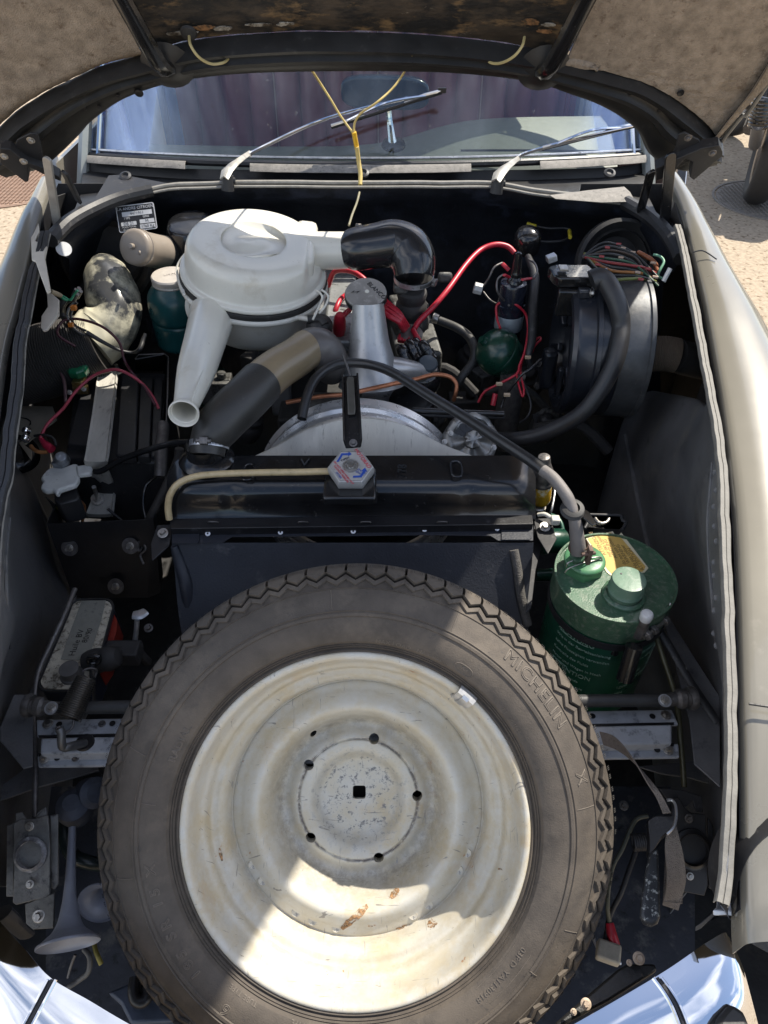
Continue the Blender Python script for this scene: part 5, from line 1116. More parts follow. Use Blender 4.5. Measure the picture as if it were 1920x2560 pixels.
# battery, tray
bt = thing('battery', 'black car battery under a silver hold-down strap', 'battery', W(260,950,z=.42))
BATM = M('battery_case', (.028,.028,.03), .5, 0, .2, 30, .15, 300, dirt=[((.08,.075,.07), .36, 70)])
zb = .66
def bq(pts, z, h, m, name, par, bev=.002, off=(0,0,0)): mb = MB(); mb.prism([W(u, v, z=z) for u, v in pts], (0,.0,-h)); return part(name, mb, m, par, bevel=bev)
bq([(166,800),(358,806),(348,1000),(140,990)], zb-.014, .16, BATM, 'battery_case', bt, .004)
bq([(172,852),(222,846),(205,965),(146,958)], zb+.0, .02, BATM, 'vent_cover', bt, .002)
bq([(222,842),(242,838),(228,985),(200,985)], zb+.004, .02, BATM, 'lid_ridge', bt, .002)
bq([(262,805),(300,808),(292,985),(250,982)], zb+.006, .02, BATM, 'lid_ridge', bt, .003)
bq([(304,815),(330,818),(322,985),(296,985)], zb+.001, .02, BATM, 'vent_cover', bt, .002)
bq([(333,815),(352,818),(344,985),(326,985)], zb-.006, .01, BATM, 'vent_cover', bt, .002)
STM = M('strap_alu', (.56,.54,.49), .45, .25, .12, 30, .2, 200, dirt=[((.16,.15,.13), .36, 90), ((.3,.28,.26), .4, 50)], aniso=(1,.3,1))
S0 = [W(u, v, z=z) for u, v, z in ((217,795,.672),(214,802,.680),(200,900,.678),(186,985,.676),(183,997,.672),(185,1010,.655),(196,1030,.60),(207,1062,.56),(188,1112,.548),(187,1116,.54))]
S1 = [W(u+6, v, z=z) for u, v, z in ((252,798,.672),(248,805,.680),(238,900,.678),(228,985,.676),(226,997,.672),(227,1010,.655),(238,1036,.60),(243,1060,.56),(238,1112,.548),(237,1116,.54))]
mb = MB(); mb.sheet([[a, a+V((.001,0,.0045)), a.lerp(b_,.08)+V((0,0,.001)), a.lerp(b_,.5), a.lerp(b_,.92)+V((0,0,.001)), b_+V((-.001,0,.0045)), b_] for a, b_ in zip(S0, S1)], .0018); part('hold_down_strap', mb, STM, bt, 30)
wire([W(254,802,z=.672), W(251,788,z=.69)], .004, STEEL, 'strap_stud', bt)
bo2 = [W(212,1082,z=.56), W(208,1068,z=.59), W(203,1052,z=.62)]
wire(bo2, .0042, STEEL, 'threaded_stud', bt, 2); mb = MB(); mb.lathe(W(211,1078,z=.563), (bo2[2]-bo2[0]), [(.013,0),(.013,.002),(.008,.002),(.008,.009),(0,.009)], 12); part('stud_nut', mb, STEEL, bt)
tr2 = thing('battery_tray', 'open black sheet metal battery tray bolted in front of the battery', 'tray', W(220,1200,z=.40))
TRM = M('tray_black', (.016,.016,.018), .42, 0, .3, 20, .15, 120, dirt=[((.10,.095,.09), .30, 60)])
F_ = [(112,1116,.60),(115,1130,.60),(330,1120,.60),(342,1098,.60)]
mb = MB()
tp = [W(100,1073,z=.63), W(121,1090,z=.61), W(102,1130,z=.60), W(310,1122,z=.60), W(330,1118,z=.60), W(336,1100,z=.61)]
lw = [W(135,1120,z=.50), W(150,1180,z=.47), W(160,1290,z=.42), W(320,1290,z=.42), W(345,1280,z=.42), W(350,1240,z=.43)]
mb.sheet([tp, [a.lerp(b_, .5) for a, b_ in zip(tp, lw)], lw], .002); part('front_wall', mb, TRM, tr2, 20)
mb = MB(); mb.sheet([[W(112,1120,z=.42), W(330,1115,z=.42)], [W(150,960,z=.42), W(360,960,z=.42)]], .002); part('tray_floor', mb, TRM, tr2)
mb = MB(); mb.sheet([[W(343,765,z=.70), W(363,768,z=.70), W(361,960,z=.66)], [W(300,765,z=.70), W(330,990,z=.5), W(345,1100,z=.5)]], .002)
mb = MB(); mb.tube(W3([(292,775,.70),(300,766,.70),(355,764,.70),(364,772,.70),(362,850,.69),(358,940,.67)]), .0015, 6, 3, False); part('tray_edge', mb, DSTEEL, tr2)
mb = MB(); mb.sheet([W3([(292,775,.70),(355,764,.70),(364,772,.70),(360,980,.66)]), W3([(292,800,.52),(352,800,.52),(356,810,.52),(352,1010,.5)])], .002); part('back_wall', mb, TRM, tr2, 20)
for (x, y) in ((515,1155),(965,1140),(857,1440)):
    u, v = c('H', x, y); t_ = (v-1125)/165; p = W(u, v, z=.60-.16*t_+.004); n_ = V((0,-.8,.5)); mb = MB(); mb.lathe(p-n_.normalized()*.001, n_, [(0,0),(.0155,0),(.0155,.0016),(0,.0016)], 26); part('washer', mb, DSTEEL, tr2); inst('bolt', BOLT, tr2, p, n_, sc=.75)
    wire([p, p+n_.normalized()*.014], .0032, STEEL, 'stud', tr2)
# cut-off switch
cs_ = thing('isolator_switch', 'green star-shaped battery isolator knob on a brass terminal clamp', 'switch', W(168,815,z=.66))
q = W(*c('D',575,1240), z=.715); k = px(1, q)
mb = MB(); mb.lathe(q, (.05,-.35,1), [(8.5*k,.006),(10*k,.010),(19*k,.010),(23*k,.007),(24*k,.003),(24*k,-.008),(20*k,-.012),(8.5*k,-.012)], 90, closed=True, fn=lambda a, r_, h: (r_*(1+.07*max(0,math.cos(9*a))*(1 if r_ > 18*k else 0)), h)); part('knob', mb, M('knob_green', (.008,.16,.07), .35, 0, .1, 60, coat=.3), cs_, 40)
mb = MB(); mb.lathe(q, (.05,-.25,1), [(8.4*k,-.002),(0,-.002)], 20); part('knob_bore', mb, BLK, cs_)
BRS = M('brass', (.42,.31,.13), .35, .9, .25, 120, .2, 300, dirt=[((.5,.48,.4), .4, 200)])
mb = MB(); mb.box(W(*c('D',590,1350), z=.69), (.022,.03,.018)); mb.box(W(*c('D',600,1400), z=.685), (.03,.012,.02)); part('clamp_block', mb, BRS, cs_, bevel=.002)
mb = MB(); 
for x, y, z, s_ in ((560,1165,.70,.012),(610,1160,.70,.014),(685,1265,.70,.015),(640,1210,.70,.009)): mb.cyl(W(*c('D',x-12,y), z=z), W(*c('D',x+22,y-6), z=z), s_*.55, seg=6)
part('clamp_nuts', mb, BRS, cs_, bevel=.001)
for x, y in ((515,1425),(620,1400)):
    inst('bolt', BOLT, cs_, W(*c('D',x,y), z=.69), (.2,-.6,.8), sc=.55)
# positive clamp with white plastic cover
pcv = thing('terminal_cover', 'cracked white plastic cover over the front battery terminal', 'cover', W(128,1030,z=.6))
cv = [(380,555),(455,560),(540,530),(575,530),(580,600),(585,640),(560,680),(440,720),(430,748),(408,745),(390,720),(335,728),(298,710),(300,690),(322,660),(298,640),(310,615),(345,575)]
mb = MB(); mb.prism([W(*c('H',*q_), z=.655) for q_ in cv], (0,.0,-.012)); part('cover_shell', mb, M('white_plastic', (.74,.75,.72), .45, 0, .12, 30, .15, 60, dirt=[((.4,.38,.33), .36, 60)]), pcv, bevel=.004)
mb = MB(); mb.prism([W(*c('H',*q_), z=.660) for q_ in ((560,545),(670,530),(685,570),(670,600),(575,612))], (0,.0,-.010)); part('cover_flap', mb, bpy.data.materials['white_plastic'], pcv, bevel=.003)
mb = MB(); mb.prism([W(*c('H',*q_), z=.635) for q_ in ((400,740),(560,690),(590,780),(560,800),(440,830),(400,800))], (0,.0,-.05)); part('cover_base', mb, BATM, pcv, bevel=.003)
mb = MB(); mb.lathe(W(*c('H',455,490), z=.672), (.3,-.5,1), shp([(.0,.008),(.009,.008),(.012,.002),(.013,-.006),(.013,-.02),(0,-.02)]), 24); mb.box(W(*c('H',440,525), z=.660), (.022,.018,.014)); part('terminal_clamp', mb, M('lead_clamp', (.35,.37,.40), .4, .8, .3, 90, .5, 200), pcv, bevel=.002)
mb = MB()
for x, y in ((210,295),(205,350)): mb.lathe(W(*c('H',x,y), z=.665), (-.5,-.5,1), shp([(0,.012),(.006,.011),(.008,.004),(.008,0),(0,0)]), 14)
part('clamp_bolts', mb, CHROME, pcv)
def cable(pts, r_, m, name, lab, cat='cable', reg=None, n=6, group=None):
    P = [W(*(c(p[3], p[0], p[1]) if len(p) > 3 else (p[0], p[1])), z=p[2]) for p in pts]
    mb = MB(); mb.tube(P, r_, 8, n); return solo(name, mb, m, lab, cat, smooth=60, group=group)
PINK = M('pink_red_cable', (.42,.06,.09), .4, 0, .15, 60)
cable([(300,340,.675,'H'),(350,240,.69,'H'),(470,120,.70,'H'),(560,1420,.71,'D'),(680,1310,.725,'D'),(800,1262,.735,'D'),(900,1265,.735,'D'),(1030,1340,.72,'D'),(1120,1440,.70,'D'),(1175,1545,.68,'D')], .0032, PINK, 'battery_cable', 'thin red cable arching over the battery from terminal to terminal')
rb = cable([(300,340,.672,'H'),(320,370,.668,'H'),(345,395,.665,'H'),(385,425,.662,'H')], [.004,.0055,.008,.0085], M('red_boot', (.50,.03,.07), .35, 0, .1, 30), 'terminal_boot', 'red ribbed rubber boot on the front battery cable', 'boot')
cable([(255,325,.675,'H'),(330,318,.68,'H'),(395,345,.675,'H'),(415,400,.67,'H')], .0028, BLKS, 'cable', 'short grey-black wire curling over the red terminal boot')
cable([(230,400,.66,'H'),(250,425,.66,'H'),(290,445,.66,'H'),(350,445,.66,'H')], .0038, M('orange_lead', (.40,.17,.06), .5, 0, .2), 'cable', 'short orange lead at the front battery terminal')
cable([(700,590,.665,'H'),(760,580,.67,'H'),(900,500,.69,'H'),(1060,440,.71,'H'),(1180,405,.72,'H'),(1300,375,.73,'H'),(1400,370,.74,'H')], .0058, BLKG, 'hose', 'black cable running from the white terminal cover towards the radiator hose')
cable([(700,1270,.74,'D'),(560,1085,.77,'D'),(440,1010,.79,'D'),(430,950,.80,'D'),(480,890,.81,'D'),(600,885,.81,'D'),(760,940,.80,'D'),(880,1050,.78,'D'),(920,1180,.76,'D'),(980,1280,.73,'D'),(1080,1400,.71,'D'),(1150,1520,.69,'D')][1:], .0028, M('dark_maroon_wire', (.07,.02,.03), .4, 0, .2), 'cable', 'dark wire looping over the corrugated duct and down beside the battery')
cable([(520,1165,.71,'D'),(440,1115,.73,'D'),(400,1118,.735,'D'),(388,1160,.725,'D'),(400,1220,.715,'D'),(408,1290,.70,'D')], .0025, M('blue_wire', (.10,.32,.42), .4, 0, .2), 'cable', 'pale blue wire hooked over beside the green isolator knob')
cable([(370,1248,.71,'D'),(420,1250,.715,'D'),(465,1310,.71,'D'),(482,1400,.70,'D'),(485,1500,.69,'D')], .0035, M('mauve_wire', (.12,.07,.08), .4, 0, .2), 'cable', 'mauve wire bending down left of the battery')
# loom at the duct
for i, (pts, cc_) in enumerate((([(430,690,.86),(470,715,.855),(520,740,.85),(550,700,.86),(575,670,.87)], (.05,.3,.16)), ([(430,700,.86),(465,730,.855),(500,745,.85)], (.03,.25,.12)), ([(545,800,.82),(510,870,.80),(540,940,.79),(600,990,.78),(680,1010,.78)], (.12,.12,.12)), ([(560,740,.84),(500,760,.83),(475,800,.82),(480,860,.80),(520,930,.79),(560,980,.78)], (.05,.05,.05)), ([(560,750,.84),(520,790,.83),(500,840,.82),(510,890,.81)], (.25,.25,.24)), ([(570,760,.84),(540,800,.83),(525,870,.82),(560,930,.80),(640,970,.79)], (.04,.04,.04)), ([(480,740,.85),(455,780,.84),(450,830,.82),(480,880,.81)], (.03,.03,.03)))):
    cable([p+('D',) for p in pts], .0024 if i != 6 else .006, M('w%d' % i, cc_, .4, 0, .2), 'loom_wire', ['green wire stub rising from the bullet connectors at the left duct','short green wire entering the bullet connectors at the left duct','grey loom wire tagged orange above the corrugated duct','black loom wire looping widest above the corrugated duct','pale grey loom wire in a tight loop below the bullet connectors','black loom wire lying on the crumpled sleeve edge','thick black sleeve leftmost in the wire tangle at the left duct'][i], 'wire', group='loom wires above the left duct')
mb = MB()
for x, y in ((555,690),(575,680),(560,720),(585,700)): mb.tube([W(*c('D',x-14,y+22), z=.845), W(*c('D',x+12,y-26), z=.86)], .0045, 8, 1, False)
solo('connector', mb, DSTEEL, 'cluster of silver bullet connectors at the left duct', 'connector')
mb = MB()
mb.box(W(*c('D',545,797), z=.845), (.010,.008,.008)); mb.box(W(*c('D',525,925), z=.81), (.009,.007,.007)); solo('wire_tag', mb, M('orange_tag', (.55,.18,.03), .5), 'orange crimp tags on the loom wires above the corrugated duct', 'tag')
wire([W(*c('D',375,680), z=.88), W(*c('D',430,700), z=.87), W(*c('D',455,712), z=.865)], [.006,.005,.004], M('tan_sleeve', (.32,.25,.16), .6, 0, .2, 60), 'wire_sleeve', car)
cable([(640,980,.79,'D'),(760,1050,.77,'D'),(880,1110,.75,'D'),(980,1130,.74,'D'),(1035,1105,.75,'D'),(1060,1040,.76,'D'),(1080,990,.77,'D')], [.005,.004,.0032,.0032,.005,.005,.004], BLKS, 'cable', 'black cable with a pale tip trailing below the crumpled sleeve')
# beige floor plate left of the battery + black hole
mb = MB(); mb.prism([W(*c('H',*q_), z=.60) for q_ in ((85,100),(390,105),(420,200),(180,390),(235,430),(230,500),(85,300))], (0,.0,-.004)); bp_ = part('beige_bracket', mb, M('beige_plate', (.42,.37,.29), .6, 0, .12, 30, .1, 200), car, bevel=.001)
mb = MB(); P = [W(*c('H',*q_), z=.6015) for q_ in ((155,188),(200,195),(230,215),(232,240),(215,250),(225,222),(195,202),(155,192))]; mb.prism(P, (0,0,.0008)); part('slot', mb, BLK, bp_)
mb = MB(); mb.lathe(W(*c('H',120,440), z=.59), (.5,-.3,1), shp([(0,.006),(.028,.006),(.042,.0),(.046,-.012)]), 30); part('rubber_bung', mb, BLKG, car)
# cables bundle beside the radiator
cable([(1330,420,.70,'H'),(1320,500,.68,'H'),(1280,600,.66,'H'),(1230,700,.64,'H'),(1180,800,.62,'H'),(1130,900,.60,'H'),(1100,960,.58,'H')], .0085, M('taped_loom', (.045,.04,.036), .55, 0, .3, 90, .6, 300, aniso=(1,1,6)), 'taped_loom', 'tape-wrapped cable loom running down beside the radiator', 'cable loom')
cable([(1210,240,.68,'H'),(1195,420,.665,'H'),(1190,560,.65,'H'),(1185,630,.64,'H')], .012, DSTEEL, 'tube', 'grey metal tube standing between battery and radiator', 'tube')
cable([(1190,600,.645,'H'),(1100,670,.63,'H'),(1068,740,.62,'H'),(1062,850,.60,'H'),(1085,960,.58,'H'),(1090,1000,.57,'H')], .0035, BLKG, 'cable', 'black cable curling down between battery tray and radiator')
cable([(1050,1060,.56,'H'),(1025,1120,.55,'H'),(1030,1180,.54,'H'),(1060,1130,.54,'H'),(1040,1090,.55,'H'),(1080,1160,.54,'H'),(1040,1210,.53,'H'),(1065,1275,.52,'H')], .0024, DSTEEL, 'spring_clip', 'bent wire clip hanging beside the battery tray', 'wire clip')
cable([(433,790,.62,'H'),(445,820,.61,'H'),(440,850,.605,'H'),(425,858,.60,'H')], .0034, M('yellow_wire', (.55,.50,.02), .4), 'cable', 'stub of bright yellow wire below the white terminal cover')
cable([(550,800,.61,'H'),(590,808,.605,'H'),(625,850,.58,'H'),(610,960,.55,'H')], .0030, M('red_yellow_wire', (.35,.12,.03), .4), 'cable', 'red and yellow wire dropping into the battery tray')
cable([(800,865,.57,'H'),(850,910,.56,'H'),(900,950,.55,'H')], .003, BLKS, 'cable', 'black wire lying in the battery tray under the strap bracket')
# ================= ENGINE MIDDLE =================
def solid(name, mb, m, lab, cat, **k): return solo(name, mb, m, lab, cat, **k)
eng = thing('engine', 'dirty cast engine block and head deep in the middle of the bay', 'engine', W(800,800,z=.4))
CASTD = M('dirty_casting', (.12,.12,.115), .6, .4, .35, 40, .5, 160, dirt=[((.03,.028,.025), .46, 30)])
def ebox(u, v, z, sx, sy, sz, m=CASTD, name='casting', rot=0, bev=.006, par=eng):
    X = V((math.cos(rot), math.sin(rot), 0)); Y = V((-math.sin(rot), math.cos(rot), 0)); mb = MB(); mb.box(W(u, v, z=z)-V((0,0,sz/2)), (sx, sy, sz), (X, Y, V((0,0,1)))); return part(name, mb, m, par, bevel=bev)
HEADM = M('rocker_cover', (.30,.31,.31), .45, .5, .2, 30, .2, 150, dirt=[((.08,.08,.075), .42, 60)])
ebox(780,760,.62,.34,.55,.3,M('block', (.03,.03,.03), .7, .2, .4, 30, .4, 120),'block')
ebox(700,640,.76,.12,.34,.06,HEADM,'rocker_cover'); ebox(735,660,.78,.06,.30,.03,HEADM,'rocker_rib')
ebox(890,700,.70,.10,.26,.10,CASTD,'inlet_manifold',.1); ebox(880,650,.76,.07,.08,.07,CASTD,'carburettor',.2)
ebox(600,770,.70,.045,.10,.12,M('bracket_grey', (.16,.165,.17), .5, .3, .2, 30),'engine_bracket',.1); ebox(575,720,.66,.03,.14,.10,CASTD,'engine_bracket')
ebox(848,850,.70,.13,.07,.05,HEADM,'timing_cover',-.1); ebox(720,860,.69,.10,.05,.05,CASTD,'pump_body')
for (u, v, z, r_, h) in ((890,622,.845,.031,.05),(893,655,.80,.034,.05)):
    mb = MB(); p = W(u, v, z=z); mb.lathe(p-V((0,0,h)), (0,-.1,1), shp([(r_,0),(r_*1.05,h*.3),(r_*.9,h*.5),(r_,h*.8),(r_*.8,h),(0,h)], 2), 24); part('carburettor_body', mb, DEEP, eng)
for (u, v, z, sx, sy, sz, m) in ((962,588,.86,.03,.012,.022,CASTD),(866,610,.86,.03,.03,.02,CASTD),(1085,745,.66,.04,.03,.05,M('blue_cap',(.04,.06,.12),.4)),):
    ebox(u, v, z, sx, sy, sz, m, 'bracket')
# odds and ends that fill the dark gaps
rnd = random.Random(11)
fill = [(430,780),(470,840),(500,740),(620,700),(560,790),(980,700),(1010,760),(1050,820),(960,820),(930,870),(1000,880),(1120,860),(1150,800),(640,830),(1240,940),(1180,900),(300,700),(310,640),(520,900),(1040,660),(980,640)]
for k, (u, v) in enumerate(fill):
    z = .52+.10*rnd.random(); p = W(u, v, z=z); mb = MB()
    if k % 3 == 0: mb.lathe(p-V((0,0,.04)), (rnd.uniform(-.5,.5), rnd.uniform(-.6,0), 1), shp([(.035,0),(.036,.03),(.028,.04),(.030,.05),(.018,.055),(.016,.07),(0,.07)], 2), 20)
    elif k % 3 == 1:
        a = rnd.uniform(-.6,.6); mb.box(p, (.07,.05,.06), (V((math.cos(a),math.sin(a),0)), V((-math.sin(a),math.cos(a),0)), V((0,0,1)))); mb.cyl(p+V((.015,0,.03)), p+V((.015,0,.045)), .012, seg=6)
    else: mb.tube([p+V((-.08,.02,0)), p+V((0,0,.03)), p+V((.07,-.03,-.02))], .012, 10, 5)
    part('casting', mb, CASTD if k % 2 else DEEP, eng, bevel=.003)
# oil filler
of = thing('oil_filler', 'silver tapered oil filler tube with a stamped round cap', 'oil filler', W(797,790,z=.66))
a = W(795, 655, z=.885); b_ = W(800, 775, z=.79); k = px(1, a)
FIL = M('filler_alu', (.42,.42,.42), .36, .6, .1, 20, .1, 150, dirt=[((.3,.3,.29), .4, 60)])
mb = MB(); L_ = (a-b_).length; mb.lathe(b_, a-b_, shp([(75*k,-.05),(60*k,-.02),(51*k,.008),(44*k,L_*.3),(39*k,L_*.6),(35*k,L_*.9),(34*k,L_)]), 44); part('filler_tube', mb, FIL, of, 60)
mb = MB(); mb.tube([b_+V((-.06,.02,-.03)), b_+V((-.02,0,-.015)), b_+V((.05,.01,-.03)), b_+V((.1,.03,-.05))], [.03,.04,.04,.03], 20, 5, flat=.6); part('filler_base', mb, FIL, of, 60)
cpt = W(790, 634, z=.892); cn = V((-.03,-.32,1)).normalized()
X, Y, Z = basis(cn, (1,0,0))
mb = MB(); mb.lathe(cpt, cn, [(38*k,-.012),(44*k,-.012),(46*k,-.004),(45*k,.002),(44*k,.003),(7*k,.003),(0,.003)], 44, xd=(1,0,0)); oc = part('filler_cap', mb, M('cap_grey', (.30,.285,.265), .45, .5, .15, 30, .15, 150, dirt=[((.42,.4,.37), .42, 60)]), of, 30)
mb = MB(); mb.lathe(cpt, cn, [(44*k,-.012),(46.5*k,-.012),(47*k,-.004),(46.5*k,-.001)], 44, closed=False); part('cap_seal', mb, BLK, oc)
mb = MB(); mb.lathe(cpt+X*3*k+Y*2*k, cn, [(5*k,.003),(4.5*k,.0045),(0,.0045)], 16); part('cap_dot', mb, WHT, oc)
text('cap_print', 'BLANCO', .013, BLK, oc, planar(cpt+Z*.0034+X*24*k+Y*4*k, X*.6-Y*.8, Z), ext=.0002)
mb = MB(); o_ = cpt+Z*.0034; mb.prism([o_+X*x*k+Y*y*k for x, y in ((-32,0),(-24,6),(-26,1),(-12,4),(-20,-3),(-18,2))], Z*.0003); part('cap_mark', mb, BLK, oc, 0)
# ignition leads
il = 'red ignition leads to the distributor'
cable([(218,815,.80,'F'),(180,850,.81,'F'),(150,910,.79,'F'),(140,1000,.77,'F')], .0055, RED, 'ignition_lead', 'red ignition lead dropping to a red plug cap left of the oil filler', group=il)
cable([(60,640,.80,'F'),(100,540,.83,'F'),(170,520,.84,'F'),(250,535,.84,'F'),(330,590,.83,'F'),(400,680,.81,'F')], .0058, RED, 'ignition_lead', 'red ignition lead arching behind the air filter outlet', group=il)
cable([(210,690,.78,'F'),(150,740,.79,'F'),(115,820,.78,'F'),(95,880,.76,'F')], .0055, RED, 'ignition_lead', 'red ignition lead curving down beside the rocker cover', group=il)
for i, (p0, lb) in enumerate(((470,'uppermost of the four red leads fanning right of the oil filler'),(480,'second red lead in the fan right of the oil filler'),(475,'third red lead in the fan right of the oil filler'),(470,'lowest red lead in the fan right of the oil filler'))):
    cable([(p0-40,700+i*34,.84,'F'),(p0+30,760+i*32,.84,'F'),(p0+110,830+i*24,.83,'F'),(620-i*6,890+i*16,.815,'F'),(655-i*12,950+i*8,.785,'F'),(660-i*22,1010,.78,'F'),(650-i*20,1060-i*4,.775,'F')], .0052, RED, 'ignition_lead', lb, group=il)
cable([(700,950,.79,'F'),(740,890,.80,'F'),(840,790,.82,'F'),(950,660,.84,'F'),(1080,480,.86,'F'),(1190,370,.87,'F'),(1300,330,.875,'F'),(1390,345,.87,'F'),(1440,392,.86,'F')], .0058, RED, 'ignition_lead', 'long red coil lead arching from the distributor up to the ignition coil', group=il)
cable([(690,960,.79,'F'),(715,1010,.785,'F'),(745,1060,.775,'F')], .0058, RED, 'ignition_lead', 'short red lead entering the right tower of the distributor', group=il)
pl_ = MB(); q = W(*c('F',135,1075), z=.75); pl_.lathe(q, (0.1,-.3,1), shp([(.017,0),(.0175,.006),(.012,.012),(.010,.03),(.013,.045),(.012,.07),(.008,.085),(0,.085)], 2), 24); solid('spark_plug_connector', pl_, RED, 'glossy red spark plug cap left of the silver oil filler', 'plug cap')
pl_ = MB(); q = W(*c('F',110,860), z=.755); pl_.lathe(q, (0,-.3,1), shp([(.018,0),(.018,.008),(.009,.014),(0,.018)], 2), 24); solid('spark_plug_connector', pl_, RED, 'red spark plug cap behind, beside the rocker cover', 'plug cap')
# distributor
ds = thing('distributor', 'black distributor cap with fat rubber boots under the red leads', 'distributor', W(905,770,z=.66))
q = W(*c('F',750,1250), z=.735); mb = MB(); mb.lathe(q-V((0,0,.04)), (0.1,-.25,1), shp([(.034,0),(.037,.02),(.037,.035),(.033,.045),(.024,.05),(0,.05)], 2), 32); part('cap', mb, BLKG, ds)
mb = MB(); mb.lathe(W(*c('F',800,1215), z=.765), (.1,-.4,1), shp([(.019,0),(.017,.006),(0,.008)], 2), 24); part('cap_top', mb, M('cap_top', (.06,.075,.09), .3, 0, .1), ds)
for (x0, y0, x1, y1) in ((650,1040,722,1190),(745,1050,850,1190),(600,1080,640,1220),(690,1030,760,1160)):
    a = W(*c('F',x0,y0), z=.788); b_ = W(*c('F',x1,y1), z=.765); d_ = b_-a
    mb = MB(); mb.lathe(a, d_, shp([(.006,0),(.010,.004),(.011,d_.length*.35),(.009,d_.length*.5),(.012,d_.length*.55),(.010,d_.length*.65),(.0085,d_.length*.8),(.0095,d_.length*.95),(.005,d_.length),(0,d_.length)], 2), 20); part('boot', mb, BLKG, ds)
mb = MB(); mb.lathe(W(*c('F',675,990), z=.783), (.05,-.3,1), shp([(.023,-.003),(.0235,0),(.021,.003),(0,.004)], 2), 28); part('lead_comb', mb, DSTEEL, ds)
# oil filter
mb = MB(); q = W(*c('F',690,1470), z=.70); mb.lathe(q-V((0,0,.09)), (-.05,-.15,1), shp([(.043,0),(.045,.05),(.045,.085),(.040,.092),(.043,.098),(0,.10)], 2), 32); ofl = solo('oil_filter', mb, BLKG, 'black oil filter canister with a white print band', 'oil filter')
# long copper pipe
cable([(-250,1500,.76,'F'),(0,1455,.77,'F'),(180,1440,.775,'F'),(300,1415,.778,'F'),(550,1360,.78,'F'),(700,1330,.78,'F'),(820,1298,.78,'F'),(900,1295,.78,'F'),(970,1315,.775,'F'),(1010,1365,.765,'F'),(1005,1430,.75,'F'),(990,1480,.73,'F')], .0042, COPPER, 'copper_pipe', 'bent copper pipe running behind the stay to the right of the oil filter', 'pipe')
cable([(850,880,.76,'F'),(930,910,.755,'F'),(1020,950,.75,'F'),(1100,1010,.74,'F'),(1145,1100,.73,'F'),(1130,1200,.71,'F'),(1050,1310,.69,'F'),(1000,1400,.66,'F')], .0095, RUB, 'fuel_hose', 'dark rubber hose curving down in front of the green sphere', 'hose')
mb = MB(); mb.lathe(W(*c('F',835,870), z=.765), (1,-.3,-.2), [(.0,0),(.010,0),(.011,.004),(.010,.012),(0,.012)], 14); solo('hose_union', mb, STEEL, 'small steel union at the end of the dark fuel hose', 'union')
# green spheres
gs = thing('accumulator_sphere', 'dark green hydraulic sphere low between distributor and heater blower', 'sphere', W(1080,780,z=.62))
q = W(*c('F',1325,1130), z=.73); r_ = px(50, q)
mb = MB(); ax_ = V((-.75,-.15,.65)).normalized(); mb.lathe(q, ax_, shp([(0,-r_*1.15),(r_*.5,-r_*1.05),(r_*.88,-r_*.6),(r_*1.0,-r_*.15),(r_*1.0,0),(r_*.985,r_*.03),(r_*1.0,r_*.06),(r_*.97,r_*.3),(r_*.8,r_*.65),(r_*.4,r_*.92),(r_*.2,r_*.95),(r_*.18,r_*1.05),(0,r_*1.05)], 4), 44); part('sphere_shell', mb, GREEND, gs)
mb = MB(); mb.lathe(q+ax_*r_*1.0, ax_, [(r_*.16,0),(r_*.16,.008),(0,.008)], 6); part('filler_nut', mb, GREEND, gs)
mb = MB(); q = W(432,785,z=.58); mb.lathe(q-V((0,0,.06)), (0,0,1), shp([(0,.06),(.03,.055),(.055,.03),(.062,0),(.055,-.03),(0,-.06)], 3), 32); solo('accumulator_sphere', mb, GREEND, 'dark green sphere in deep shade behind the white snorkel', 'sphere')
# ignition coil
ic = thing('ignition_coil', 'ignition coil can standing upright with wires on its top', 'ignition coil', W(1115,690,z=.66))
q = W(*c('F',1435,610), z=.855); k = px(1, q)
mb = MB(); mb.lathe(q-V((0,0,.08)), (0,0,1), [(29*k,-.06),(30*k,0),(30*k,.03),(32*k,.031),(32*k,.036),(30*k,.037),(30*k,.075),(28*k,.08),(24*k,.081),(0,.082)], 36); part('can', mb, M('coil_black', (.015,.018,.03), .25, .2, .1, 30, coat=.3), ic, 30)
mb = MB(); mb.lathe(q-V((0,0,.10)), (0,0,1), [(31*k,0),(31.5*k,.001),(31.5*k,.032),(31*k,.033)], 36); part('can_band', mb, M('band_grey', (.25,.29,.32), .4, .3, .1, 40), ic)
mb = MB(); mb.lathe(q+V((0.002,0,0)), (0,0,1), shp([(18*k,0),(16*k,.006),(11*k,.012),(12*k,.018),(10*k,.024),(9*k,.04),(7*k,.06),(0,.062)], 2), 24); part('tower', mb, BLKG, ic)
for x, y, x2, y2 in ((1350,470,1400,520),(1365,555,1400,572),(1500,590,1580,578)):
    mb = MB(); mb.tube([W(*c('F',x,y), z=.885), W(*c('F',x2,y2), z=.875)], .0042, 8, 1, False, flat=.6); part('spade_cover', mb, RED, ic)
for k_, pts in enumerate(([(1350,465,.885),(1290,500,.88),(1250,580,.86),(1210,640,.84)], [(1360,550,.88),(1315,590,.87),(1315,680,.85),(1380,760,.82),(1400,780,.82)], [(1580,578,.88),(1608,530,.88),(1590,470,.885),(1545,440,.88)])):
    wire([W(*c('F',x,y), z=z) for x, y, z in pts], .0022, DSTEEL, 'lead', ic)
mb = MB(); mb.lathe(W(*c('F',1170,655), z=.835), (-1,.1,.2), [(0,-.008),(.012,-.008),(.012,.008),(0,.008)], 8); solo('white_nut', mb, M('white_nylon', (.42,.42,.41), .5, 0, .1), 'pale hexagonal plastic nut hanging on a wire left of the coil', 'nut')
cable([(1210,680,.82,'F'),(1260,740,.81,'F'),(1310,770,.80,'F')], .0018, DSTEEL, 'cable', 'thin dark wire from the pale nut down to the coil')
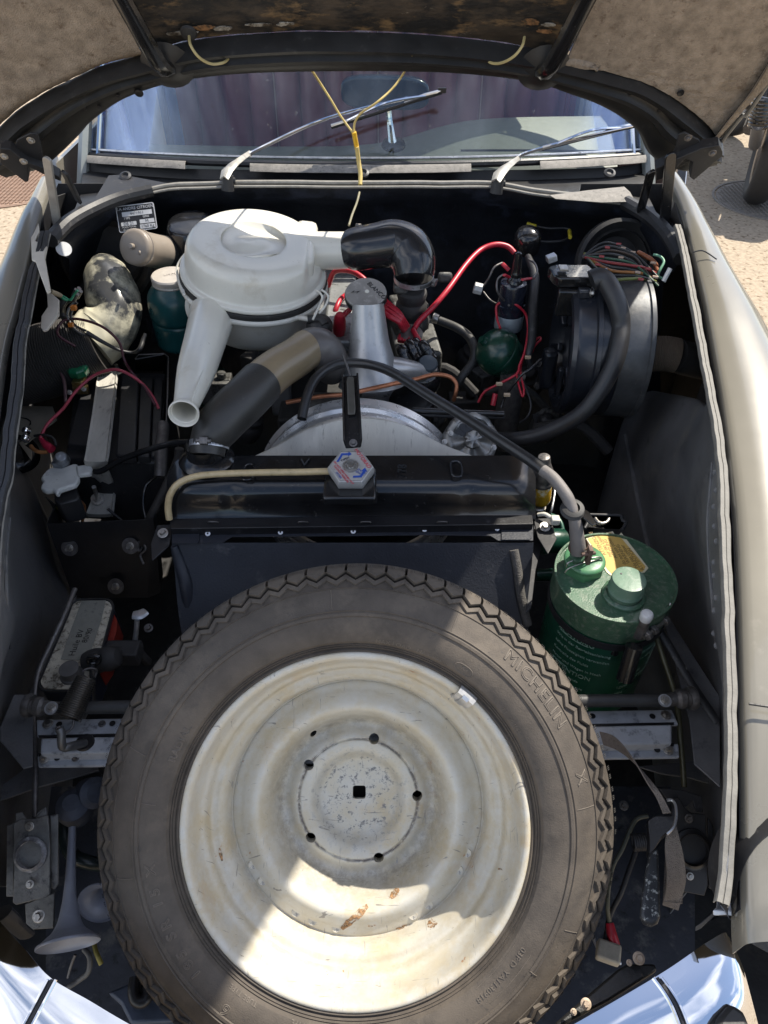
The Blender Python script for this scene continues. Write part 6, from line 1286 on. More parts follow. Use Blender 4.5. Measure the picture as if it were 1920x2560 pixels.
# thin red wires on the right
cable([(1335,950,.78,'F'),(1310,870,.79,'F'),(1310,780,.81,'F'),(1370,755,.82,'F'),(1450,775,.82,'F'),(1520,840,.80,'F'),(1540,930,.78,'F'),(1535,1020,.77,'F'),(1515,1130,.76,'F'),(1480,1220,.75,'F'),(1455,1290,.74,'F'),(1330,1360,.72,'F'),(1220,1420,.70,'F'),(1170,1500,.68,'F')], .0026, RED, 'loom_wire', 'thin red wire looping round the coil and past the green sphere', 'wire')
cable([(1455,1290,.74,'F'),(1475,1380,.73,'F'),(1500,1455,.72,'F'),(1510,1400,.73,'F'),(1485,1280,.74,'F'),(1500,1180,.75,'F'),(1560,1080,.76,'F'),(1620,1020,.77,'F'),(1635,1035,.77,'F'),(1590,1080,.765,'F'),(1570,1130,.76,'F')], .0022, RED, 'loom_wire', 'thin red wire doubled back in a loop left of the blower', 'wire')
cable([(1540,420,.86,'F'),(1590,560,.85,'F'),(1580,720,.83,'F'),(1575,900,.80,'F'),(1570,1040,.78,'F'),(1545,1150,.76,'F'),(1560,1250,.73,'F')], [.007,.010,.010,.009,.007,.006], BLKS, 'wiring_loom', 'thick black wiring loom hanging between coil and blower', 'cable loom')
cable([(1640,1180,.77,'F'),(1560,1250,.76,'F'),(1500,1290,.75,'F'),(1440,1360,.73,'F'),(1370,1460,.70,'F'),(1340,1540,.68,'F')], .0028, BLKG, 'cable', 'black wire slanting down from the blower past the green sphere')
cable([(1500,1330,.73,'F'),(1560,1500,.70,'F'),(1540,1600,.68,'F'),(1480,1650,.66,'F')], .002, BLKS, 'cable', 'thin black wire curving under the blower')
for (x, y), lb in zip(((1385,1443),(1327,1362),(1405,765),(1540,1165)), ('tiny orange crimp joint below the green sphere','small pale crimp joint under the green sphere','white tie knot on the red wire at the coil','pale tie on the loom right of the green sphere')):
    mb = MB(); mb.box(W(*c('F',x,y), z=.76), (.012,.006,.006)); solo('wire_tag', mb, M('pale_tag', (.4,.3,.2), .5), lb, 'tag', bevel=.001)
mb = MB(); q = W(*c('F',1405,1480), z=.64); mb.cyl(q+V((0,0,-.12)), q+V((0,0,.06)), .026, seg=24); solo('steering_tube', mb, DSTEEL, 'upright grey steel tube below the green sphere', 'tube')
mb = MB(); q = W(*c('F',1280,1520), z=.70); mb.cyl(q, q+V((.004,.01,.02)), .005, seg=8); solo('wire_tag', mb, RED, 'tiny red wire end left of the upright steel tube', 'tag')
# alternator
al = thing('alternator', 'ribbed aluminium alternator end housing right of the fan shroud', 'alternator', W(1020,950,z=.6))
q = W(*c('J',830,440), z=.685); mb = MB(); k = px(1, q); nn = V((.15,-.85,.7)).normalized()
mb.lathe(q-nn*.05, nn, shp([(50*k,0),(56*k,.02),(58*k,.045),(54*k,.052),(46*k,.054),(44*k,.050),(20*k,.052),(18*k,.06),(0,.062)], 2), 48, fn=lambda a, r_, h: (r_*(1+.04*(1 if math.sin(9*a) > 0 else 0)), h+.004*math.sin(6*a)*(r_ > 15*k))); part('end_frame', mb, CAST, al, 40)
for i in range(7):
    a_ = rad(20+i*22); X, Y, Z = basis(nn, (1,0,0)); mb = MB(); d_ = X*math.cos(a_)+Y*math.sin(a_); mb.prism([q+nn*.004+d_*20*k+d_.cross(nn)*4*k, q+nn*.004+d_*40*k+d_.cross(nn)*7*k, q+nn*.004+d_*43*k, q+nn*.004+d_*40*k-d_.cross(nn)*7*k, q+nn*.004+d_*20*k-d_.cross(nn)*4*k], nn*.002); part('vent', mb, BLK, al)
for x, y in ((682,395),(980,495),(640,455)): inst('bolt', BOLT, al, W(*c('J',x,y), z=.70), nn, sc=.55)
cable([(420,235,.72,'J'),(700,250,.72,'J'),(1050,262,.72,'J')], .006, BLKG, 'rail', 'upper of two thin black bars crossing behind the long hose', 'bar')
cable([(420,262,.71,'J'),(700,275,.71,'J'),(1050,282,.71,'J')], .005, BLKS, 'rail', 'lower of two thin black bars crossing behind the long hose', 'bar')
# ================= LONG HOSE =================
lh = thing('long_hose', 'long rubber hose sweeping over the engine to the green tank, grey at its lower end', 'hose', W(900,860,z=.6))
HP = [W(652,905,z=.78), W(662,860,z=.80), W(680,820,z=.815), W(712,794,z=.82), W(750,784,z=.825), W(800,788,z=.83), W(850,806,z=.835), W(930,856,z=.835), W(1010,905,z=.835), W(1090,958,z=.835), W(1150,998,z=.832), W(1196,1034,z=.83)]
k = px(1, HP[8])
mb = MB(); mb.tube(HP, 11.5*k, 18, 8, cap=False); part('black_length', mb, M('hose_black', (.022,.022,.023), .33, 0, .15, 30, .05, 200, dirt=[((.07,.065,.06), .33, 60)]), lh, 60)
GH = M('hose_grey', (.17,.155,.145), .62, 0, .15, 30, .2, 300)
mb = MB(); mb.tube([HP[-2].lerp(HP[-1],.5), HP[-1], W(1222,1068,z=.822), W(1232,1090,z=.812), W(1238,1112,z=.80)], 12*k, 18, 6, cap=False); part('grey_length', mb, GH, lh, 60)
mb = MB(); mb.tube([W(1236,1105,z=.805), W(1243,1130,z=.79), W(1247,1165,z=.765), W(1250,1192,z=.742)], [11.5*k,12.5*k,14.5*k,16*k], 18, 5, cap=False); part('grey_end', mb, GH, lh, 60)
q = W(1236,1102,z=.805); mb = MB(); mb.lathe(q, (.0,-.25,1), shp([(13*k,-.004),(20*k,-.004),(24*k,0),(20*k,.003),(22*k,.006),(13*k,.008)], 2), 28); part('grommet', mb, RUB, lh)
mb = MB(); mb.prism([q+V((px(x,q), px(y,q), -.003)) for x, y in ((-10,22),(20,20),(38,0),(46,-38),(36,-42),(20,-16),(-10,-16))], (0,0,-.003)); part('hose_bracket', mb, BLKG, lh, bevel=.001)
q = W(1249,1180,z=.748); mb = MB(); mb.lathe(q, (0,-.1,1), [(17*k,-.007),(18.5*k,-.007),(18.5*k,.007),(17*k,.007)], 28, closed=True); mb.box(q+V((.012,-.018,0)), (.006,.012,.03)); mb.cyl(q+V((.0,-.021,.004)), q+V((.02,-.019,.006)), .003, seg=8); part('rusty_clamp', mb, M('rusty_clamp', (.14,.09,.07), .7, .3, .3, 80, .3, 200), lh, bevel=.0006)
# ================= HEATER BLOWER =================
hb = thing('heater_blower', 'black round heater blower housing with a galvanised outer drum at the right rear', 'blower', W(1290,760,z=.6))
BC = W(1290,752,z=.775); r_ = px(150, BC); ax = V((1,-.06,0)).normalized()
x0 = W(1208,752,y=BC.y).x-BC.x; x1 = W(1318,752,y=BC.y).x-BC.x; x2 = W(1374,735,y=BC.y).x-BC.x
BP = M('blower_plastic', (.016,.018,.024), .3, 0, .15, 10, .08, 60, coat=.2, dirt=[((.045,.045,.045), .36, 30)])
prof = [(0,x0+.03),(r_*.40,x0+.03),(r_*.45,x0+.02),(r_*.72,x0+.03),(r_*.80,x0+.01),(r_*.86,x0),(r_*.93,x0+.002),(r_*.955,x0+.010),(r_*.94,x0+.016),(r_*.95,x0+(x1-x0)*.42),(r_*1.0,x0+(x1-x0)*.44),(r_*1.0,x0+(x1-x0)*.52),(r_*.955,x0+(x1-x0)*.54),(r_*.955,x1-.01),(0,x1-.01)]
mb = MB(); mb.lathe(BC, ax, prof, 72, xd=(0,0,1)); part('housing', mb, BP, hb, 30)
GV = M('galv_drum', (.10,.104,.11), .40, .5, .25, 30, .12, 80, dirt=[((.14,.14,.14), .42, 40)])
mb = MB(); mb.lathe(BC+V((0,-.0,.004)), ax, [(r_*.5,x1-.012),(r_*.98,x1-.012),(r_*.985,x1-.004),(r_*.985,x2-.012),(r_*1.01,x2-.010),(r_*1.01,x2-.003),(r_*.96,x2),(0,x2)], 72, xd=(0,0,1)); part('outer_drum', mb, GV, hb, 30)
for i in range(6):
    a_ = rad(30+60*i); d_ = V((0, math.cos(a_), math.sin(a_))); mb = MB(); mb.box(BC+ax*(x0+.014)+d_*r_*.6, (.012,.016,r_*.5), (ax, ax.cross(d_), d_)); part('spoke', mb, BP, hb, bevel=.003)
for (x, y, z) in ((130,1090,.72),(115,1245,.66)): inst('bolt', BOLTD, hb, W(*c('G',x,y), z=z), (-1,-.4,.3), sc=.9)
mb = MB(); mb.box(W(*c('G',185,1130), z=.70), (.03,.03,.09)); part('motor_housing', mb, BP, hb, bevel=.008)
q = W(*c('G',180,1470), z=.60); mb = MB(); mb.lathe(q, (0,-.3,1), shp([(0,.012),(.008,.012),(.014,.008),(.018,0),(.016,-.012),(0,-.012)], 2), 20); mb.box(q+V((0,.01,-.012)), (.05,.05,.006)); part('mount_foot', mb, BLKS, hb)
q = W(*c('G',515,995), z=.79); mb = MB(); mb.box(q, (.018,.014,.03)); part('joint_lug', mb, BP, hb, bevel=.002); inst('bolt', BOLT, hb, q+V((.006,-.008,.006)), (.4,-.8,.4), sc=.6)
q = W(*c('G',430,620), z=.905); mb = MB(); mb.box(q, (.022,.02,.014)); part('joint_lug', mb, BP, hb, bevel=.002); inst('bolt', BOLT, hb, q+V((.01,-.008,.003)), (.8,-.4,.3), sc=.8)
# voltage box on top of it
vb = thing('heater_valve_box', 'shiny black box with clipped cover above the blower', 'box', W(1240,590,z=.88))
mb = MB(); mb.prism([W(*c('G',*q_), z=.925) for q_ in ((190,445),(230,430),(455,430),(500,470),(498,520),(270,520),(230,500))], (0,0,-.02)); part('lid', mb, BLKG, vb, bevel=.003)
mb = MB(); mb.prism([W(*c('G',*q_), z=.905) for q_ in ((265,515),(495,515),(495,590),(480,615),(260,610))], (0,0,-.05)); part('body', mb, BLKG, vb, bevel=.003)
for (p0, p1) in (((180,400),(240,378)),((505,495),(580,490))):
    mb = MB(); a = W(*c('G',*p0), z=.93); b_ = W(*c('G',*p1), z=.935); mb.box((a+b_)/2, ((b_-a).length, .016, .012), basis((b_-a).cross(V((0,1,0))), b_-a)); part('hose_clip', mb, GALV, vb, bevel=.001)
mb = MB(); mb.box(W(*c('G',290,455), z=.932), (.016,.02,.005)); part('cover_clip', mb, STEEL, vb, bevel=.001)
cable([(480,540,.93,'G'),(530,520,.935,'G'),(580,550,.93,'G'),(630,640,.915,'G'),(665,740,.895,'G'),(678,850,.87,'G'),(665,960,.85,'G'),(635,1080,.825,'G'),(590,1180,.80,'G'),(520,1300,.77,'G'),(420,1420,.735,'G'),(280,1510,.70,'G'),(120,1575,.67,'G'),(-30,1600,.65,'G'),(-150,1600,.63,'G')], [.019,.0185,.018,.0175,.017,.0165,.016,.016,.0155,.0155,.015], M('heater_hose', (.028,.028,.03), .42, 0, .15, 60, .12, 500, dirt=[((.07,.068,.062), .33, 50)]), 'heater_hose', 'fat black heater hose bending down around the front of the blower', 'hose', n=8)
du2 = thing('duct_stub', 'short brown ribbed duct poking out beside the galvanised drum', 'duct', W(1430,765,z=.7))
P = cr([W(1405,765,z=.755), W(1435,764,z=.757), W(1462,768,z=.755)], 30); mb = MB(); mb.tube(P, [.034,.034,.033], 32, 1, False, fn=lambda i: 1+(.03 if (i % 4) in (0,1) else -.02)); mb2 = mb; part('ribbed_duct', mb, M('brown_duct', (.24,.185,.14), .6, 0, .1, 30), du2, 20)
P = [W(1458,768,z=.753), W(1485,775,z=.74), W(1540,790,z=.70)]; mb = MB(); mb.tube(P, .0335, 28, 5); part('black_duct', mb, DEEP, du2)
# rear-right wiring loom
lw_ = [(.02,.02,.02),(.02,.02,.02),(.05,.03,.02),(.02,.02,.02),(.03,.09,.05),(.25,.03,.03),(.03,.03,.03),(.30,.12,.03),(.02,.02,.02),(.12,.14,.03)]
wl_lab = ['highest','second','third','fourth','fifth','sixth','seventh','eighth','ninth','lowest']
for i in range(10):
    a0 = (415+i*2, 385-i*3+ (i % 3)*6); e = (925-(i % 4)*18, 520+(i % 5)*14-(30 if i % 2 else 0)); mid = (560+12*(i % 4), 285+i*26); mid2 = (720+16*(i % 3), 330+i*22)
    cable([(a0[0],a0[1],.90,'G'),(mid[0],mid[1],.92,'G'),(mid2[0],mid2[1],.925,'G'),((mid2[0]+e[0])/2,(mid2[1]+e[1])/2-12,.92,'G'),(e[0],e[1],.905,'G')], .0022+.0006*(i % 2), M('loomr%d' % i, lw_[i], .4, 0, .1), 'loom_wire', wl_lab[i]+' strand of the wire fan at the right rear corner', 'wire', group='wire fan at the right rear')
CRI = [M('crimp_a', (.30,.05,.05), .4, 0, .3), M('crimp_b', (.42,.30,.22), .4, 0, .3)]
for n_i, (x, y) in enumerate(((660,295),(690,322),(585,318),(755,350),(546,378),(675,385),(520,432),(788,485),(808,530),(890,420),(860,460),(905,515))): 
    q = W(*c('G',x,y), z=.926); mb = MB(); mb.tube([q-V((.0045,-.0015,0)), q+V((.0045,-.0015,0))], .0026, 8, 1, False); solo('crimp_connector', mb, CRI[n_i % 2], ['upper left','upper middle','upper right edge','far right upper','left middle','centre','far left lower','right lower','lowest right','right end, red','right end, pale','right end, lowest'][n_i]+' tiny crimp sleeve on the wire fan at the right rear', 'connector', group='crimp sleeves on the wire fan')
mb = MB(); mb.tube([W(*c('G',1005,458), z=.925), W(*c('G',960,545), z=.905)], .0045, 8, 1, False, flat=.5); solo('cable_tie', mb, M('tie_white', (.65,.66,.65), .5, 0, .05), 'short white cable tie tail at the end of the wire fan', 'cable tie')
cable([(895,365,.93,'G'),(940,380,.925,'G'),(962,415,.92,'G'),(935,470,.91,'G'),(925,510,.90,'G'),(970,530,.90,'G')], .0026, M('pale_green_wire', (.16,.36,.24), .4, 0, .1), 'loom_wire', 'pale green wire curling up at the end of the wire fan', 'wire')
cable([(925,480,.905,'G'),(905,430,.91,'G'),(880,400,.915,'G'),(830,370,.92,'G'),(790,350,.92,'G')], .0045, M('orange_brown_wire', (.30,.10,.04), .45, 0, .3, 60), 'loom_wire', 'thick orange-brown wire in the wire fan', 'wire')
cable([(780,500,.91,'G'),(810,545,.905,'G'),(835,580,.90,'G')], .003, M('yellow_green_wire', (.35,.42,.06), .45, 0, .3, 60), 'loom_wire', 'short yellow-green wire below the wire fan', 'wire')
cable([(50,160,.87,'G'),(105,175,.87,'G'),(200,190,.87,'G'),(310,190,.87,'G'),(335,225,.865,'G'),(300,268,.86,'G'),(200,280,.86,'G'),(100,275,.86,'G')], .0028, BLKS, 'loom_wire', 'black wire looped on the bluish bulkhead panel, yellow at its bends', 'wire')
for p0, p1, lb in (((50,158),(105,175),'left'),((330,205),(335,250),'right')):
    cable([p0+(.873,'G'),p1+(.873,'G')], .004, M('yellow_tape'+lb, (.50,.40,.03), .5, 0, .1), 'yellow_sleeve', 'yellow sleeve at the '+lb+' end of the looped bulkhead wire', 'sleeve')
mb = MB(); q = W(*c('G',50,230), z=.88); mb.lathe(q-V((0,0,.03)), (0,-.3,1), shp([(.03,0),(.03,.03),(.02,.045),(0,.05)], 2), 18); solo('loom_grommet', mb, BLKG, 'black rubber boot where the loom enters the bulkhead', 'boot')
# yellow fuel strainer between radiator and tank
fs = thing('glass_strainer', 'small strainer bowl with amber glass between radiator and green tank', 'filter', W(1170,1060,z=.6))
q = W(*c('J',1310,810), z=.67); k = px(1, q)
mb = MB(); mb.lathe(q, (-.1,.0,1), shp([(18*k,-.02),(21*k,-.01),(21*k,.02),(20*k,.022)], 2), 26); part('glass_bowl', mb, M('amber', (.62,.36,.03), .15, 0, .3, 60, .2, 100, coat=.5, dirt=[((.8,.75,.55), .42, 40)]), fs)
mb = MB(); mb.lathe(q+V((-.002,0,.022)), (-.1,.0,1), shp([(22*k,0),(24*k,.004),(22*k,.01),(23*k,.02),(21*k,.03),(15*k,.045),(12*k,.06),(0,.062)], 2), 26); part('strainer_head', mb, DSTEEL, fs)
mb = MB(); mb.lathe(q-V((0,0,.045)), (-.0,.0,1), [(10*k,0),(16*k,.004),(16*k,.014),(12*k,.016),(12*k,.03)], 14); part('bottom_union', mb, STEEL, fs)
cable([(1285,960,.685,'J'),(1330,955,.69,'J'),(1370,975,.69,'J'),(1410,990,.69,'J')], .0036, WHT, 'cable_tie', 'white cable tie beside the right end of the radiator', 'cable tie')
mb = MB(); mb.box(W(*c('J',1405,997), z=.695), (.014,.014,.012)); solo('tie_head', mb, WHT, 'white square head of the tie beside the radiator', 'cable tie', bevel=.002)
cable([(1360,700,.66,'J'),(1400,780,.65,'J'),(1385,900,.64,'J'),(1370,950,.63,'J')], .0022, GALV, 'control_cable', 'thin bright cable running down behind the amber strainer', 'cable')
cable([(1370,960,.67,'J'),(1420,980,.665,'J'),(1450,1030,.66,'J'),(1465,1120,.65,'J')], .0034, M('green_tube', (.03,.10,.07), .35, 0, .1), 'thin_hose', 'thin dark green hose curving from the radiator end to the tank', 'hose')
mb = MB(); mb.tube([W(*c('J',1300,1150), z=.655), W(*c('J',1380,1140), z=.655), W(*c('J',1450,1140), z=.65)], .021, 20, 4); gp = solo('green_pipe', mb, GREEND, 'fat dark green pipe stub entering behind the green tank', 'pipe')
mb = MB(); mb.tube([W(*c('J',1270,1375), z=.60), W(*c('J',1385,1372), z=.60)], .0105, 16, 3); solo('green_pipe', mb, GREEND, 'thin dark green pipe joining the green tank from the left', 'pipe')
mb = MB(); mb.prism([W(*c('J',*q_), z=.66) for q_ in ((1260,1000),(1340,1005),(1330,1100),(1270,1340),(1240,1600),(1200,1640),(1240,1300))], (0,0,-.004)); part('radiator_side_strut', mb, BLKS, rad_, bevel=.001)
# ================= GREEN HYDRAULIC TANK =================
tk = thing('hydraulic_tank', 'round green hydraulic fluid tank with a yellow label and screw caps on its top', 'tank', W(1330,1240,z=.40))
TC = W(1329,1243,z=.698); TR = px(128, TC)
def tp(a, r, h): return TC+V((math.cos(a)*r, math.sin(a)*r, h))
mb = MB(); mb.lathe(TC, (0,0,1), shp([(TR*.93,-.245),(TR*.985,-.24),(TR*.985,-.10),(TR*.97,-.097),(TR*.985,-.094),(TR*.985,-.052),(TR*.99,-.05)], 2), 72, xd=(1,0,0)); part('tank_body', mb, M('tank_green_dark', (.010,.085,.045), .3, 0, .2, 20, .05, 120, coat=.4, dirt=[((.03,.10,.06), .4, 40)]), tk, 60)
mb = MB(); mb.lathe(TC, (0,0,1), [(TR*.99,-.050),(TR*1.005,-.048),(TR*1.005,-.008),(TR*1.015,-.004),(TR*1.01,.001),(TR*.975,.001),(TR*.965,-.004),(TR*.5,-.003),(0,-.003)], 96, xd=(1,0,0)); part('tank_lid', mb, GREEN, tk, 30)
mb = MB(); mb.lathe(TC, (0,0,1), [(TR*1.0,-.066),(TR*1.018,-.066),(TR*1.018,-.052),(TR*1.0,-.052)], 72, closed=True); part('tank_strap', mb, BLKS, tk, 30)
zt = TC.z-.003
# label
lb = [c('K',*q) for q in ((457,405),(640,355),(668,395),(700,365),(888,610),(860,640),(660,672),(640,670),(600,640))]
mb = MB(); mb.prism([W(u, v, z=zt+.0006) for u, v in lb], (0,0,.0004)); lbl = part('label', mb, M('label_cream', (.72,.66,.46), .5, 0, .05, 40), tk, 0)
lb2 = [c('K',*q) for q in ((466,405),(625,362),(660,396),(690,390),(868,600),(850,632),(670,666),(636,650),(605,618))]
mb = MB(); mb.prism([W(u, v, z=zt+.0011) for u, v in lb2], (0,0,.0003)); part('label_face', mb, M('label_orange', (.62,.40,.10), .5, 0, .1, 40, dirt=[((.72,.60,.30), .40, 40)]), lbl, 0)
LBX = (W(*c('K',640,650), z=zt)-W(*c('K',500,420), z=zt)).normalized()
LTX = M('label_text', (.20,.13,.05), .6, 0, .1)
for i, s_ in enumerate(('ATTENTION', 'Ne pas utiliser', 'WARNING', 'do not use other', 'ACHTUNG', 'nur das Liquid', 'ATTENZIONE')):
    y0 = W(*c('K',860-48*i,600-10*i-16*i), z=zt+.0016)
    text('label_print', s_, .0085, LTX, lbl, planar(W(*c('K', 800-44*i, 545-8*i-10*i), z=zt+.0016), -LBX, (0,0,1)), ext=.0001)
# return cap with wire bail
q = W(*c('K',430,610), z=zt); k = px(1, q); nx = V((0,-.02,1))
mb = MB(); mb.lathe(q, nx, [(43*k,0),(44*k,.003),(43*k,.016),(41*k,.018)], 6, xd=(1,.4,0)); mb.lathe(q, nx, shp([(43*k,.018),(44*k,.020),(40*k,.023),(30*k,.025),(14*k,.030),(8*k,.036),(4*k,.038),(0,.038)], 2), 36); rc = part('return_cap', mb, M('cap_green', (.075,.21,.10), .35, 0, .15, 40, .1, 200, coat=.3, dirt=[((.35,.33,.24), .30, 80)]), tk, 40)
pts = [W(*c('K',x,y), z=zt+h) for x, y, h in ((320,600,.022),(330,575,.028),(380,552,.032),(450,545,.034),(520,535,.034),(558,535,.030),(565,560,.024),(545,580,.020))]
wire(pts, .0012, STEEL, 'bail_wire', rc)
wire([W(*c('K',x,y), z=zt+h) for x, y, h in ((565,540,.028),(500,560,.030),(430,575,.032),(340,610,.028),(310,640,.02))], .0011, STEEL, 'bail_wire', rc)
mb = MB(); qq = W(1252,1212,z=zt+.018); mb.tube([qq, W(1250,1196,z=zt+.04)], .013, 16, 2, False); part('return_spigot', mb, GREEN, tk)
# filler cap
q = W(*c('K',715,800), z=zt); k = px(1, q)
mb = MB(); mb.lathe(q, (0,0,1), shp([(46*k,0),(46*k,.004),(42*k,.006),(38*k,.007)], 2), 44); part('filler_neck_ring', mb, GREEN, tk)
mb = MB(); mb.lathe(q, (0,0,1), [(36*k,.004),(36*k,.012),(38*k,.014),(36*k,.016),(38*k,.018),(36*k,.020),(36.5*k,.034),(35*k,.037),(30*k,.0375),(0,.0375)], 48); fcp = part('filler_cap', mb, M('cap_grey_green', (.115,.20,.14), .4, 0, .15, 40, .1, 200, coat=.2, dirt=[((.22,.28,.22), .42, 60)]), tk, 40)
mb = MB(); mb.lathe(q+V((-14*k,14*k,.0375)), (0,0,1), [(2.4*k,0),(2.4*k,.0005),(0,.0005)], 12); part('vent_hole', mb, BLK, fcp)
# sight glass / level indicator standing on the near rim
q = W(*c('K',880,925), z=.715); k = px(1, q)
mb = MB(); mb.cyl(q-V((0,0,.05)), q, 13*k, 12.5*k, 24); li = part('level_gauge', mb, DSTEEL, tk)
mb = MB(); mb.lathe(q, (0,0,1), shp([(13*k,-.012),(14*k,-.008),(14*k,-.002),(11*k,.002),(0,.003)], 2), 28); part('gauge_cap', mb, M('white_cap', (.62,.62,.62), .25, 0, .1, coat=.4), li)
# carrying bracket behind
wire([W(*c('K',x,y), z=.70) for x, y in ((445,335),(465,300),(470,245),(485,240),(690,245),(700,250),(710,285),(735,292),(715,330),(700,345))], .0028, BLKS, 'handle_bracket', tk, 2)
mb = MB(); mb.prism([W(*c('K',*q_), z=.70) for q_ in ((455,315),(472,245),(695,250),(720,290),(700,340),(470,335))], (0,.003,0)); part('bracket_plate', mb, BLK, tk)
wire([W(*c('K',x,y), z=.705) for x, y in ((520,265),(540,290),(570,300),(600,290),(615,268))], .0028, STEEL, 'hook', tk, 4)
# clamp screw
a = W(*c('K',860,1090), z=.675); b_ = W(*c('K',1010,965), z=.675)
mb = MB(); mb.tube([a, b_], .0034, 10, 1, False); cs2 = part('clamp_screw', mb, STEEL, tk)
mb = MB(); 
for t in (.15,.42,.95): p = a.lerp(b_, t); mb.cyl(p-(b_-a).normalized()*.004, p+(b_-a).normalized()*.004, .008, seg=6)
part('screw_nuts', mb, DSTEEL, cs2, bevel=.001)
wire([W(*c('K',1040,850), z=.70), W(*c('K',1030,880), z=.695), W(*c('K',985,930), z=.685), W(*c('K',990,950), z=.68), W(*c('K',1020,965), z=.675)], .002, STEEL, 'clamp_hook', tk)
# dark valve stems hanging on the tank front
for (x0, y0, x1, y1, r_) in ((690,1000,650,1200,.006),(830,960,790,1150,.013),(790,1150,720,1380,.012)):
    mb = MB(); mb.tube([W(*c('K',x0,y0), z=.67), W(*c('K',x1,y1), z=.62)], r_, 14, 1, False); part('gauge_tube', mb, BLKG, tk)
# printing round the tank
def cyl(a0, z0):
    def f(x, y, h): 
        a = rad(a0)+x/TR; return TC+V((math.cos(a)*(TR*.985+.0006+h), math.sin(a)*(TR*.985+.0006+h), z0-TC.z+y))
    return f
TXM = M('tank_print', (.28,.42,.34), .5, 0, .25, 150)
L1 = ['ACHTUNG', 'Wie in der Betriebsanleitung', 'keine Fluessigkeit verwenden', 'Kontrolle des Fluids', 'Motor und Wagen in Hoch', 'ATTENTION', 'Utiliser du liquide', 'hydraulique minerale', 'moteur au ralenti', 'suspension haute']
for i, s_ in enumerate(L1):
    big = i in (0, 5); text('tank_print', s_, .0130 if big else .0078, TXM, tk, cyl(-154, .628-i*.0158), ext=.0002, align='LEFT')
L2 = ['INSTRUCTIONS', 'Never use other', 'RED', 'L.H.M. fluid', 'ATTENTION', 'LEVEL', 'MIN', 'MAX']
for i, s_ in enumerate(L2):
    text('tank_print', s_, .0115 if i in (2,4) else .0078, TXM, tk, cyl(-78, .612-i*.0165), ext=.0002, align='LEFT')
for i, s_ in enumerate(['MENTA', 'tenere il livello', 'del liquido', 'fra i segni', 'con motore']):
    text('tank_print', s_, .010 if i == 0 else .006, TXM, tk, cyl(-45, .60-i*.013), ext=.0002, align='LEFT')
for a0, z0, ln in ((-152,.6235,.052),(-152,.556,.03)):
    mb = MB(); f = cyl(a0, z0); mb.tube([f(x, 0, 0) for x in [ln*i/8 for i in range(9)]], .0004, 6, 1, False); part('print_rule', mb, TXM, tk)
# ================= OIL CAN (left) =================
oc_ = thing('oil_can', 'old metal oil can lying flat with Huile BV 80/90 written on its label', 'oil can', W(160,1400,z=.50))
zo = .585
def Lz(x, y, z=zo): return W(*c('L',x,y), z=z)
out = [(560,185),(600,172),(780,172),(825,195),(838,235),(822,290),(760,520),(700,700),(630,840),(560,850),(350,848),(305,830),(290,790),(310,740),(500,300),(530,215)]
cpl = [V((a,b,0)) for a, b in out]; P = [Lz(q.x, q.y) for q in cr(cpl, 3, True)]
mb = MB(); cen = sum(P, V())/len(P)
mb.prism([p+V((0,0,-.006)) for p in P], (0,0,-.055)); part('can_body', mb, M('can_navy', (.018,.022,.035), .35, .2, .3, 20, .1, 100), oc_, 40, bevel=.003)
mb = MB(); mb.prism([cen+(p-cen)*.965 for p in P], (0,0,-.008)); part('can_top', mb, M('tinplate', (.50,.46,.37), .5, .15, .3, 40, .5, 160, dirt=[((.12,.10,.075), .46, 110), ((.66,.60,.46), .42, 30)]), oc_, 40, bevel=.002)
mb = MB(); mb.tube([p+V((0,0,-.001)) for p in P], .0022, 6, 1, False, closed=True); part('can_rim', mb, M('rim_dark', (.05,.05,.05), .4, .5, .3), oc_)
mb = MB(); mb.prism([Lz(*q, z=zo+.0006) for q in ((605,185),(785,180),(750,330),(680,540),(600,625),(450,618),(500,470),(570,280))], (0,0,.0003)); pl2 = part('paper_label', mb, M('old_paper', (.24,.235,.20), .6, .1, .15, 60, .2, 150, dirt=[((.12,.115,.10), .40, 60)]), oc_, 0)
TD = (Lz(600,400)-Lz(530,580)).normalized(); HW = M('marker', (.02,.018,.016), .6)
text('handwriting', 'Huile BV', .0135, HW, pl2, planar(Lz(568,492,zo+.0012), TD, (0,0,1)), ext=.0001, outline=0, spacing=1.05)
text('handwriting', '80/90', .0125, HW, pl2, planar(Lz(648,440,zo+.0012), (Lz(670,390)-Lz(625,490)).normalized(), (0,0,1)), ext=.0001)
q = Lz(535,735,zo); k = px(1, q); mb = MB(); mb.lathe(q, (0,0,1), shp([(25*k,0),(23*k,.003),(20*k,.004),(20*k,.016),(19*k,.018),(0,.0185)], 2), 32); part('can_cap', mb, M('cap_rubber', (.11,.105,.10), .6, 0, .15, 60), oc_, 40)
mb = MB(); mb.prism([Lz(*q_, z=zo-.012) for q_ in ((835,260),(868,330),(860,420),(790,620),(735,700),(690,690),(760,520))], (0,0,-.04)); part('can_side', mb, M('can_red', (.26,.03,.02), .4, .2, .3, 40, .2, 150, dirt=[((.4,.12,.05), .36, 60)]), oc_, 40)
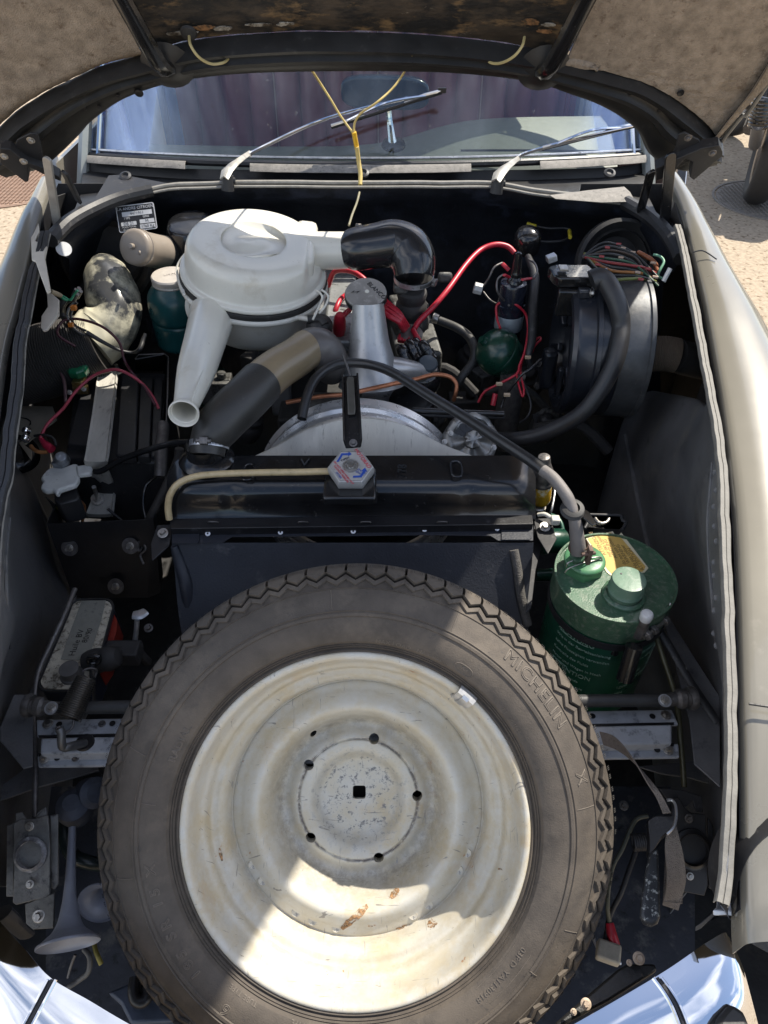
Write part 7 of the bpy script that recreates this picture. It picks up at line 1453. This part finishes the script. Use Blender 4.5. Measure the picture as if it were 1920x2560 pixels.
# extension spring and hook
sp = thing('return_spring', 'stretched steel coil spring hooked between the oil can and the crossmember', 'spring', W(165,1490,z=.5))
a = Lz(640,760,.645); b_ = Lz(505,1050,.625); L_ = (b_-a).length; X, Y, Z = basis(b_-a); pts = []; n_ = 19
for i in range(n_*12+1):
    t = i/(n_*12); an = 2*math.pi*n_*t; r_ = .0130+.004*t; pts.append(a+Z*L_*t+X*math.cos(an)*r_+Y*math.sin(an)*r_)
mb = MB(); mb.tube(pts, .0014, 6, 1, False); part('coil', mb, M('spring_steel', (.09,.082,.072), .4, .7, .2, 60), sp, 60)
wire([Lz(650,760,.60), Lz(610,730,.61), Lz(620,700,.615), Lz(660,685,.615), Lz(705,690,.61), Lz(715,710,.605), Lz(700,750,.60), Lz(690,700,.60)], .0017, DSTEEL, 'upper_hook', sp)
wire([Lz(545,1070,.625), Lz(540,1110,.622), Lz(505,1150,.62), Lz(450,1165,.62), Lz(425,1150,.62), Lz(420,1125,.62), Lz(450,1115,.62)], .0017, DSTEEL, 'lower_hook', sp)
rod([Lz(440,1130,.65), Lz(455,1165,.645), Lz(455,1230,.635), Lz(470,1268,.625), Lz(520,1262,.620), Lz(630,1235,.602)], .0058, M('hook_steel', (.14,.14,.14), .45, .6, .2, 60), 'hooked_rod', 'bent steel rod end with a hook on the left of the crossmember', 'rod')
mb = MB(); mb.lathe(W(*c('L',630,1235), z=.5985), (0,0,1), [(.013,0),(.012,.003),(.007,.003),(0,.002)], 20); part('rod_hole', mb, BLK, cm)
rod([Lz(665,640,.60), Lz(655,620,.605), Lz(665,600,.61), Lz(720,595,.61), Lz(735,615,.605), Lz(720,640,.60), Lz(680,650,.60)], .0042, BLKG, 'hook_eye', 'black hook eye above the coil spring', 'hook')
rod([Lz(680,660,.60), Lz(685,760,.585), Lz(690,860,.56), Lz(695,960,.54)], .0045, BLKS, 'upright_rod', 'dark upright rod from the hook eye down to the cross tube', 'rod')
mb = MB(); q = Lz(810,620,.585); mb.lathe(q-V((.01,0,0)), (1,.1,.2), shp([(0,-.03),(.016,-.028),(.020,-.01),(.018,0),(.020,.01),(.014,.025),(0,.028)], 2), 20); hj = solo('release_joint', mb, DEEP, 'dark greasy joint with a lever right of the oil can', 'joint')
mb = MB(); mb.tube([Lz(995,510,.56), Lz(1008,420,.58), Lz(1015,330,.60)], .0042, 8, 3); mb.tube([Lz(985,290,.61), Lz(1040,285,.61), Lz(1080,260,.61)], [.008,.010,.008], 8, 3, flat=.5); solo('small_lever', mb, GALV, 'small pale steel lever standing in the shade right of the oil can', 'lever')
mb = MB(); mb.box(Lz(900,570,.56), (.06,.03,.03)); mb.tube([Lz(830,600,.57), Lz(950,540,.56), Lz(1040,520,.55)], .012, 10, 4); mb.tube([Lz(1000,520,.54), Lz(1060,600,.52), Lz(1100,640,.50)], .008, 8, 4); solo('linkage', mb, DEEP, 'dark greasy linkage parts behind the tyre at the left', 'linkage', bevel=.003)
inst('bolt', BOLTD, car, Lz(1100,385,.55), (0,-.4,1), sc=.8)
# ================= RIGHT FRONT: strap and handle =================
WEB = M('webbing', (.23,.195,.165), .9, 0, .2, 200, .8, 700, dirt=[((.12,.10,.085), .42, 400)])
def Oz(x, y, z): return W(*c('O',x,y), z=z)
def Nz(x, y, z): return W(*c('N',x,y), z=z)
stt = thing('strap', 'brown woven strap with a black lever buckle holding down the spare wheel', 'strap', W(1420,1800,z=.45))
def ribbon(L_, R_, th, m, name, par, n=8):
    A = cr(L_, n); B = cr(R_, n); mb = MB(); rows = []
    for i, (a, b_) in enumerate(zip(A, B)): rows.append([a.lerp(b_, t) for t in (0,.25,.5,.75,1)])
    mb.sheet(rows, th); return part(name, mb, m, par, 60)
ribbon([Oz(410,500,.625), Oz(520,540,.635), Oz(640,680,.64), Oz(760,880,.64), Oz(830,990,.635), Oz(880,1110,.635)], [Oz(440,600,.618), Oz(540,640,.625), Oz(650,720,.63), Oz(780,860,.635), Oz(870,970,.638), Oz(938,1105,.635)], .0015, WEB, 'upper_webbing', stt)
ribbon([Nz(985,225,.615), Nz(955,330,.61), Nz(945,450,.60), Nz(955,600,.585), Nz(950,720,.57), Nz(928,830,.55)], [Nz(1015,270,.612), Nz(1040,370,.605), Nz(1065,470,.595), Nz(1085,610,.58), Nz(1080,700,.568), Nz(1035,870,.545)], .0018, WEB, 'hanging_webbing', stt)
# weave ribs on the hanging part
mb = MB()
for i in range(0, 46):
    t = i/45; a = Nz(955-25*t, 330+480*t, .6095-.055*t); b_ = Nz(1030+45*min(1,t*2)-30*max(0,t-.6), 345+480*t, .6065-.055*t); mb.tube([a+V((0,-.0006,.0016)), b_+V((0,-.0006,.0016))], .0007, 5, 1, False)
part('weave_ribs', mb, WEB, stt, 60, kind='stuff')
lv = [Nz(*q, z_) for *q, z_ in ((830,250,.615),(880,215,.62),(985,215,.622),(1000,150,.622),(990,115,.622),(1010,115,.622),(1028,160,.622),(1025,270,.62),(985,320,.618),(930,370,.615),(880,440,.61),(850,500,.60),(830,480,.60),(838,380,.605),(835,300,.61))]
mb = MB(); mb.prism(lv, (0,-.0,-.012)); part('buckle', mb, BLK, stt, bevel=.002)
mb = MB(); mb.tube([Nz(960,112,.628), Nz(995,112,.628), Nz(1020,150,.628), Nz(1025,230,.626), Nz(1005,300,.624), Nz(960,345,.62)], .0018, 6, 5); part('buckle_edge', mb, GALV, stt)
hd = [Nz(860,440,.605), Nz(862,600,.598), Nz(858,760,.59), Nz(850,900,.582)]
X0 = (Nz(905,600,.598)-Nz(820,600,.598)).length/2
mb = MB(); mb.prism([Nz(x, y, .608-.00003*(y-430)) for x, y in ((838,480),(870,440),(903,430),(908,600),(914,760),(920,900),(905,945),(862,966),(805,950),(780,900),(790,760),(815,600))], (0,-.002,-.011)); part('lever_handle', mb, M('chipped_black', (.04,.042,.045), .4, .3, .2, 60, .2, 150, dirt=[((.55,.56,.52), .41, 160)]), stt, 60, bevel=.004)
mb = MB(); pts = []
a = Nz(725,405,.57); b_ = Nz(830,400,.575)
for i in range(113): t = i/112; an = 2*math.pi*7*t; pts.append(a.lerp(b_, t)+V((0, math.cos(an)*.009, math.sin(an)*.009)))
mb.tube(pts, .0020, 6, 1, False); part('pivot_spring', mb, BLKS, stt, 60)
cable([(830,220,.55,'N'),(750,245,.545,'N'),(700,330,.54,'N'),(650,450,.53,'N'),(590,560,.52,'N'),(560,700,.50,'N'),(550,850,.48,'N'),(565,960,.46,'N')], .0030, M('grey_green_cable', (.07,.075,.055), .4, 0, .2), 'cable', 'grey-green cable curving down between tyre and strap')
cable([(750,450,.50,'N'),(690,620,.49,'N'),(640,760,.48,'N'),(570,900,.46,'N'),(540,1050,.45,'N'),(530,1120,.44,'N')], .0035, BLKS, 'cable', 'black cable hanging behind the strap lever')
cable([(565,960,.46,'N'),(580,1040,.455,'N'),(605,1110,.45,'N'),(625,1200,.44,'N')], [.005,.007,.006,.003], RED, 'red_connector', 'red sleeve on a wire at the bottom right beside the tyre', 'connector')
mb = MB(); mb.box(Nz(555,1165,.45), (.03,.024,.016), (V((.9,-.3,0)).normalized(), V((.3,.9,0)).normalized(), V((0,0,1)))); solo('plug_block', mb, M('cream_plug', (.45,.40,.32), .6, 0, .2, 60), 'small cream plug block at the bottom right beside the tyre', 'connector', bevel=.003)
cable([(440,1020,.44,'N'),(470,1110,.44,'N'),(520,1180,.44,'N'),(640,1240,.43,'N')], .0024, GALV, 'cable', 'thin pale wire dropping to the cream plug block')
inst('bolt', BOLTD, car, Nz(662,148,.44), (0,-.4,1), sc=.75)
# lower panel behind bumper, right: bolts and black bracket
mb = MB(); mb.prism([Nz(*q_, .56) for q_ in ((200,1640),(620,1280),(690,1240),(880,1240),(895,1290),(560,1500),(330,1620),(180,1700))], (0,0,-.02)); bb = part('bumper_bracket', mb, M('oily_black', (.018,.018,.018), .35, .2, .4, 20, .4, 100, dirt=[((.14,.10,.07), .34, 50)]), car, bevel=.004)
BOLTR = mesh('bolt_rusty', bolt_mesh(), M('tan_bolt', (.42,.33,.25), .6, .4, .2, 80, .3, 200))
for x, y, s in ((700,1235,.36),(765,1205,.72),(315,1575,.36),(400,1520,.62)): inst('bolt', BOLTR, car, Nz(x, y, .575), (0,-.3,1), sc=s)
mb = MB(); mb.prism([Nz(*q_, .66) for q_ in ((1155,985),(1290,870),(1315,800),(1410,815),(1415,870),(1380,880),(1290,875),(1200,960))], (0,-.004,-.004)); part('corner_panel', mb, BLKS, car, bevel=.001)
mb = MB(); mb.prism([Nz(*q_, .70) for q_ in ((1305,790),(1355,800),(1405,815),(1412,880),(1370,870),(1300,875),(1275,870),(1300,850))], (0,-.004,-.004)); part('corner_tab', mb, GALV, car, bevel=.001)
# front valance far below, left
mb = MB(); mb.sheet([[W(u, v, z=.30) for u in (100,300,520,760,1000,1250,1500)] for v in (1700, 1900, 2120, 2300)], .002); part('front_tray', mb, M('tray_blue_black', (.055,.058,.07), .5, .1, .3, 10, .3, 90, dirt=[((.15,.145,.14), .42, 22), ((.02,.02,.02), .38, 50)]), car)
def Mz(x, y, z): return W(*c('M',x,y), z=z)
mb = MB(); mb.prism([Mz(*q_, .40) for q_ in ((740,1440),(900,1370),(960,1340),(1060,1420),(1150,1560),(1210,1640),(900,1660),(830,1520))], (0,0,-.02)); part('tow_bracket', mb, M('bracket_blue', (.07,.085,.12), .5, .2, .3, 20, .4, 100), car, bevel=.004)
wire([Mz(935,1340,.42), Mz(925,1420,.42), Mz(940,1490,.42), Mz(985,1505,.42), Mz(1020,1470,.42), Mz(1030,1400,.42)], .008, BLK, 'tow_ring', car)
mb = MB(); mb.lathe(Mz(978,1425,.405), (0,0,1), [(.012,0),(.012,.002),(0,.002)], 16); part('bracket_hole', mb, BLK, car)
cable([(580,1140,.42,'M'),(620,1200,.42,'M'),(610,1300,.41,'M'),(540,1360,.40,'M'),(480,1400,.40,'M'),(440,1440,.39,'M')], .0036, M('grey_cable', (.12,.115,.11), .5, 0, .2), 'cable', 'grey cable curving below the trumpet horn')
cable([(650,1100,.42,'M'),(660,1150,.42,'M'),(680,1200,.42,'M'),(700,1245,.415,'M')], .0032, M('dull_yellow_wire', (.30,.25,.06), .5, 0, .2), 'cable', 'dull yellow wire beside the horn mouth')
cable([(520,1180,.42,'M'),(490,1260,.41,'M'),(470,1340,.40,'M')], .002, DSTEEL, 'cable', 'thin dark wire below the horn mouth')
mb = MB(); mb.tube([Mz(0,900,.58), Mz(50,930,.57), Mz(120,990,.55), Mz(180,1040,.53)], [.02,.016,.012,.012], 12, 4, flat=.5); part('wing_stay', mb, BLKS, car)
# ================= WASHER HOSES =================
YH = YEL
def bonp(r, x, y, o): u, v = c(r, x, y); return bp(*binv(u, v, o), o)
wh = thing('washer_hose', 'thin yellowed washer hose forking up to the bonnet rail from a joint above the cowl', 'hose', W(772,400,z=.95))
J0 = W(*c('B',628,795), z=1.06)
P1 = bonp('B',312,325,.025); P2 = bonp('B',972,325,.025)
def mid(r, x, y, z): return W(*c(r,x,y), z=z)
wire([P1, mid('B',400,450,1.165), mid('B',490,590,1.12), mid('B',550,690,1.09), J0], .0023, YH, 'left_branch', wh)
wire([P2, mid('B',930,420,1.17), mid('B',860,520,1.14), mid('B',760,610,1.12), mid('B',670,670,1.10), mid('B',632,730,1.08), J0], .0023, YH, 'right_branch', wh)
wire([J0+V((0,0,.004)), mid('B',645,880,1.03)], .0052, M('orange_joint', (.72,.42,.03), .3, 0, .2, 60, coat=.3), 'joint', wh)
wire([mid('B',645,870,1.035), mid('B',656,960,1.005), mid('B',666,1030,.985), mid('B',664,1095,.968)], .0046, YEL, 'stem', wh)
wire([mid('B',660,1140,.955), mid('B',645,1200,.95), mid('B',618,1270,.945), mid('B',598,1335,.94)], .0024, M('olive_hose', (.22,.20,.13), .4, 0, .2), 'lower_length', wh)
for (r, pts, lb) in (('A',[(1120,215,.03),(1130,270,.05),(1180,340,.06),(1250,378,.05),(1320,372,.04),(1352,350,.026)],'left'),('B',[(1638,220,.03),(1625,270,.05),(1580,330,.06),(1510,370,.055),(1450,375,.04),(1408,350,.026)],'right')):
    mb = MB(); mb.tube([bonp(r, x, y, o) for x, y, o in pts], .0023, 8, 6); solo('washer_hose', mb, M('hose_y'+lb, (.50,.42,.20), .35, 0, .1), 'short yellowed hose loop on the '+lb+' side of the bonnet rail', 'hose')
mb = MB(); p = bonp('A',1118,195,.012); mb.lathe(p, BNU, [(.014,0),(.012,.004),(.005,.006),(0,.006)], 18); part('grommet', mb, RUB, bon)
# ================= SURROUNDINGS =================
def cover(u, v, r_, lab, m, pat):
    ctr = W(u, v, z=0.004); t = thing('manhole_cover', lab, 'manhole cover', ctr)
    mb = MB(); mb.lathe(ctr, (0,0,1), [(0,0),(r_*.93,0),(r_*.93,-.006),(r_*.96,-.006),(r_*.96,.002),(r_,.002),(r_,-.004)], 64); part('frame', mb, m, t, 30)
    mb = MB(); s = .024
    n_ = int(r_/s)+1
    for i in range(-n_, n_+1):
        for j in range(-n_, n_+1):
            x, y = i*s, j*s
            if math.hypot(x, y) < r_*.88: mb.box(ctr+V((x, y, .0025)), (s*.62, s*.62, .005), (V((.7,.7,0)), V((-.7,.7,0)), V((0,0,1))))
    part('raised_studs', mb, m, t, 0, kind='stuff')
cover(20, 402, .36, 'cast iron manhole cover in the sunny paving at the left', M('cast_iron_l', (.26,.17,.12), .75, 0, .2, 30, .4, 200), 0)
cover(1668, 432, .33, 'iron manhole cover in the shaded paving at the right edge', M('cast_iron_r', (.22,.20,.18), .7, .1, .2, 30, .4, 200), 1)
mk = thing('motorcycle', 'dark parked motorcycle seen behind the raised bonnet at the right', 'motorcycle', W(1680,380,z=0))
wc_ = W(1672,300,z=.33); ax_ = V((.93,-.36,0)).normalized(); fwd = V((.36,.93,0)).normalized()
mb = MB(); mb.lathe(wc_, ax_, shp([(.235,-.045),(.27,-.065),(.305,-.06),(.325,-.03),(.33,0),(.325,.03),(.305,.06),(.27,.065),(.235,.045)], 3), 64); part('tyre', mb, M('moto_tyre', (.03,.03,.032), .7, 0, .2, 40, .3, 150), mk, 60)
mb = MB(); mb.lathe(wc_, ax_, [(.24,-.045),(.235,-.05),(.215,-.045),(.21,-.01),(.215,.04),(.24,.045)], 48); mb.lathe(wc_, ax_, [(0,-.05),(.05,-.05),(.05,.05),(0,.05)], 20)
for i in range(5):
    a_ = 2*math.pi*i/5; d_ = (fwd*math.cos(a_)+V((0,0,1))*math.sin(a_)); mb.tube([wc_+d_*.04, wc_+d_*.13+ax_*.01, wc_+d_*.215], [.02,.015,.02], 8, 3)
part('rim', mb, M('moto_rim', (.30,.25,.20), .4, .6, .2, 30), mk, 40)
mb = MB(); s0_ = W(1630,312,z=.36); s1_ = W(1652,205,z=.78); mb.tube([s0_, s0_.lerp(s1_,.5)], .03, 14, 1, False); sk2 = part('shock_absorber', mb, M('fork_grey', (.20,.20,.21), .4, .6, .2, 40), mk)
pts = []; 
for i in range(97): t = i/96; an = 2*math.pi*8*t; p = s0_.lerp(s1_, .4+.55*t); pts.append(p+V((math.cos(an)*.04, math.sin(an)*.04, 0)))
mb = MB(); mb.tube(pts, .009, 8, 1, False); part('coil_spring', mb, BLKG, sk2)
mb = MB(); mb.tube([wc_+V((-.15,.0,.05)), wc_+fwd*.35+V((-.12,0,.12)), wc_+fwd*.75+V((-.1,0,.2))], .035, 10, 4); part('swing_arm', mb, DSTEEL, mk)
mb = MB(); mb.tube([wc_+fwd*-.35+V((0,0,.40)), wc_+fwd*-.05+V((0,0,.62)), wc_+fwd*.4+V((0,0,.58)), wc_+fwd*.8+V((0,0,.68)), wc_+fwd*1.2+V((0,0,.72))], [.06,.14,.17,.18,.12], 14, 5); part('seat_and_tail', mb, BLKG, mk, 60)
mb = MB(); mb.tube([wc_+fwd*.9+V((0,0,.75)), wc_+fwd*1.2+V((0,0,.8)), wc_+fwd*1.5+V((0,0,.7))], [.12,.18,.12], 16, 5); part('fuel_tank', mb, M('moto_red', (.22,.02,.02), .3, 0, .1, coat=.6), mk, 60)
mb = MB(); mb.lathe(wc_+fwd*1.9, ax_, shp([(.23,-.045),(.27,-.06),(.31,-.05),(.33,0),(.31,.05),(.27,.06),(.23,.045)], 2), 40); part('tyre', mb, bpy.data.materials['moto_tyre'], mk, 60)
mb = MB(); mb.box(wc_+fwd*1.0+V((0,0,.15)), (.35,.5,.4), (ax_, fwd, V((0,0,1)))); part('engine', mb, DSTEEL, mk, bevel=.04)
mb = MB(); 
for s_ in (-1,1): mb.tube([wc_+fwd*1.9+ax_*s_*.1, wc_+fwd*1.6+ax_*s_*.1+V((0,0,.6)), wc_+fwd*1.5+ax_*s_*.35+V((0,0,.75))], .025, 8, 4)
part('fork', mb, GALV, mk)
for s_ in (-1,1):
    mb = MB(); mb.box(wc_+fwd*.1+ax_*s_*.27+V((0,0,.32)), (.20,.45,.36), (ax_, fwd, V((0,0,1)))); part('pannier', mb, BLKS, mk, bevel=.05)

# a second parked machine, just outside the frame, whose shade lies on the paving
def copy_tree(o, par=None):
    n = o.copy(); col.objects.link(n)
    if par: n.parent = par
    for ch in list(o.children): copy_tree(ch, n)
    return n
m2 = copy_tree(mk); m2.location = V((2.95, 4.25, 0)); m2.rotation_euler = (0, 0, rad(38)); m2['label'] = 'second dark motorcycle standing at the right edge beside the first'
mk['group'] = m2['group'] = 'motorcycles parked at the right'
